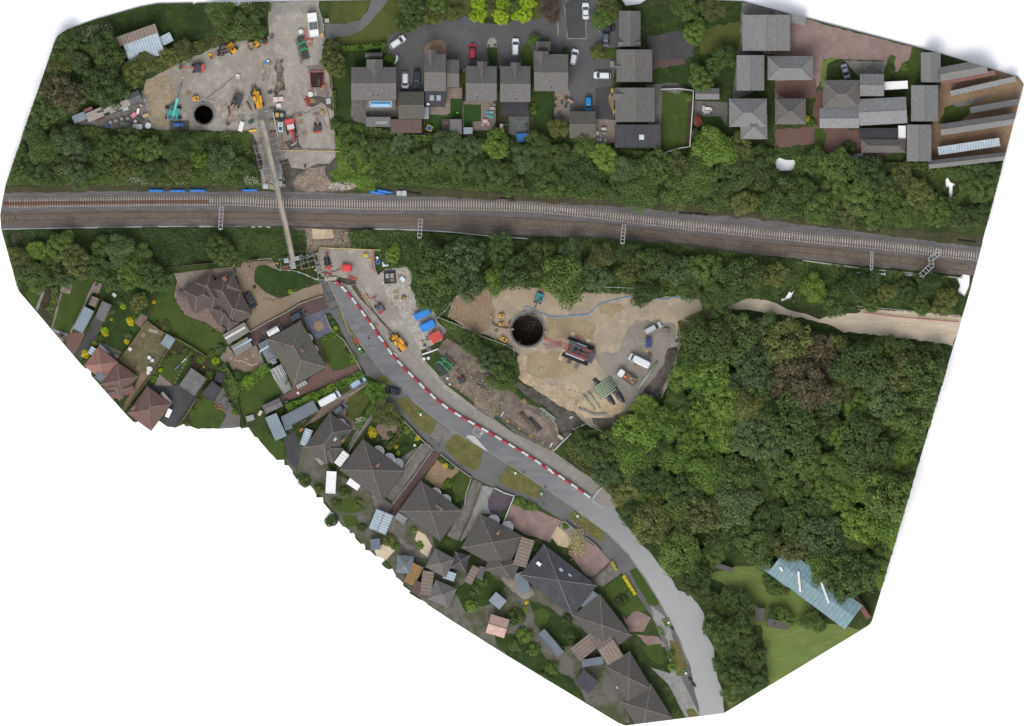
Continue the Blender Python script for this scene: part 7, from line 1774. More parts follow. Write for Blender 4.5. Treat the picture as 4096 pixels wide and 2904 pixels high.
# flatbed truck
t=Th('flatbed_truck','white cab truck with a worn brown load bed','truck',fK(1490,845),math.atan2(*(lambda a,b:((a-b).y,(a-b).x))(Vc(fK(1430,805)),Vc(fK(1550,892)))))
c=S().rings([rrg(.9,2.75,1.0,.5),rrg(.9,2.8,1.02,1.2),rrg(.95,2.55,.95,2.1),rrg(1.1,2.3,.8,2.25)]).B('cab',pm((208,210,210),.35),t);S().box(2.72,0,1.62,.12,1.6,.6,ry=-.3).B('windscreen',M_vg,c)
S().box(-.95,0,.95,3.5,2.0,.1).B('load_bed',G['dirt'],t);s=S();[s.box(-.95,k*1.02,1.15,3.5,.06,.35)for k in(-1,1)];s.box(-2.72,0,1.15,.06,2.0,.35);s.box(.78,0,1.3,.06,2.0,.7);s.B('side_boards',pm((120,92,72),.7),t)
S().box(-.3,0,.6,5.4,.8,.3).B('chassis',Mk,t);[wheel(t,x,y,.4,.3)for x in(1.9,-1.9)for y in(-.85,.85)]
S().cyl((-1.9,.3,1.0),(-1.9,.3,1.5),.3,.3,10).box(-1.2,-.4,1.2,.8,.5,.4).B('load',M_wood,t);S().box(.4,.2,1.5,.5,.7,.5,bev=.04).B('beacon_box',pm((214,108,40),.5),t)
# machines
def Cw(t,L,W,r=.38,w_=.45,ang=0.0,z=0):
 for sy in(-1,1):
  s=S();prof=[(L/2-r,0)];pts=[]
  for i in range(7):a=R(-90+180*i/6);pts.append((L/2-r+r*math.cos(a),r+r*math.sin(a)))
  for i in range(7):a=R(90+180*i/6);pts.append((-L/2+r+r*math.cos(a),r+r*math.sin(a)))
  s.rings([[(x,y,zz+z)for x,zz in pts]for y in(sy*W/2-w_/2,sy*W/2+w_/2)],smooth=False)
  for k in range(int(L/.3)):s.box(-L/2+.2+k*.3,sy*W/2,2*r+.02+z,.1,w_+.04,.05)
  for v in s.bm.verts:v.co=Matrix.Rotation(ang,3,'Z')@v.co
  s.B('crawler_track',M_tyre,t)
def As(name,a,b,w0,w1,mat,t,wy=.22):
 a,b=Vc(a),Vc(b);s=S();d_=(b-a);L=d_.length;q=d_.to_track_quat('X','Z');rg=[]
 for k,hh in((0,w0),(.5,max(w0,w1)*1.15),(1,w1)):rg.append([a+q@Vc((L*k,y,z))for y,z in((-wy/2,-hh/2),(wy/2,-hh/2),(wy/2,hh/2),(-wy/2,hh/2))])
 s.rings(rg,smooth=False);s.cyl(a+q@Vc((0,-wy*.7,0)),a+q@Vc((0,wy*.7,0)),w0*.35,None,8);return s.B(name,mat,t)
def Exc(f,x,y,tx,ty,lb_,col,col2=None,sc=1.0,track_ang=0.0,cab=1,reach=None,tool=Q66,name='excavator',cat='excavator',dark=(46,48,54),z=.06,bent=0.5):
 """upper body at (x,y) facing the tool point (tx,ty)"""
 c,p=Vc(f(x,y)),Vc(f(tx,ty));a=math.atan2((p-c).y,(p-c).x);D=(p-c).length
 t=Th(name,lb_,cat,c,a,z=z);L=2.6*sc;W=1.9*sc;m_=pm(col,.4);m2=pm(col2 or col,.4);md=pm(dark,.5)
 Cw(t,L,W*.8,.3*sc,.36*sc,track_ang-a);S().cyl((0,0,.3*sc),(0,0,.65*sc),.5*sc,.5*sc,14).box(0,0,.35*sc,1.5*sc,1.0*sc,.3*sc,track_ang-a).B('undercarriage',Mk,t)
 S().rings([rrg(-1.25*sc,.75*sc,.95*sc,.68*sc,k=.2),rrg(-1.3*sc,.8*sc,.98*sc,.9*sc,k=.2),rrg(-1.3*sc,.7*sc,.96*sc,1.3*sc,k=.2),rrg(-1.2*sc,.5*sc,.85*sc,1.38*sc,k=.2)]).B('upper_body',md,t)
 S().rings([rrg(-1.45*sc,-.9*sc,.98*sc,.7*sc,k=.14),rrg(-1.5*sc,-.85*sc,1.0*sc,1.25*sc,k=.14),rrg(-1.42*sc,-.9*sc,.92*sc,1.42*sc,k=.14)]).B('counterweight',m_,t)
 s=S();s.rings([rrg(-.25*sc,.85*sc,.36*sc,.9*sc,k=.2),rrg(-.3*sc,.8*sc,.38*sc,1.6*sc,k=.2),rrg(-.25*sc,.6*sc,.32*sc,2.2*sc,k=.2)])
 for v in s.bm.verts:v.co.y+=.52*sc*cab
 cb=s.B('cab',md,t);S().box(.78*sc,.52*sc*cab,1.65*sc,.06,.5*sc,.8*sc,ry=-.15).box(.1*sc,.52*sc*cab,2.2*sc,.5*sc,.4*sc,.05).B('window',M_vg,cb)
 S().cyl((-.7*sc,-.5*sc,1.38*sc),(-.7*sc,-.5*sc,1.75*sc),.07*sc,None,8).B('exhaust',Mk,t)
 D=max(D,2.2*sc);h1=2.6*sc;B=(.5*sc,-.1*sc,1.1*sc);K=(D*bent,-.1*sc,h1);E=(D*.9,-.1*sc,1.5*sc if tool!='high'else h1+.4);T_=(D,-.1*sc,.5*sc)
 mid=((B[0]+K[0])/2*.95,B[1],(B[2]+K[2])/2+.35*sc)
 As('boom',B,mid,.34*sc,.4*sc,m2,t,.26*sc);As('boom',mid,K,.4*sc,.26*sc,m2,t,.24*sc);As('dipper_arm',K,E,.3*sc,.2*sc,m2,t,.2*sc)
 S().cyl((B[0]+.4*sc,B[1],B[2]),(mid[0]+.2,mid[1],mid[2]-.3*sc),.06*sc,None,6).cyl((mid[0],mid[1],mid[2]+.25*sc),(K[0]+.1,K[1],K[2]+.25*sc),.06*sc,None,6).B('hydraulic_ram',Ms,t)
 s=S()
 if tool==Q66:
  w_=.45*sc;s.rings([[(D+px*sc,yy,pz*sc)for px,pz in((-.25,1.3),(.05,1.35),(.3,1.0),(.28,.55),(-.05,.3),(-.3,.6))]for yy in(-w_-.1,w_-.1)],smooth=False)
  for k in range(4):s.box(D-.28*sc,-w_-.1+(k+.5)*w_/2,.5*sc,.18,.06,.1)
 elif tool=='auger':
  s.cyl((D,0,.2),(D,0,1.6),.1,.1,8);s.box(D,0,.5,.15,1.8*sc,.2);s.box(D,0,.5,.9*sc,.15,.2);[s.cyl((D,k,.3),(D,k,.8),.14,.14,8)for k in(-.8*sc,.8*sc)]
 else:
  s.cyl(E,T_,.07,.05,6);s.box(T_[0],T_[1],.5,.4,.3,.3,bev=.05)
 s.B(Q66 if tool==Q66 else 'attachment',pm((96,70,60),.7)if tool==Q66 else m2,t);return t
OR=(196,66,38);TE=(34,150,138);RD=(176,44,38);YE=(208,150,22)
Exc(fA,1605,553,1465,550,'orange and black excavator at the north west edge of the site',OR,sc=1.15,track_ang=.15,cab=-1,bent=.45);Exc(fB,128,1095,35,1345,'dark excavator with a long rusty orange boom pointing down left',(66,46,56),(164,66,44),sc=1.25,track_ang=1.2,cab=-1,bent=.4)
Exc(fA,1790,430,1715,475,'small black loader with red arms beside the yellow tub',(58,58,62),(176,60,40),sc=.75,cab=1);Exc(fB,1002,1380,985,1240,'mini excavator with an auger beam, worker at its side',(150,60,48),(150,70,62),sc=.95,track_ang=PI/2,tool='auger')
Exc(fI,920,1020,855,905,'mini excavator with an auger beside the trench in the compound',(160,44,48),(160,60,60),sc=.95,track_ang=-.9,tool='auger',dark=(84,90,96));Exc(fK,838,268,797,388,'small teal excavator dipping its arm over the large shaft',(30,140,146),(64,62,60),sc=1.0,track_ang=1.3,tool=Q66,dark=(40,120,120))
Exc(fK,268,862,235,800,'tiny red armed excavator on the spoil right of the green netting',(52,50,52),(196,66,40),sc=.75,track_ang=.5);Exc(fB,430,445,410,400,'small red machine beside the hedge at the site entrance',(150,28,34),(150,30,36),sc=.6)
# blade of the trench mini excavator
t=Th('dozer_blade','pale grey dozer blade lying behind the trench excavator','blade',fI(962,1075),R(45));S().rings([[(x,y,z)for y,z in((0,0),(.15,.2),(.08,.5),(-.06,.48),(-.05,.05))]for x in(-1.0,1.0)],smooth=False).box(0,.3,.2,.2,.6,.12).B('blade',pm((150,146,138),.6),t)
# teal telescopic crawler crane
c=Vc(fA(1408,915));tip=Vc(fA(1484,628));a=math.atan2((tip-c).y,(tip-c).x);D=(tip-c).length
t=Th('telescopic_crane','teal crawler crane with a long dark telescopic boom raised over the crushed rock','crane',c,a);m_=pm(TE,.35)
Cw(t,4.3,2.6,.4,.6,-a);S().cyl((0,0,.4),(0,0,.9),.8,.8,16).box(0,0,.5,2.4,1.6,.4,-a).B('undercarriage',m_,t)
S().rings([rrg(-1.9,1.5,1.35,.95,k=.15),rrg(-1.95,1.5,1.4,1.3,k=.15),rrg(-1.9,1.4,1.35,1.75,k=.15)]).B('upper_body',m_,t);S().box(-1.4,.55,1.85,.9,1.0,.25,bev=.05).box(-1.4,-.6,1.85,.9,.9,.25,bev=.05).B('engine_cover',pm((60,74,92),.4),t)
s=S();s.rings([rrg(.2,1.9,.45,1.0,k=.2),rrg(.1,1.9,.46,2.0,k=.2),rrg(.2,1.6,.38,2.5,k=.2)]);[setattr(v,'co',v.co+Vc((0,.8,0)))for v in s.bm.verts];cb=s.B('cab',m_,t);S().box(1.0,.8,2.53,1.0,.6,.05).box(1.85,.8,1.8,.06,.7,.9).B('window',glass((96,60,60),'tinted_cab_glass',.2),cb)
As('boom_base',(-.8,-.1,1.8),(D*.42,-.1,4.2),.6,.5,m_,t,.62);As('boom_section',(D*.4,-.1,4.1),(D*.8,-.1,6.0),.5,.46,pm((44,48,52),.4),t,.56);As('boom_section',(D*.76,-.1,5.9),(D*.97,-.1,6.9),.42,.4,pm((36,38,42),.4),t,.46)
S().box(D*.99,-.1,7.0,.5,.6,.4,bev=.05).cyl((D*.99,-.1,6.9),(D*.99,-.1,2.2),.03,None,5).box(D*.99,-.1,2.0,.25,.2,.5,bev=.04).B('boom_head',pm((196,140,60),.5),t)
# telehandlers
def telehandler(f,fx,fy,bx,by,lb_,c1=YE):
 a_,b_=Vc(f(fx,fy)),Vc(f(bx,by));t=Th('telehandler',lb_,'telehandler',(a_+b_)/2,math.atan2((a_-b_).y,(a_-b_).x));m_=pm(c1,.4);L=(a_-b_).length/2
 S().rings([rrg(-2.6,1.9,.75,.55,k=.12),rrg(-2.7,2.0,.8,.9,k=.12),rrg(-2.6,1.6,.75,1.25,k=.12)]).B('chassis',m_,t)
 S().box(-.4,-.78,1.35,1.9,.75,.8,bev=.12).box(-.4,-.78,1.78,1.2,.5,.08).B('engine_cover',m_,t)
 s=S();s.rings([rrg(-.6,1.0,.42,.9,k=.2),rrg(-.7,1.0,.44,1.7,k=.2),rrg(-.5,.75,.38,2.4,k=.2)]);[setattr(v,'co',v.co+Vc((0,.72,0)))for v in s.bm.verts];cb=s.B('cab',M_vg,t);s=S();s.box(.1,.72,2.43,1.15,.72,.07,bev=.03);[s.cyl((x,y,.9),(x*.9,.72+(y-.72)*.9,2.4),.05,None,5)for x in(-.65,.95)for y in(.32,1.12)];s.B('cab_frame',m_,cb)
 As('boom',(-2.5,0,1.7),(L-1.3,0,1.35),.5,.42,m_,t,.42);As('boom_end',(L-1.5,0,1.3),(L-.6,0,.7),.36,.3,m_,t,.34);S().cyl((-1.5,0,1.15),(.4,0,1.3),.09,None,8).B('hydraulic_ram',Ms,t)
 S().box(L-.5,0,.6,.12,1.5,.5).box(L-.5,0,.95,.2,1.3,.12).B('carriage',Mk,t)
 for sy in(-.4,.4):S().box(L+.1,sy,.3,1.1,.12,.06).B('fork',Mk,t)
 for x in(1.5,-1.9):
  for y in(-1.08,1.08):wheel(t,x,y,.62,.46)
 for x in(1.5,-1.9):s=S();[s.box(x,y,1.2,.5,.16,.06,bev=.02)for y in(-.84,.84)];s.B('mudguard',m_,t)
telehandler(fB,312,935,385,1195,'yellow telehandler with black wheels facing the spoil heap');telehandler(fI,1050,1310,1225,1515,'yellow telehandler standing on the track beside the barrier line')
# dumpers
def dumper(f,fx,fy,bx,by,lb_,skip,c1=YE):
 a_,b_=Vc(f(fx,fy)),Vc(f(bx,by));t=Th('site_dumper',lb_,'dumper',(a_+b_)/2,math.atan2((a_-b_).y,(a_-b_).x),'dumpers');m_=pm(c1,.45);L=(a_-b_).length
 k=L/4.6;s=S();o_=[(-.1,-.95),(1.9,-1.05),(1.9,1.05),(-.1,.95)];i_=[(.1,-.78),(1.72,-.9),(1.72,.9),(.1,.78)]
 s.rings([[(x*k,y,.9)for x,y in((.2,-.6),(1.4,-.7),(1.4,.7),(.2,.6))],[(x*k,y,1.7)for x,y in o_],[(x*k,y,1.7)for x,y in i_],[(x*k,y,1.05)for x,y in((.4,-.5),(1.3,-.6),(1.3,.6),(.4,.5))]],smooth=False);s.B('skip',skip,t)
 S().rings([rrg(-2.2*k,-.3*k,.7,.6,k=.2),rrg(-2.3*k,-.3*k,.78,1.1,k=.2),rrg(-2.1*k,-1.0*k,.6,1.35,k=.2)]).B('engine_body',m_,t);S().box(-.75*k,0,1.25,.5,.5,.15,bev=.04).box(-1.0*k,0,1.5,.12,.5,.5,bev=.04).B('seat',Mk,t)
 s=S();[s.cyl((-1.15*k,y,1.0),(-1.15*k,y,2.4),.05,None,6)for y in(-.55,.55)];s.cyl((-1.15*k,-.55,2.4),(-1.15*k,.55,2.4),.05,None,6);s.B('roll_bar',m_,t);[wheel(t,x*k,y,.48,.36)for x in(.8,-1.6)for y in(-.95,.95)]
dumper(fB,30,470,110,565,'yellow dumper with a yellow skip, nose towards the trees',pm((172,124,28),.6));dumper(fB,235,520,370,460,'yellow dumper with a large tan skip full of mud',G['tan']);dumper(fB,10,590,-20,490,'dark muddy dumper left of the yellow ones',G['dirt'],(96,90,80))
# drill rig north
t=Th('drill_rig','red and white tracked drill rig working over a muddy hole','drill rig',fB(712,1380),R(-78));m_=pm((190,66,60),.5);Cw(t,3.4,2.2,.38,.42)
S().box(-1.6,0,1.4,1.5,2.4,1.2,bev=.15).box(-1.6,0,2.04,1.1,1.6,.1).B('power_pack',m_,t);S().box(0,0,1.0,3.2,1.3,.5,bev=.08).B('body',m_,t);S().box(-.2,0,2.3,1.3,1.9,.14,bev=.04).box(-.2,0,1.7,1.2,1.6,1.0).B('cab',pm((196,186,184),.5),t)
As('boom',(1.0,0,1.5),(3.2,.3,2.1),.5,.4,m_,t,.5);S().cyl((3.4,.4,.1),(3.4,.4,4.6),.2,.2,8).box(3.4,.4,2.4,.5,.5,2.4).B('drill_mast',pm((120,50,46),.6),t);s=S()
for k in range(7):a=k*.9;s.box(3.3+.9*math.cos(a),.4+.8*math.sin(a),.4,.7,.16,.14,a+.6)
s.cyl((3.3,.4,.2),(3.3,.4,.5),.9,.8,14);s.B('clamp_table',pm((112,96,92),.8),t);S().box(4.4,-.1,.3,.2,1.6,.3,.3).B('spill_guard',pm((208,204,198),.6),t);S().box(-1.0,-.6,1.3,2.8,.12,.12).tube([(0,1,1.2),(1.2,.9,1.6),(2.8,.6,1.4)],.06,5).B('hose',Mk,t)
# drill rig in the compound
t=Th('drill_rig','red and black hydraulic rig with a compressor hose in the compound','drill rig',fI(315,480),R(-78));Cw(t,2.2,1.2,.28,.3);S().box(0,0,.9,2.4,.8,.7,bev=.1).box(-.5,0,1.4,1.0,.5,.4,bev=.05).B('body',Mk,t)
As('boom',(-.6,0,1.3),(-2.1,.35,1.5),.34,.3,Mk,t,.3);S().tube([(-2.0,-.5,1),(-2.4,0,1.0),(-2.2,.7,1.0),(-1.7,.8,1.0)],.12,6).B('guard_hoop',pm(RD,.5),t);S().box(1.6,0,.7,1.4,.9,.8,bev=.12).box(2.0,0,1.15,.5,.6,.15,bev=.04).B('power_pack',pm((196,50,48),.5),t)
s=S();[s.box(x,y,.2,.8,.12,.12,a)for x,y,a in((.6,-.9,-1.2),(.6,.9,1.2),(1.6,-.8,-1.3),(1.6,.9,1.3))];s.B('outrigger',Mk,t)
def Hs(f,pts,r,col,lb_,z=.1,name='hose'):
 q=Sl([Vc(p)for p in P(f,*pts)],2);t=Th(name,lb_,'hose',q[0],0,'hoses',z=0);h_=S().tube([(p.x-q[0].x,p.y-q[0].y,z)for p in q],r,6).B('hose_line',pm(col,.5),t)
 s=S()
 for p,u in((q[0],q[1]-q[0]),(q[-1],q[-2]-q[-1])):
  u=u.normalized();p=p-q[0];s.cyl((p.x,p.y,z),(p.x+u.x*.25,p.y+u.y*.25,z),r*1.6,None,8)
 s.B('coupling',M_grey,t)
Hs(fK,(728,392,728,330,745,322,800,345,880,385,960,402,1020,400,1100,387,1160,388,1210,382,1250,340,1290,305,1360,285,1420,272,1480,255,1542,247),.1,(30,136,190),'bright blue hose winding from the large shaft to the trees',.16);Hs(fK,(1705,262,1730,270,1790,272,1810,252,1900,260,1990,266),.1,(30,136,190),'bright blue hose at the east end of the hardstanding',.16)
Hs(fA,(1640,830,1660,810,1740,750,1800,710,1860,650,1905,618),.07,(58,58,58),'dark hose from the small shaft to the pale round lid');Hs(fB,(690,1290,760,1230,820,1205,900,1225,960,1170,1030,1165,1060,1220,1065,1300,1100,1380,1135,1360,1130,1260,1095,1150,1100,1050,1130,990),.06,(62,60,60),'dark hose looping round the mini excavator')
Hs(fI,(350,595,400,598,440,580,470,560),.08,(36,36,38),'black hose from the rig to the red compressor',.3);Hs(fI,(1000,540,1060,470,1100,520,1160,490,1150,560,1060,540,1130,700),.03,(186,162,72),'tangled yellow cable over the white stone bed');Hs(fI,(1700,1320,1760,1400,1850,1460,1920,1520),.03,(150,112,60),'thin brown cable on the spoil right of the red container')
Hs(fB,(560,1170,600,1180,680,1290),.04,(110,106,100),'thin grey hose near the drill rig');Hs(fK,(600,1060,640,1060,700,1030,720,1020),.05,(120,124,120),'grey hose at the top of the excavation')
t=Th('vent_duct','grey ribbed duct bending into the large shaft','duct',fK(510,470),0);q=[Vc(p)-Vc(fK(510,470))for p in P(fK,500,455,510,468,540,480,590,490,655,492)];s=S();s.tube([(p.x,p.y,.7)for p in Sl(q,2)],.28,10);[s.cyl((p.x-u.x*.05,p.y-u.y*.05,.7),(p.x+u.x*.05,p.y+u.y*.05,.7),.33,None,10)for p,u in Rsm(q,.45)];s.B('duct',pm((140,132,122),.7),t);S().cyl((fK(598,490)[0]-fK(510,470)[0],fK(598,490)[1]-fK(510,470)[1],.2),(fK(598,490)[0]-fK(510,470)[0],fK(598,490)[1]-fK(510,470)[1],1.05),.25,None,10).B('fan',pm(RD,.5),t)
# red lattice crane
c=Vc(fK(1130,655));tip=Vc(fK(882,556));a=math.atan2((tip-c).y,(tip-c).x);D=(tip-c).length
t=Th('lattice_crane','dark crawler crane with a red lattice jib reaching to the large shaft','crane',c,a);Cw(t,7.2,4.6,.55,.85)
S().rings([rrg(-3.6,2.6,1.5,1.2,k=.08),rrg(-3.6,2.6,1.55,1.7,k=.08),rrg(-3.5,2.4,1.5,2.3,k=.08)]).B('upper_body',pm((62,66,66),.5),t);S().box(-3.9,0,1.7,1.1,3.5,1.3,bev=.15).box(-3.9,0,2.45,.8,2.6,.2,bev=.05).B('counterweight',pm((66,60,72),.5),t)
S().box(-.4,1.1,2.45,4.8,.5,.3,bev=.04).box(-1.0,0,2.6,2.6,.25,.5).box(-2,-1.2,2.5,2.0,.5,.35).box(-2.8,.2,2.5,.3,2.6,.3).B('a_frame',pm((136,42,44),.5),t);S().cyl((-.6,-.5,2.5),(-.6,.5,2.5),.45,None,12).cyl((.8,-.5,2.5),(.8,.5,2.5),.4,None,12).B('winch_drum',Mk,t)
s=S();s.rings([rrg(1.2,3.0,.5,1.2,k=.2),rrg(1.1,3.0,.52,2.4,k=.2),rrg(1.2,2.7,.45,2.9,k=.2)]);[setattr(v,'co',v.co+Vc((0,-1.5,0)))for v in s.bm.verts];cb=s.B('cab',pm((70,86,82),.4),t);S().box(2.98,-1.5,2.0,.06,.8,1.0).box(2.0,-1.5,2.93,1.0,.6,.04).B('window',M_vg,cb);S().box(.2,1.6,1.5,5.2,.5,.1).box(.2,-1.85,1.5,4.0,.4,.1).B('walkway',Mg,t)
s=S();z0,z1=2.2,9.5;n=12;W0,W1=.75,.3
def bpnt(k,sy,sz):f_=k/n;w_=W0+(W1-W0)*f_;return(2.2+(D-2.2)*f_,sy*w_,z0+(z1-z0)*f_+sz*w_)
for sy in(-1,1):
 for sz in(-1,1):s.tube([bpnt(k,sy,sz)for k in range(n+1)],.07,5)
for k in range(n):
 for sz in(-1,1):s.cyl(bpnt(k,-1,sz),bpnt(k+1,1,sz),.04,None,4);s.cyl(bpnt(k,1,sz),bpnt(k,-1,sz),.04,None,4)
 for sy in(-1,1):s.cyl(bpnt(k,sy,-1),bpnt(k+1,sy,1),.04,None,4)
s.B('lattice_jib',pm((178,44,48),.5),t);S().cyl((D,0,9.4),(D,0,2.6),.03,None,5).box(D,0,2.3,.4,.3,.6,bev=.05).tube([(-2.8,0,4.2),(D,0,9.8)],.03,4).tube([(-2.8,.8,2.5),(-2.8,0,4.2),(-2.8,-.8,2.5)],.08,5).B('rigging',Mk,t)
MATW=pm((186,170,138),.8,var=.2,name='pale_mat_timber')
for i,(x,y,rz,c_)in En(((1080,555,-22,MATW),(1135,580,-22,pm((150,100,96),.8)),(1193,605,-22,MATW),(1012,680,-22,MATW),(1075,705,-22,pm((80,78,80),.8)),(1128,745,-22,G['deck']))):
 t=Th('timber_mat','timber mat under the red lattice crane, '+['top left','top middle, reddish','top right','bottom left','bottom middle, dark','bottom right'][i],'timber mat',fK(x,y),R(68),'crane mats');s=S();[s.box(0,-.42+.28*k,.12,3.0,.26,.2,bev=.02)for k in range(4)];s.B('baulk',c_,t)
# containers, generators, tanks
def Cnt(f,p,lb_,col,rib=True,h=2.4,name='site_container',cat='container'):
 ce,a,w_,d_=rect(f,*p);t=Th(name,lb_,cat,ce,a,'coloured site containers');m_=pm(col,.45);s=S();s.box(0,0,h/2+.1,w_,d_,h,bev=.08 if rib else .2)
 if not rib:s.box(0,0,h+.13,w_*.55,d_*.6,.06,bev=.02)
 s.B('shell',m_,t);s=S()
 if rib:[s.box(-w_/2+.3+k*(w_-.6)/9,0,h+.12,.12,d_-.2,.05)for k in range(10)]
 else:[s.box(k*w_*.36,0,h+.12,.07,d_*.9,.05)for k in(-1,1)];s.cyl((-w_*.25,d_*.2,h),(-w_*.25,d_*.2,h+.25),.14,.14,8)
 s.B('roof_ribs',pm(tuple(int(v*.88)for v in col),.5),t);dr=S().box(w_/2+.02,0,1.2,.05,d_*.8,2.0).B('door',m_,t);S().cyl((w_/2+.07,.1,.4),(w_/2+.07,.1,2.0),.025,None,5).B('handle',Ms,dr);s=S();[s.box(x,0,.06,.3,d_,.12)for x in(-w_*.4,w_*.4)];s.B('skid',Mk,t);return t
BLc=(24,124,200)
Cnt(fI,(1345,1172,1310,1098,1490,1015),'bright blue box container, upper of the two',BLc,False);Cnt(fI,(1420,1310,1378,1225,1535,1140),'bright blue box container with small dark caps, lower of the two',BLc,False);Cnt(fI,(1545,1440,1665,1370,1600,1275),'red ribbed container on the corner of the stone bed',(196,66,58),True)
Cnt(fI,(480,590,595,600,600,520),'red compressor with a black tow end in the compound',(200,46,50),False,1.4,'compressor','compressor')
def Gst(f,x,y,a,lb_,L=1.5,W=1.0,c=(212,156,40),c2=(44,44,44),h=1.1,name='generator'):
 t=Th(name,lb_,name.replace('_',' '),f(x,y),R(a),'small site plant');S().box(0,0,h/2+.12,L,W,h,bev=.08).B('housing',pm(c,.5),t);s=S();s.box(L*.15,0,h+.15,L*.35,W*.6,.06,bev=.02);[s.box(-L*.28,k*.12,h+.14,L*.18,.05,.04)for k in(-2,-1,0,1,2)];s.cyl((-L*.4,W*.3,h),(-L*.4,W*.3,h+.3),.05,None,6);s.B('grille',pm(c2,.7),t);s=S();[s.box(0,k*W*.42,.07,L*1.08,.1,.14)for k in(-1,1)];s.B('skid',Mk,t)
Gst(fK,563,392,0,'orange yellow generator, upper of the pair left of the large shaft',1.4,.9);Gst(fK,563,456,0,'orange yellow generator, lower of the pair left of the large shaft',1.3,.8);Gst(fK,580,568,-35,'larger yellow generator lying askew below left of the large shaft',1.7,1.0)
Gst(fA,1589,801,12,'yellow generator north of the small shaft',1.6,1.2,(214,160,26));Gst(fB,502,1318,12,'small yellow pump beside the white edge beam',.8,.8,(196,160,60));Gst(fB,600,1375,-88,'white and blue engine block left of the drill rig',2.6,1.4,(186,190,194),(50,60,96),.9,'engine');Gst(fB,282,1320,30,'green pump beside the bridge head',1.3,.9,(44,92,84),c2=(30,40,40),h=.7,name='pump')
Gst(fK,1650,592,90,'dark blue bowser tank on the hardstanding',2.5,1.5,(32,58,110),(26,46,90),1.3,'bowser');Gst(fI,762,408,-5,'yellow lifting frame in the corner of the compound',1.3,.8,(206,184,50),(160,140,30),.5,'lifting_frame');Gst(fI,813,454,-5,'small yellow frame next to the lifting frame',.7,.5,(206,184,50),(160,140,30),.3,'lifting_frame')
Gst(fI,990,508,5,'white tank with a blue hose ring above the stone bed',1.6,1.3,(210,212,212),(120,120,124),1.2,'tank');Gst(fI,1200,902,-10,'black and yellow roller on the white stones',1.1,.8,(36,36,36),(206,166,40),.7,'roller');Gst(fB,1060,1218,-70,'yellow framed pump box beside the hose loop',.9,.7,(206,176,60),(60,90,130),.5,'pump')
Gst(fB,490,1000,40,'small dark skid beside the spoil',1.1,.8,(58,60,62),h=.5,name='skid_box');Gst(fI,1425,1413,0,'small yellow framed blue panel below the blue containers',.8,.6,(206,170,60),(60,90,140),.25,'panel');Gst(fI,1448,1455,-20,'small dark blue crate below the yellow framed panel',.8,.6,(50,66,96),h=.5,name='crate')
Gst(fK,1780,505,-10,'muddy grey skip at the corner of the hardstanding',1.6,1.4,(120,112,104),(96,88,80),.8,'skip');Gst(fK,1656,682,-30,'brown pallet of fittings below the dark blue bowser',1.2,.9,(110,86,76),h=.4,name='pallet_load');Gst(fK,1843,655,10,'dark grey bag of waste on the dark ground',1.0,.9,(80,82,90),h=.6,name='waste_bag');Gst(fK,1857,580,0,'small black box at the mesh fence',.7,.4,(36,34,40),h=.4,name='crate')
Gst(fB,525,1180,2,'grey steel lid above the plant skid',2.1,.8,(100,102,100),h=.35,name='steel_cover_box');t=Th('plant_skid','black bunded skid with a yellow engine and a round reel','plant skid',fB(588,1250),R(-8));s=S();s.box(0,0,.12,3.0,2.4,.2);[s.box(0,k*1.2,.3,3.0,.12,.4)for k in(-1,1)];[s.box(k*1.5,0,.3,.12,2.4,.4)for k in(-1,1)];s.B('bund',Mk,t)
S().box(-.6,.1,.6,.9,1.1,.8,bev=.08).box(-.6,-.3,1.02,.6,.4,.1).B('engine',pm((192,152,88),.6),t);S().cyl((.6,.2,.25),(.6,.2,.6),.55,.55,16).cyl((.6,.2,.6),(.6,.2,.75),.25,.25,12).B('reel',pm((150,144,134),.6),t)
t=Th('plant_skid','black bund with two pumps and timber pallets on the stone bed','plant skid',fI(1042,662),R(4));s=S();s.box(0,0,.1,2.9,3.2,.16);[s.box(0,k*1.6,.3,3.0,.2,.4)for k in(-1,1)];[s.box(k*1.45,0,.3,.2,3.2,.4)for k in(-1,1)];s.B('bund',pm((44,48,54),.7),t)
for k in(-1,1):S().box(k*.62,.35,.55,.95,1.2,.7,bev=.07).cyl((k*.62,.1,.9),(k*.62,.1,1.1),.28,.24,12).B('pump',pm((150,146,136),.6),t)
s=S();[s.box(.6,-1.2+.16*q,.35,1.1,.1,.12)for q in range(5)];s.B('pallet',M_wood,t)
# pipes
M_pipe=pm((136,152,128),.45,name='pale_green_pipe');M_cap=pm((30,130,84),.5)
def Pp(f,x0,y0,x1,y1,r,lb_,z=0,flange=False,cap=True,mat=None,grp='pale green pipes'):
 a_,b_=Vc(f(x0,y0)),Vc(f(x1,y1));L=(b_-a_).length;t=Th('steel_pipe',lb_,'pipe',(a_+b_)/2,math.atan2((b_-a_).y,(b_-a_).x),grp,z=.06+z);S().cyl((-L/2,0,r),(L/2,0,r),r,r,14).B('pipe',mat or M_pipe,t)
 s=S();[s.cyl((k*(L/2-.05),0,r),(k*(L/2+.03),0,r),r*1.04,None,14)for k in(-1,1)];s.B('end_cap',M_cap if cap else Mk,t)
 if flange:s=S();[s.cyl((x,0,r),(x+.08,0,r),r*2.1,None,12)for x in((-L*.3,L*.25)if flange==2 else(-L*.3,L*.3))];s.B('flange',pm((196,200,192),.5),t)
for k in range(6):
 x0,y0=1240+k*9.5,932+k*12.5;Pp(fK,x0,y0,x0+124,y0-86,.215,['topmost','second','third','fourth','fifth','sixth'][k]+' pale green pipe of the stack counted from the top',.14)
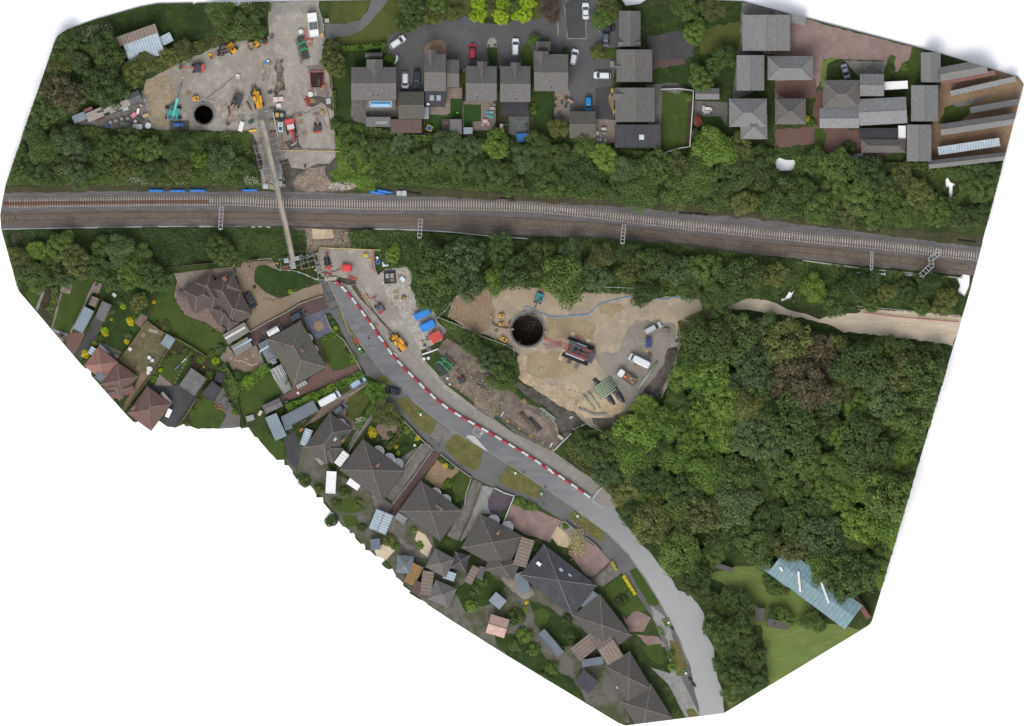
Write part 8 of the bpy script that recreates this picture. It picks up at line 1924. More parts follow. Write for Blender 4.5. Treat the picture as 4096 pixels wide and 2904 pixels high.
Pp(fK,1296,1008,1412,932,.3,'lowest pale green pipe set slightly apart from the stack',.14);Pp(fK,1571,936,1714,732,.34,'long pale green pipe lying alone on the hardstanding');Pp(fK,1170,978,1250,1086,.24,'flanged green pipe on the pale ground, left one',flange=1,cap=False);Pp(fK,1206,955,1290,1072,.24,'flanged green pipe on the pale ground, right one',flange=1,cap=False)
Pp(fK,858,1070,970,1162,.28,'flanged green pipe on the muddy strip above the excavation',flange=1,cap=False);Pp(fI,1418,1560,1610,1492,.22,'white plastic pipe below the red container',mat=Mw,cap=False,grp='white pipes');Pp(fI,1085,1530,1130,1590,.18,'short white pipe beside the barrier line',mat=Mw,cap=False,grp='white pipes')
Pp(fK,1065,1150,1098,1138,.14,'small blue white pipe end at the foot of the muddy strip',mat=pm((190,200,214),.5),cap=False,grp='white pipes')
for i,(x0,y0,x1,y1)in En(((700,1110,800,1250),(715,1100,830,1250),(760,1150,845,1235),(775,1140,862,1228))):Pp(fK,x0,y0,x1,y1,.3,'dark buried pipe in the excavation, '+['first from the left','second from the left','third from the left','rightmost'][i],-.25,cap=False,mat=pm([(104,92,78),(92,82,72),(66,60,58),(58,54,54)][i],.8),grp='pipes in the excavation')
for i,(x,y,rz)in En(((1355,985,-52),(1420,985,-55))):
 t=Th('black_tarpaulin','long shiny black tarpaulin under the pipe stack, '+['left one','right one'][i],'tarpaulin',fK(x-8-22*(1-i),y-30),R(rz),'black tarpaulins');L=[4.4,3.6][i];rr=random.Random(i);s=S();n=22;rg=[]
 for j in range(n):
  u=j/(n-1);w_=.95*math.sin(PI*min(1,max(.06,u)))**.35;rg.append([(-L+2*L*u,w_*math.cos(q*PI/6),.05+max(0,.2*math.sin(q*PI/6))*rr.uniform(.5,1.2))for q in range(7)]+[(-L+2*L*u,0,.02)])
 s.rings(rg);s.B('sheet',pm((30,31,35),.25,var=.2,name='black_plastic_sheet'),t)
 S().box(0,.2,.3,.25,1.2,.1).box(L*.5,-.2,.28,.2,.9,.1).B('ballast_board',pm((60,60,64),.5),t)
# stacks of bars with green slings
def barstack(f,p,lb_,col,n,green,ends=True):
 ce,a,w_,d_=rect(f,*p);t=Th('bar_stack',lb_,'steel bars',ce,a,'stacks of long bars');rr=random.Random(n);s=S()
 for k in range(n):y=-d_/2+d_*(k+.5)/n;s.box(rr.uniform(-.15,.15),y,.25+.06*(k%2),w_,d_/n*.7,.3,rr.uniform(-.01,.01))
 s.B('bars',pm(col,.6,var=.25),t);s=S();rr=random.Random(5)
 for x in green:
  q=[(x*w_+rr.uniform(-.3,.3),-d_/2+d_*j/6,.55)for j in range(7)];s.tube(q,.09,5)
  for j in(1,4):s.tube([q[j],(q[j][0]+.7,q[j][1]+.4,.5)],.07,5)
 s.B('slings',pm((44,196,96),.5),t)
 if ends:s=S();[s.box(w_*k,0,.1,.2,d_*1.1,.18)for k in(-.35,.35)];s.B('bearers',M_wood,t)
barstack(fB,(840,650,780,400,855,370),'long black bars with two green slings beside the site cabin',(48,48,50),9,(-.1,.2));barstack(fK,(60,760,155,665,215,770),'black bars with green slings on the verge right of the red container',(50,54,54),12,(-.15,.15));barstack(fB,(815,690,760,430,785,425),'flat grey edging strips left of the long black bars',(112,112,110),4,())
# orange plastic barriers
def Ob(f,x,y,a,lb_,L=2.0,col=(216,84,48)):
 t=Th('pedestrian_barrier',lb_,'barrier',f(x,y),R(a),'orange pedestrian barriers');s=S();s.box(0,-.25,.5,L,.07,.12);s.box(0,.25,.12,L,.07,.12);[s.box(-L/2+.1+k*(L-.2)/9,0,.32,.07,.56,.06,rx=-.6)for k in range(10)];s.B('panel',pm(col,.5),t);s=S();[s.box(k*L*.38,0,.05,.22,.85,.08,bev=.02)for k in(-1,1)];s.B('foot',Mk,t)
Ob(fF,1237,363,-62,'orange barrier lying at the edge of the scrub right of the hardcore',2.2);Ob(fI,660,1415,-55,'orange barrier on the verge above the green markers, left',2.0);Ob(fI,645,1400,-58,'orange barrier on the verge above the green markers, leaning on the other',1.6);Ob(fJ,578,68,-18,'orange barrier below the footbridge steps',2.0);Ob(fB,915,428,-5,'orange barrier beside the foot of the site cabin',1.9)
Ob(fI,325,618,-18,'orange barrier in front of the rig in the compound',2.0);Ob(fI,600,665,-18,'orange barrier at the head of the trench, left',1.7);Ob(fI,625,680,-18,'orange barrier at the head of the trench, right',1.7);Ob(fB,882,1110,-65,'orange red barrier lying on dark soil, left of two',2.2,(200,60,44));Ob(fB,902,1085,-75,'orange red barrier lying on dark soil, right of two',2.0);Ob(fB,522,1422,5,'dark red barrier left of the white and blue engine',1.6,(150,56,50));Ob(fI,778,885,-58,'orange red barrier along the trench edge',1.7)
# guarded pit
t=Th('guarded_pit','deep dark pit surrounded by orange and red barriers near the first garden','pit',fB(1000,865),0);S().box(0,0,.03,3.6,3.9,.04).B('pit_shade_sheet',pm((40,34,30),.9,name='pit_shade_paint'),t);s=S();[s.cyl((x,-1.6,.2),(x+.2,1.6,.25),.16,None,8)for x in(.1,.5)];s.B('pipe',pm((84,66,54),.8),t)  # flat dark sheet at ground level paints the shade inside the pit
for i,(x,y,L,a)in En(((-.2,2.1,3.4,0),(-1.8,0.2,3.6,95),(1.5,-.2,3.6,88),(-1.4,-1.9,1.8,100),(1.7,-1.5,1.4,0))):
 s=S();s.box(x,y,.9,L,.1,.12,R(a));s.box(x,y,.5,L,.08,.12,R(a));[s.box(x+(k-2)*L/5*math.cos(R(a)),y+(k-2)*L/5*math.sin(R(a)),.5,.08,.3,.9,R(a))for k in range(5)];s.B('barrier_panel',pm([(206,84,48),(178,60,56)][i%2],.6),t)
t=Th('flat_trailer','dark trailer bed with a bright blue engine unit at the yard edge','trailer',fA(1456,1020),0);s=S();s.box(0,0,.5,5.0,2.0,.12);[s.box(0,k*1.0,.65,5.0,.08,.25)for k in(-1,1)];s.B('load_bed',pm((74,70,66),.8,var=.2),t);S().box(-.6,.2,.95,1.7,1.0,.8,bev=.1).box(.7,.2,.85,.8,1.0,.6,bev=.08).cyl((-1.0,.2,1.3),(-1.0,.2,1.5),.2,.2,10).B('engine_unit',pm((34,92,156),.45),t);[wheel(t,x,y,.3,.2)for x in(-.6,.6)for y in(-.9,.9)]
# -- loose stones
def Stn(name,lb_,po_,n,smin,smax,mat,sd_,z0=.06):
 rs=np.random.RandomState(sd_);A=np.array(po_);lo,hi=A.min(0),A.max(0)
 X=rs.uniform(lo[0],hi[0],n*3);Y=rs.uniform(lo[1],hi[1],n*3);k=inpoly_np(X,Y,po_);X,Y=X[k][:n],Y[k][:n];n=len(X)
 s=rs.uniform(smin,smax,n)*.5;base=np.array([[1,0,0],[0,1,0],[-1,0,0],[0,-1,0],[0,0,.9],[0,0,-.5]],float)
 V_=base[None]*rs.uniform(.6,1.3,(n,6,1));a=rs.uniform(0,6.3,n);ca,sa=np.cos(a)[:,None],np.sin(a)[:,None]
 x=V_[:,:,0]*ca-V_[:,:,1]*sa*.8;y=V_[:,:,0]*sa+V_[:,:,1]*ca*.8
 co=np.stack([x*s[:,None]+X[:,None],y*s[:,None]+Y[:,None],V_[:,:,2]*s[:,None]+z0],2).reshape(-1,3)
 F=np.array([[0,1,4],[1,2,4],[2,3,4],[3,0,4]]);f=(F[None]+(np.arange(n)*6)[:,None,None]).reshape(-1,3)
 me=bpy.data.meshes.new(name);me.vertices.add(len(co));me.vertices.foreach_set('co',co.astype(np.float32).ravel());me.loops.add(f.size);me.loops.foreach_set(Q21,f.astype(np.int32).ravel())
 me.polygons.add(len(f));me.polygons.foreach_set('loop_start',np.arange(0,f.size,3,dtype=np.int32));me.update(calc_edges=True);o=Lk(name,me,mat);return tag(o,lb_,'stones',None,'stuff')
M_wst=gm('white_boulder',(196,192,182),(160,156,146),(216,212,204),s1=1.5,s2=3,f=.2);M_tst=gm('tan_boulder',(176,160,138),(140,128,112),None,s1=1.5,f=.2)
Stn('white_stones','white crushed stone covering the bed east of the compound',P(fI,890,650,990,575,1160,545,1240,530,1290,560,1320,680,1270,760,1330,860,1380,960,1520,980,1570,1080,1600,1180,1700,1280,1640,1390,1500,1470,1410,1510,1330,1400,1240,1240,1110,1000,1000,850),9000,.12,.32,M_wst,1,.12)
Stn(Q67,'broken stones on the slope north of the line',P(fF,740,760,900,640,1060,620,1150,750,1430,770,1420,830,1250,860,880,850),800,.1,.4,M_tst,2,.07)
Stn(Q67,'pale stones along the toe of the rubble slope',P(fF,1120,770,1300,740,1440,760,1420,810,1250,850,1120,830),200,.15,.5,M_wst,3,.07)
Stn(Q67,'stones on the crushed rock edge',P(fA,1180,680,1300,600,1400,640,1440,760,1350,850,1330,930,1380,1010,1330,1055,1215,940),1500,.1,.35,M_tst,4,.07)
Stn(Q67,'broken stones on the spoil heap',P(fB,400,700,520,640,620,640,640,900,600,1000,440,940),500,.08,.3,M_tst,5,.07)
Stn(Q67,'stones on the pale bank of the shaft site',P(fK,682,690,745,690,745,800,830,860,940,910,1100,900,1160,960,1100,1100,990,1060,780,910,690,850),2200,.1,.4,M_tst,6,.1)
Stn(Q67,'gravel stones on the bank left of the shaft',P(fK,170,400,220,290,280,215,420,200,500,260,520,400,480,500,400,520),1800,.1,.28,M_tst,7,.07)
Stn(Q67,'stones strewn over the spoil beside the road',P(fK,160,700,420,720,560,900,600,960,500,1160,330,1000,180,900),900,.1,.4,M_tst,8,.07)
Stn(Q67,'stones on the dirt south of the line',P(fF,870,1260,940,1260,960,1400,1180,1380,1250,1300,1480,1280,1480,1450,1040,1455,880,1540),900,.1,.4,M_tst,9,.06)
Stn(Q67,'pebbles on the gravel bed beside the oval lawn',P(fH,1462,100,1560,120,1540,250,1650,350,1740,395,1610,390,1540,290,1440,150),900,.08,.2,M_tst,10,.12)
# -- small things
def T_(f,x,y,name,lb_,cat,a=0,grp=None,z=.08):return Th(name,lb_,cat,f(x,y),R(a),grp,z=z)
def Plt(f,x,y,a,lb_,c=None):
 t=T_(f,x,y,'pallet',lb_,'pallet',a,'timber pallets');s=S();[s.box(0,-.5+k*.167,.13,1.2,.11,.03)for k in range(7)];s.B('deck_slats',c or M_wood,t);s=S();[s.box(k*.52,0,.06,.1,1.0,.1)for k in(-1,0,1)];s.B('bearers',M_woodd,t)
for q in((fB,485,683,30,'pallet beside the blue sheet and white bucket'),(fB,578,905,80,'weathered brown pallet on the dark spoil'),(fB,825,1315,88,'flat grey slatted pallet right of the drill rig'),(fB,860,1447,22,'brown slatted frame left below the mini excavator'),(fB,925,485,5,'pallet stack beside the orange barrier at the cabin foot'),
(fI,1115,830,0,'reddish brown crate pallet on the white stones'),(fI,1115,900,0,'flat timber pallet on the white stones'),(fI,880,1212,15,'pallet beside the barrier line'),(fI,1155,652,35,'pallet with a black cover on the white stones'),(fG,1162,1298,-25,'light plank stack in the worn yard, upper left'),(fG,1310,1285,-30,'slatted panel below the white ladder in the worn yard'),
(fH,615,958,-30,'yellow pallet at the foot of the worn yard'),(fK,731,1026,30,'pale pallet at the top of the excavation'),(fA,1532,757,40,'square timber lid with a cross north of the yellow generator'),(fB,946,1090,0,'grey grid mat on the dark soil')):Plt(*q)
def bag(f,x,y,lb_,r=.45,c=(206,206,204),name='bulk_bag',h=.7):
 t=T_(f,x,y,name,lb_,'bulk bag',rnd.uniform(0,90),'bulk bags');rr=random.Random(int(x));S().rings([[(r*k*(1+rr.uniform(-.12,.12))*math.cos(q*PI/6),r*k*(1+rr.uniform(-.12,.12))*math.sin(q*PI/6),z)for q in range(12)]for k,z in((.8,0),(1.05,h*.3),(1,h*.8),(.75,h),(.4,h*.9))]).B('sack',pm(c,.8,var=.2),t)
 s=S();[s.tube([(sx*r*.6,sy*r*.6,h*.8),(sx*r*.8,sy*r*.8,h+.1),(sx*r*.9,sy*r*.3,h*.8)],.03,4)for sx in(-1,1)for sy in(-1,1)];s.B('lifting_loop',pm((80,90,130),.7),t)
for q in((fB,822,340,'white bulk bag with orange rim at the end of the black bars',.7),(fB,925,1018,'bag wrapped in clear plastic below the guarded pit',.75),(fB,465,658,'small white bucket bag beside the blue sheet',.35),(fI,1437,1610,'white bulk bag at the foot of the white pipe, left',.45),(fI,1490,1603,'white bulk bag at the foot of the white pipe, right',.45),
(fA,1098,985,'round white tub bag in the storage yard',.45),(fA,1203,1018,'large translucent bag at the right end of the storage yard',.85),(fG,1055,1413,'white bag on the left of the worn yard',.55),(fG,1212,1482,'white bag pair in the worn yard, left one',.55),(fG,1237,1505,'white bag pair in the worn yard, right one',.5),(fG,1215,1575,'crumpled white plastic sacks at the foot of the worn yard',.8),(fG,1205,1605,'crumpled white sack at the very foot of the worn yard',.6),
(fK,183,898,'small white bag on the verge by the tiny red excavator',.3),(fI,897,438,'small white sack above the blue ring',.4)):bag(*q)
for i,(x,y)in En(((895,993),(939,980),(989,966),(1037,962))):
 bag(fA,x,y,'grey bulk bag in the row in the storage yard, '+['westernmost','second from the west','third from the west','easternmost'][i],.52,(150,148,142))
def box(f,x,y,a,L,W,h,c,lb_,name='crate',lid=None):
 t=T_(f,x,y,name,lb_,name.replace('_',' '),a,'boxes and crates');S().box(0,0,h/2,L,W,h,bev=.04).B('box_body',pm(c,.6),t);s=S();s.box(0,0,h+.02,L*1.03,W*1.03,.05,bev=.01);[s.box(k*L*.3,0,h+.06,.06,W*.9,.03)for k in(-1,1)];s.B('lid',pm(lid or tuple(min(255,int(v*1.08))for v in c),.6),t)
for q in((fA,1120,903,80,1.4,.6,.6,(214,212,206),'white upright box in the storage yard'),(fA,1098,1028,0,1.25,1.3,.7,(196,198,196),'white fridge like box at the lower edge of the storage yard, left'),(fA,1135,1030,0,1.1,1.3,.7,(204,204,198),'white fridge like box at the lower edge of the storage yard, right'),(fA,1180,938,20,1.5,.9,.5,(168,140,108),'cardboard brown boxes in the storage yard'),(fA,1145,855,-30,.8,.5,.4,(172,146,120),'small cardboard box near the charcoal shed'),
(fA,1085,935,40,1.4,1.0,.4,(206,120,150),'pink and white sheet heap in the storage yard'),(fA,1130,960,10,1.0,.8,.6,(70,72,72),'black crate in the storage yard'),(fA,1020,885,15,1.5,.7,.4,(160,176,180),'pale blue sheet bundle beside the long shed'),(fA,870,1020,90,1.0,.45,.9,(30,90,160),'blue barrel pair on the lower side of the storage yard'),(fA,1002,902,0,.5,.35,.3,(40,110,180),'small blue tub beside the long shed'),(fA,1015,1010,-5,2.3,1.2,.5,(112,118,112),'flat grey trailer in the storage yard'),(fA,1150,975,30,.9,.8,.6,(62,66,64),'dark bin in the storage yard'),(fA,815,970,20,2.2,.35,.3,(100,62,48),'rust brown beam against the long shed'),
(fB,548,1078,2,1.25,1.25,.9,(186,168,164),'pinkish pallet of blocks on the hardcore, upper left'),(fB,605,1072,2,1.2,1.15,.9,(190,172,168),'pinkish pallet of blocks with a blue ring, upper right'),(fB,582,1142,8,1.2,1.0,.9,(196,184,184),'pinkish pallet of blocks with dark strap, lower one'),(fB,175,1370,75,2.5,1.1,.8,(206,204,198),'long white box tied with a cross beside the dark excavator'),(fB,450,677,-40,.8,.6,.3,(24,120,190),'blue sheet on the hardcore'),(fB,1048,380,80,.9,.35,.8,(220,180,40),'yellow bin at the fence of the park path'),
(fB,1103,222,5,1.1,1.0,.8,(150,150,146),'grey lidded box where the park path meets the fence'),(fB,1065,515,5,1.0,.8,.6,(140,142,142),'grey box beside the small conifer'),(fB,508,400,70,1.1,.8,.6,(70,76,84),'dark grey bin at the site entrance wall'),(fB,1120,1095,10,1.2,1.4,.4,(150,158,160),'stack of galvanised sheets by the boundary'),(fB,300,1415,10,2.0,.5,.4,(206,170,50),'yellow coil and plates below the white box'),(fB,810,1250,8,1.1,.7,.4,(120,76,62),'rust brown tube bundle right of the drill rig'),
(fC,600,1570,0,1.2,1.2,.6,(150,158,156),'grey crate pair beside the blue rolls, left one'),(fC,642,1570,0,1.2,1.3,.6,(158,164,162),'grey crate pair beside the blue rolls, right one'),(fI,545,152,5,1.2,.7,.3,(120,112,106),'small worn board box on the dark dirt'),(fI,1190,685,-50,1.3,.9,.6,(196,204,204),'white lidded box on the white stones'),(fI,1475,1375,-20,.7,.7,.8,(50,54,96),'dark blue drum beside the red container'),
(fK,30,640,10,1.0,.7,.5,(90,100,130),'small cluttered crate at the end of the white pipe'),(fK,1168,210,5,.9,.5,.3,(200,190,180),'small white board at the north edge of the shaft site'),(fK,622,447,70,.9,.5,.6,(120,40,40),'dark red valve block on the rim of the large shaft'),(fK,1078,1142,20,.6,.3,.3,(190,196,206),'small white blue box below the muddy strip'),(fK,1000,1290,-40,1.6,.7,.8,(150,152,146),'pale grey barrier block at the lower right of the excavation'),(fK,570,1120,60,1.4,.3,.5,(180,184,180),'bundle of pale boards at the netted fence'),(fK,930,1348,60,1.4,.4,.5,(176,178,176),'bundle of pale boards at the netted fence end'),
(fC,1410,470,85,1.2,.5,.9,(50,54,56),'dark bin beside the white estate car'),(fC,1417,545,85,.8,.5,.9,(80,110,96),'green bin between two gabled houses'),(fC,1130,570,80,.9,.5,.9,(84,112,98),'green bin left of the gabled house with loungers'),(fC,1640,1025,10,1.0,1.0,.5,(44,60,84),'small dark square table frame on the dark slab patio'),(fC,1432,1028,85,1.3,.8,1.2,(196,180,160),'small cream playhouse roof beside the green slide'),
(fM,1352,762,20,.7,.7,.9,(120,150,130),'green utility cabinet at the end of the dry verge'),(fM,322,368,20,.6,.6,.6,(160,190,190),'pale green bird table in the front garden'),(fH,1640,717,-20,.9,.6,.9,(70,66,66),'dark bins beside the carport'),(fH,1605,835,80,1.2,.5,.7,(110,114,116),'grey seat beside the dark conservatory'),(fH,965,355,-35,1.8,1.2,.9,(66,70,74),'dark covered furniture beside the winged bungalow'),(fH,1310,1215,70,1.6,.9,.7,(80,84,86),'grey corner seat beside the white edged shed'),
(fH,1350,1255,-20,1.1,1.0,.8,(66,68,70),'dark round barbecue cover on the slab patio'),(fH,440,865,-30,1.1,.9,.8,(120,112,92),'tan and green box on the patio of the red roofed house'),(fH,420,365,-45,1.1,.8,.4,(176,176,172),'pale flat stone seat in the dark lawn'),(fH,860,1330,60,.9,.8,.8,(60,60,58),'dark bin beside the small white porch'),(fH,1815,1235,30,1.0,.7,.9,(50,66,58),'dark green bins beside the mossy shed'),(fH,1577,738,0,.6,.6,.1,(80,62,58),'dark square drain cover on the red brick drive'),
(fL,205,350,15,2.0,1.4,.8,(128,128,130),'clear plastic covered frame beside the mossy shed'),(fL,285,310,60,1.4,.8,.6,(176,166,150),'cream cloth heap between frame and mossy shed'),(fL,620,445,40,1.1,.6,.4,(150,96,52),'orange brown crates behind the arched conservatory'),(fL,640,375,30,1.6,.5,.5,(70,58,54),'dark clutter beside the long flat garage'),(fQ,277,645,20,1.2,.9,.7,(170,172,166),'lone pale boulder like box at the edge of the road bend'),
(fD,163,820,60,.8,1.6,.6,(140,110,100),'reddish lidded box beside the stone patio of the lane corner house'),(fD,505,520,0,1.0,1.6,.6,(120,116,112),'grey plinth box in front of the middle lane house'),(fJ,702,1515,-50,.6,.5,.5,(206,206,206),'small white crate alone on the red brick drive'),(fJ,570,1395,60,1.2,.5,.8,(60,84,76),'green bin behind the large bungalow')):box(*q)
# garden furniture
def Tbs(f,x,y,a,lb_,seats,c=(190,180,168),tc=(90,98,104),ts=(1.2,.8),d_=1.1,lying=False):
 t=T_(f,x,y,'garden_table',lb_,'table',a,'garden tables');S().box(0,0,.7,ts[0],ts[1],.05,bev=.01).B('tabletop',pm(tc,.5),t)
 for sx in(-1,1):
  for sy in(-1,1):S().cyl((sx*ts[0]*.42,sy*ts[1]*.4,0),(sx*ts[0]*.42,sy*ts[1]*.4,.69),.03,None,6).B('leg',pm(tc,.5),t)
 o=Vc(f(x,y));ra=R(a)
 for k,(dx,dy,fa,sz,lb)in En(seats):
  p=o+Matrix.Rotation(ra,2)@Vc((dx,dy));q=Th('garden_chair',lb,'chair',p,ra+R(fa),'garden chairs',z=.08);w_=.6*sz
  S().box(0,0,.4,w_,.6,.12,bev=.03).B('seat',pm(c,.7),q);S().box(0,-.3,.65,w_,.1,.5,rx=.2,bev=.03).B('backrest',pm(c,.7),q)
  for sx in(-1,1):
   S().box(sx*w_/2,0,.55,.06,.6,.06).B('armrest',pm(tc,.6),q)
   for sy in(-1,1):S().cyl((sx*w_*.44,sy*.25,0),(sx*w_*.44,sy*.25,.36),.03,None,5).B('leg',pm(tc,.6),q)
Tbs(fD,415,1088,0,'grey table among cream chairs on the stone patio behind the brown garage',[(.7,1.3,180,2.2,'wide cream sofa at the top of the stone patio behind the brown garage'),(-.9,.2,-90,1.8,'cream sofa at the left of the grey patio table'),(-.9,-1.4,30,1,'cream chair at the lower left of the stone patio'),(-.1,-1.5,0,1.2,'cream chair at the lower middle of the stone patio'),(1.1,-1.6,0,1.1,'cream chair at the lower right of the stone patio'),(.9,.1,90,.7,'small dark stool right of the grey patio table')],tc=(96,104,112),ts=(.7,1.2))
DK=(58,62,60)
Tbs(fD,97,835,0,'small dark table on the patio of the lane corner house',[(-1.6,.9,-90,1,'dark chair at the upper left of the lane corner patio'),(-1.6,-.9,-90,1,'dark chair at the lower left of the lane corner patio'),(1.0,1.1,120,1.4,'dark sofa at the upper right of the lane corner patio'),(1.3,.1,90,1.2,'dark chair at the right of the lane corner patio'),(.9,-.9,60,1.3,'dark sofa at the lower right of the lane corner patio')],c=DK,tc=DK,ts=(.6,.9))
Tbs(fD,72,950,0,'dark dining table with grey chairs below the lane corner patio',[(0,.9,180,1,'grey chair above the dark dining table'),(0,-.9,0,1,'grey chair below the dark dining table'),(-.8,0,-90,1,'grey chair left of the dark dining table'),(.8,0,90,1,'grey chair right of the dark dining table')],c=(70,76,80),tc=(70,76,80))
Tbs(fD,1278,882,0,'white slatted table on the patio of the big hipped house',[(-1.0,0,-90,2.4,'white sofa left of the white slatted table'),(.9,-.2,90,1.4,'white chair right of the white slatted table'),(-.2,-.9,0,2.6,'white sofa below the white slatted table')],c=(190,190,196),tc=(206,204,196))
Tbs(fC,1300,985,0,'pale pink table in the corner of the decked garden',[(.8,-.6,90,1.6,'pale pink sofa in the corner of the decked garden'),(-.6,-.9,0,1.4,'pale pink seat left of the pink table')],c=(178,150,148),tc=(184,156,152),ts=(1.3,1.0))
Tbs(fC,1358,880,0,'grey table beside the fence of the decked garden',[(.5,.9,180,1,'grey chair above the grey table by the deck fence'),(.6,0,90,1,'grey chair right of the grey table by the deck fence')],c=(130,128,124),tc=(150,148,142))
for i,(x,y)in En(((1335,912),(1340,944))):
 t=T_(fC,x,y,'sun_lounger','turquoise lounger on the deck, '+['upper','lower'][i],'lounger',[0,170][i],'turquoise loungers');S().box(-.2,0,.35,1.3,.6,.1,bev=.03).B('cushion',pm((24,150,156),.6),t);S().box(.75,0,.55,.7,.6,.1,ry=-.5,bev=.03).B('backrest',pm((140,144,142),.6),t)
 for sx in(-.7,.7):
  for sy in(-.25,.25):S().cyl((sx,sy,0),(sx,sy,.32),.03,None,5).B('leg',M_grey,t)
t=T_(fC,848,1040,'play_frame','yellow and blue toddler play frame on the artificial turf','play frame',-25);s=S();[s.box(x,y,.5,.14,1.3,1.0,bev=.04)for x,y in((-.7,0),(.7,0))];[s.box(0,y,.8,1.4,.14,.3,bev=.04)for y in(-.65,.65)];s.B('frame',pm((206,170,40),.4),t);s=S();[s.box(0,-.4+k*.4,.75,1.2,.22,.06)for k in range(3)];s.B('platform',pm((30,96,170),.4),t);S().box(-.7,.75,1.0,.2,.2,.2,bev=.04).B('corner_cap',pm((190,50,46),.4),t)
t=T_(fC,1605,1110,'play_frame','bright blue climbing frame cover at the edge of the trees','play frame',5);S().box(0,.4,.9,3.2,.9,.1).box(-.6,-.6,.7,1.8,1.4,.1).B('cover',pm((24,96,170),.5),t);s=S();[s.cyl((x,y,0),(x,y,1.2),.05,None,6)for x in(-1.5,0,1.5)for y in(-1.2,.8)];[s.cyl((x,-1.2,1.2),(x,.8,1.2),.05,None,6)for x in(-1.5,0,1.5)];s.B('frame',pm((40,120,190),.5),t)
t=T_(fC,1466,1012,'slide','green slide attached to the small cream playhouse','slide',0);s=S();s.box(0,0,.5,1.5,.45,.06,ry=.3);[s.box(0,y,.58,1.5,.05,.15,ry=.3)for y in(-.22,.22)];s.B('chute',pm((50,96,66),.5),t);s=S();[s.cyl((-.65,y,0),(-.65,y,.75),.03,None,6)for y in(-.2,.2)];s.B('support',M_grey,t)
t=T_(fC,1075,915,'toy_tractor','tiny bright green toy on the artificial turf','toy',30);S().box(0,0,.3,.7,.3,.2,bev=.05).box(-.2,0,.5,.2,.3,.25,bev=.04).B('toy_body',pm((80,210,60),.4),t);s=S();[s.cyl((x,y-.05,.15),(x,y+.05,.15),.15,None,10)for x in(-.25,.25)for y in(-.2,.2)];s.B('wheels',Mk,t)
t=T_(fC,584,482,'boat_cover','curved white covered object beside the clipped shrub','cover',80);S().rings([[(x,w2*math.cos(q*PI/4)+off,.5+.3*math.sin(q*PI/4))for q in range(8)]for x,w2,off in((-1.4,.05,.5),(-.9,.3,.3),(0,.4,0),(.9,.3,.1),(1.3,.05,.3))]).B('cover',pm((196,200,200),.5),t);S().box(0,0,.12,.5,.5,.2).B('stand',M_grey,t)
for f,x,y,a,L,lb in((fC,457,995,0,3.0,'white ladder lying on the grey plank roof'),(fG,1245,1268,-12,2.5,'white ladder lying in the worn yard')):
 t=T_(f,x,y,'ladder',lb,'ladder',a,'ladders',z=2.6 if f is fC else .08);s=S();[s.box(0,k*.25,.05,L,.06,.08)for k in(-1,1)];s.B('stile',Mw,t);s=S();[s.box(-L/2+.2+k*(L-.4)/8,0,.05,.06,.5,.05)for k in range(9)];s.B('rungs',Mw,t)
def rotary(f,x,y,lb_,r=1.4):
 t=T_(f,x,y,'rotary_dryer',lb_,'rotary dryer',45,'rotary dryers');S().cyl((0,0,0),(0,0,1.8),.03,None,6).B('pole',Mg,t);s=S();[s.cyl((0,0,1.5),(r*math.cos(k*PI/2),r*math.sin(k*PI/2),1.9),.025,None,5)for k in range(4)];s.B('arms',Mg,t)
 s=S();[s.tube([(r*q*math.cos(k*PI/2),r*q*math.sin(k*PI/2),1.5+.4*q)for k in(0,1,2,3,4)],.012,3)for q in(.4,.6,.8,1)];s.B('line',pm((150,156,140),.6),t)
rotary(fG,1368,845,'rotary dryer at the top corner of the big lawn')
t=T_(fG,784,893,'garden_parasol','grey folded parasol at the head of the slab path','parasol',0);S().lathe([(.04,0),(.04,1.6)],n=8).B('pole',M_grey,t);S().lathe([(.5,1.5),(.35,1.8),(.02,2.2)],n=8).B('canopy',pm((90,88,88),.7),t)
# washing line in the lower garden
a_,b_=Vc(fG(1537,1465)),Vc(fG(1420,1580));t=Th('washing_line','washing line with blue and white clothes across the lower garden','washing line',a_,0,z=.05);v=b_-a_
S().cyl((0,0,0),(0,0,1.9),.04,None,6).cyl((v.x,v.y,0),(v.x,v.y,1.9),.04,None,6).B('pole',Mg,t);S().tube([(0,0,1.85),(v.x,v.y,1.85)],.02,4).B('line',Mw,t)
for k,(q,c_)in En(((.3,(206,208,214)),(.42,(200,204,210)),(.8,(40,96,160)),(.92,(60,110,170)))):S().box(v.x*q,v.y*q,1.5,.8,.2,.6,math.atan2(v.y,v.x),rx=.25).B('garment',pm(c_,.8),t)
Hs(fH,(1000,890,930,950,905,990,890,1030,860,1065),.05,(120,60,44),'rust red hose snaking across the washing line lawn');Hs(fG,(990,910,1070,990),.02,(150,150,140),'thin wire over the dark lawn')
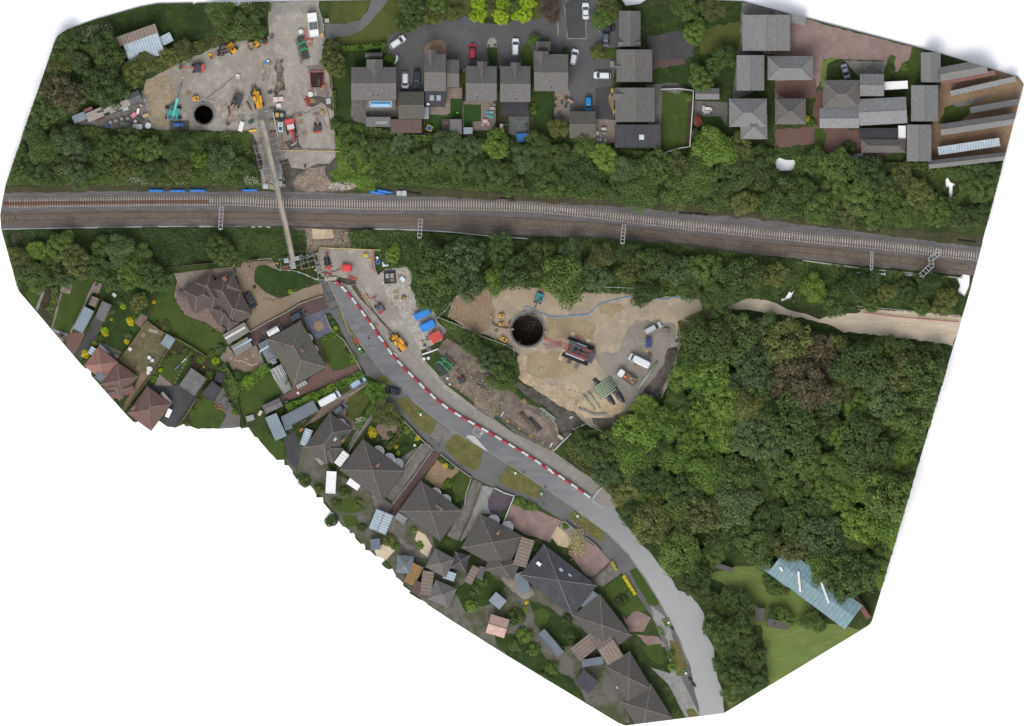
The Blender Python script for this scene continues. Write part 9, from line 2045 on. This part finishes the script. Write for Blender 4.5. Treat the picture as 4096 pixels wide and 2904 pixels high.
# verge markers: green and white information boards lying as low frames
def Mk_(f,x,y,a,lb_,n=3):
 t=T_(f,x,y,'direction_sign',lb_,'sign',a,'green sign boards on the verges',z=.2);s=S()
 for k in range(n):s.box(-.9+k*.85,.12*(k%2),.35,.5,.5,.06,.4*k,bev=.02)
 s.B('green_frame',pm((38,130,74),.5),t);S().lathe([(.34,.4),(.3,.44)],.0,.0,14).B('white_disc',Mw,t);S().box(0,0,.455,.22,.12,.02,.5).B('red_mark',pm((180,50,60),.5),t);s=S();[s.cyl((x_,0,-.15),(x_,0,.35),.03,None,5)for x_ in(-.8,.8)];s.B('leg',Mk,t)
Mk_(fI,690,1495,-60,'green and white boards on the verge below the orange barriers',4);Mk_(fM,370,118,-40,'green boards on the long first verge');Mk_(fM,1140,595,-30,'green boards on the third verge with the utility cabinet');Mk_(fM,1645,945,-50,'green boards on the fourth narrow verge');Mk_(fN,1500,290,-60,'green boards half under the trees at the road bend');Mk_(fN,1565,790,-50,'green boards on the small tan verge near the bottom');Mk_(fN,1705,1200,-60,'green boards beside the dark lumps at the bottom verge')
Mk_(fK,165,855,-40,'green clip boards beside the black bars on the verge',2)
for i,(x,y,f)in En(((1590,830,fN),(1738,1245,fN),(1768,1290,fN))):
 t=T_(f,x,y,'sandbag','black sandbag lump by the lower road, '+['uppermost','middle','lowest'][i],'sandbag',-50,'black sandbags',z=.2);S().rings([[(x_,w2*math.cos(q*PI/4),.12+.12*math.sin(q*PI/4))for q in range(8)]for x_,w2 in((-.8,.1),(-.4,.4),(.3,.35),(.8,.08))]).B('bag',Mk,t);S().box(.85,0,.15,.12,.12,.06).B('tie',M_grey,t)
t=T_(fN,1247,487,'yellow_planter','long yellow flower planter strip on the lower front lawn','planter',-58);S().box(0,0,.3,5.8,.75,.5,bev=.1).B('trough',pm((150,130,40),.6),t)
rs=np.random.RandomState(9);C_=np.stack([rs.uniform(-2.9,2.9,900),rs.uniform(-.42,.42,900),rs.uniform(.5,.75,900)],1);o=bpy.data.objects.new(Q30,Lm(Q30,C_,np.tile([0,0,1.],(900,1)),rs.uniform(0,1,900),.12,rs,LM['yellow']));COL.objects.link(o);o.parent=t
t=T_(fN,1122,330,'yellow_planter','short yellow flower planter at the corner of the dark curved fence','planter',-62);S().box(0,0,.3,2.6,.6,.5,bev=.1).B('trough',pm((150,130,40),.6),t);C_=C_[:400]*np.array([.45,.8,1]);o=bpy.data.objects.new(Q30,Lm(Q30,C_,np.tile([0,0,1.],(400,1)),rs.uniform(0,1,400),.12,rs,LM['yellow']));COL.objects.link(o);o.parent=t
t=T_(fN,825,130,'willow_clump','straw coloured ornamental clump between the pale bed and pink drive','ornamental grass',0);S().lathe([(.3,0),(.5,.3)],n=10).B('root_base',M_bark,t)
C_=np.stack([rs.normal(0,.9,1200),rs.normal(-.3,1.6,1200),rs.uniform(.4,1.4,1200)],1);LM['straw']=leaf_mat('straw_foliage',(120,112,78),(176,166,122));o=bpy.data.objects.new('foliage',Lm('foliage',C_,np.tile([0,0,1.],(1200,1)),rs.uniform(0,1,1200),.16,rs,LM['straw']));COL.objects.link(o);o.parent=t
# flower pots, stepping stones, road covers
for k,(x,y)in En(((1250,1245),(1262,1262),(1280,1262),(1292,1280),(1275,1288),(1300,1300),(1315,1310),(1330,1300),(1258,1282),(1240,1262))):
 t=T_(fH,x,y,'flower_pot',ORD[k]+' flower pot from the upper left in the cluster by the slab patio','flower pot',0,'cluster of flower pots');S().lathe([(.16,0),(.24,.35),(.2,.33)],n=12).B('pot',pm([(150,90,66),(120,76,60),(170,110,90)][k%3],.8),t);s=S();[s.box(.1*math.cos(q),.1*math.sin(q),.42,.12,.1,.1,q)for q in range(6)];s.B(Q30,pm([(170,70,110),(196,150,60),(90,120,50)][k%3],.8),t)
for k,(x,y)in En(((1365,882),(1405,895),(1430,902),(1455,900),(1480,910),(1507,922),(1525,932),(1545,935),(1565,930),(1582,922),(1495,885),(1545,855),(1485,882))):
 t=T_(fH,x,y,'stepping_stone',ORD[k]+' round stepping stone along the trail in the pink gravel garden','stepping stone',0,'round stepping stones',z=.07);S().lathe([(.3,0),(.3,.06),(.27,.08)],n=12).B(Q40,pm((160,146,128),.8),t);S().lathe([(.34,0),(.34,.02)],n=12).B('bedding',G['conc'],t)
for k in range(7):
 x,y=1005-k*15,895+k*30;t=T_(fH,x,y,'stepping_slab',ORD[k]+' square slab from the top across the washing line lawn','stepping stone',30,'square stepping slabs',z=.05);S().box(0,0,.03,.5,.4,.06,bev=.01).B('slab',pm((100,108,84),.8),t);S().box(0,0,.0,.56,.46,.03).B('bedding',G['bed'],t)
for f,x,y,r,lb in((fI,798,1370,.33,'round manhole cover with a pale ring in the road'),(fA,1929,622,.72,'large pale round lid on the northern hardcore'),(fM,1207,588,.3,'dark gully cover at the kerb above the third verge'),(fM,1385,704,.3,'dark gully cover at the kerb beyond the third verge'),(fC,983,997,.5,'round tub seat on the dark platform'),(fA,1706,447,.55,'round yellow tub beside the parked machines'),(fC,345,925,.5,'dark round barbecue on the grey slab patio'),(fB,1020,1185,.35,'pale yellow hose ring near the pump box'),(fK,530,500,.42,'black coiled hose left of the duct'),(fI,905,488,.62,'bright blue segmented ring beside the white tank')):
 c_={.72:(190,188,178),.55:(214,170,40),.62:(30,130,200),.5:(112,100,92),.42:(40,40,42),.35:(190,170,80)}.get(r,(70,70,72))
 if lb.startswith('dark round'):c_=(58,52,62)
 zz=.14 if r<.35 else .06
 if 'platform'in lb:zz=.48
 t=T_(f,x,y,'round_cover'if r<.36 or r==.72 else 'round_tub',lb,'cover'if r<.36 or r==.72 else 'tub',0,z=zz)
 S().lathe([(r,0),(r,.06 if r<.36 else .35),(r*.86,.08 if r<.36 else .38),(r*.82,.03 if r<.36 else .2),(.02,.03 if r<.36 else .2)]if r not in(.62,.42,.35)else[(r,0),(r,.2),(r*.7,.2),(r*.7,0)],n=20,cap=r not in(.62,.42,.35)).B('ring',pm(c_,.6),t)
 s=S();[s.box(r*.6*math.cos(k*PI/4),r*.6*math.sin(k*PI/4),.09 if r<.36 else .3,r*.2,r*.08,.05,k*PI/4)for k in range(8)];s.B('rim_segments',pm(tuple(int(v*.85)for v in c_)if r!=.62 else(180,210,230),.6),t)
for f,pts,c_,lb in((fB,(238,1100,285,1195),(110,84,62),'muddy brown log beside the yellow telehandler'),(fA,(1855,860,1865,935),(110,86,62),'muddy brown log left of the dark excavator'),(fF,(862,565,872,600),(70,60,54),'short dark post on the soil bank')):
 a_,b_=Vc(f(*pts[:2])),Vc(f(*pts[2:]));t=Th('log',lb,'log',(a_+b_)/2,math.atan2((b_-a_).y,(b_-a_).x),'logs');L=(b_-a_).length;S().rings([[(x_,r*math.cos(q*PI/4),.25+r*math.sin(q*PI/4))for q in range(8)]for x_,r in((-L/2,.2),(-L/4,.27),(L/5,.23),(L/2,.2))]).B('trunk_log',pm(c_,.9,var=.25),t);S().cyl((L*.1,0,.4),(L*.2,.35,.5),.08,.05,6).B('stub',pm(c_,.9,var=.25),t)
for k in range(5):Bo(fA,1765+k*4,840+(k%2)*8,1780+k*4,900,.1,.12,'pink and white survey lath on the hardcore, '+['first','second','third','fourth','fifth'][k]+' from the left',pm([(206,120,120),(200,200,196)][k%2],.6),'lath')
# -- people
def body_mesh():
 J=[(0,0,.96),(0,0,1.15),(0,0,1.36),(0,.0,1.5),(.01,0,1.62),(.01,0,1.7)];E=[(0,1),(1,2),(2,3),(3,4),(4,5)];Rr=[.15,.14,.16,.06,.085,.09]
 def add(p,r,par):J.append(p);Rr.append(r);E.append((par,len(J)-1));return len(J)-1
 for sy in(-1,1):
  k=add((.0,sy*.1,.86),.1,0);k=add((.03+.05*sy,sy*.11,.5),.07,k);k=add((-.01+.06*sy,sy*.11,.1),.05,k);add((.16+.06*sy,sy*.12,.04),.045,k)
  k=add((0,sy*.2,1.41),.07,2);k=add((.03,sy*.27,1.14),.05,k);k=add((.2,sy*.24,.98),.035,k);h_=add((.27,sy*.235,.95),.032,k)
  for q in range(4):k=add((.31,sy*.235+(q-1.5)*.018,.945),.009,h_);k=add((.345-.006*abs(q-1.5),sy*.235+(q-1.5)*.02,.925),.008,k);add((.355,sy*.235+(q-1.5)*.02,.9),.007,k)
  k=add((.28,sy*.2,.95),.01,h_);add((.31,sy*.19,.935),.009,k)
 me=bpy.data.meshes.new('body');me.from_pydata(J,E,[]);o=bpy.data.objects.new('tmp',me);COL.objects.link(o);m_=o.modifiers.new('s','SKIN')
 for i,r in En(Rr):me.skin_vertices[0].data[i].radius=(r,r)
 me.skin_vertices[0].data[0].use_root=True;o.modifiers.new('d','SUBSURF').levels=1
 bpy.context.view_layer.update();dg=bpy.context.evaluated_depsgraph_get();me2=bpy.data.meshes.new_from_object(o.evaluated_get(dg));bpy.data.objects.remove(o);me2.name='person'
 mats=[pm((206,150,120),.6),pm((226,92,36),.6,name='hi_vis_orange'),pm((60,64,78),.8),pm((40,38,36),.7)]
 me2.materials.clear();[me2.materials.append(m)for m in mats]
 for p in me2.polygons:
  z=p.center.z;x=p.center.x;p.use_smooth=True
  p.material_index=3 if z<.12 else(0 if z>1.47 or x>.22 else(1 if z>.84 else 2))
 return me2
BODY=body_mesh()
def Psn(f,x,y,a,lb_,helmet=(220,90,40),z=.08):
 t=Th('person',lb_,'person',f(x,y),R(a),'site workers',z=z);o=bpy.data.objects.new('body',BODY);COL.objects.link(o);o.parent=t
 S().lathe([(.155,1.68),(.125,1.69),(.12,1.76),(.08,1.84),(.01,1.87)],.01,0,14).box(.14,0,1.69,.08,.14,.015).B('helmet',pm(helmet,.4),t)
 s=S();[s.box(.105,k*.032,1.645,.02,.022,.012)for k in(-1,1)];s.box(.115,0,1.62,.03,.02,.035);s.box(.1,0,1.585,.015,.045,.01);s.B('face',pm((120,80,64),.6),t)
Psn(fB,955,1425,60,'worker in orange beside the mini excavator with the auger beam');Psn(fI,68,560,100,'worker in orange beside the scaffold at the compound gate, left');Psn(fI,150,540,200,'worker in pink orange next to the mesh fence at the compound gate',(206,206,200));Psn(fI,12,548,0,'worker in orange nearest the footbridge steps')
Psn(fI,1478,1365,30,'worker beside the dark blue drum and red container',(206,206,200));Psn(fK,886,512,0,'worker in orange at the rim of the large shaft, upper',(206,206,200));Psn(fK,886,549,150,'worker in orange at the rim of the large shaft, lower',(206,206,200));Psn(fK,1550,762,70,'worker in orange standing by the white crew van')
Psn(fK,25,645,120,'worker at the end of the white plastic pipe');Psn(fF,888,402,0,'person in white helmet at the pale timber rail',(210,210,210));Psn(fK,1112,1042,40,'worker in orange at the foot of the pale bank')
for f,x,y,lb in((fK,588,936,'yellow fence foot at the top of the netted fence'),(fK,563,1035,'yellow fence foot halfway down the left netted fence'),(fK,532,1115,'yellow fence foot at the corner of the netted fence'),(fK,610,1170,'yellow fence foot along the road side netting, first'),(fK,696,1226,'yellow fence foot along the road side netting, second'),(fK,780,1282,'yellow fence foot along the road side netting, third'),(fK,868,1332,'yellow fence foot along the road side netting, fourth'),(fK,945,1382,'yellow fence foot at the end of the road side netting'),(fI,75,635,'yellow block on the mesh fence above the oval lawn'),(fI,178,582,'yellow block beside the compound gate'),(fH,1742,108,'yellow block beside the scaffold frame'),(fK,1638,650,'yellow triangle board below the dark blue bowser')):
 t=T_(f,x,y,'fence_foot',lb,'fence foot',-30,'yellow fence feet');S().box(0,0,.1,.75,.4,.2,bev=.04,top=.85).B('block',pm((214,172,36),.6),t);s=S();[s.cyl((k*.2,0,.2),(k*.2,0,.26),.05,None,8)for k in(-1,1)];s.B('socket',Mk,t)
# -- trim what passes the edge of the surveyed ground
bpy.context.view_layer.update()
for o in list(bpy.data.objects):
 if o.type!='MESH'or o.name.startswith(('backdrop','crown','foliage',Q29,Q20,'ground','body')):continue
 M=o.matrix_world;bb=[M@Vc(c_)for c_ in o.bound_box]
 ed=[(a,n_)for a,n_ in HEDGE if min((Vc((p.x,p.y))-a).dot(n_)for p in bb)<-.05]
 if not ed or min(Hd(p.x,p.y)for p in bb)>-.05:continue
 bm=bmesh.new();bm.from_mesh(o.data);bm.transform(M)
 for a,n_ in ed:
  r=bmesh.ops.bisect_plane(bm,geom=bm.verts[:]+bm.edges[:]+bm.faces[:],plane_co=(a.x,a.y,0),plane_no=(-n_.x,-n_.y,0),clear_outer=True)
  if len(bm.faces)>1:
   try:bmesh.ops.holes_fill(bm,edges=[e for e in bm.edges if e.is_boundary],sides=12)
   except Exception:pass
 if not bm.faces:bm.free();bpy.data.objects.remove(o);continue
 bm.transform(M.inverted());me=o.data.copy();bm.to_mesh(me);bm.free();o.data=me
for o in list(bpy.data.objects):  # drop empties left without any part
 if o.type=='EMPTY'and not o.children:bpy.data.objects.remove(o)
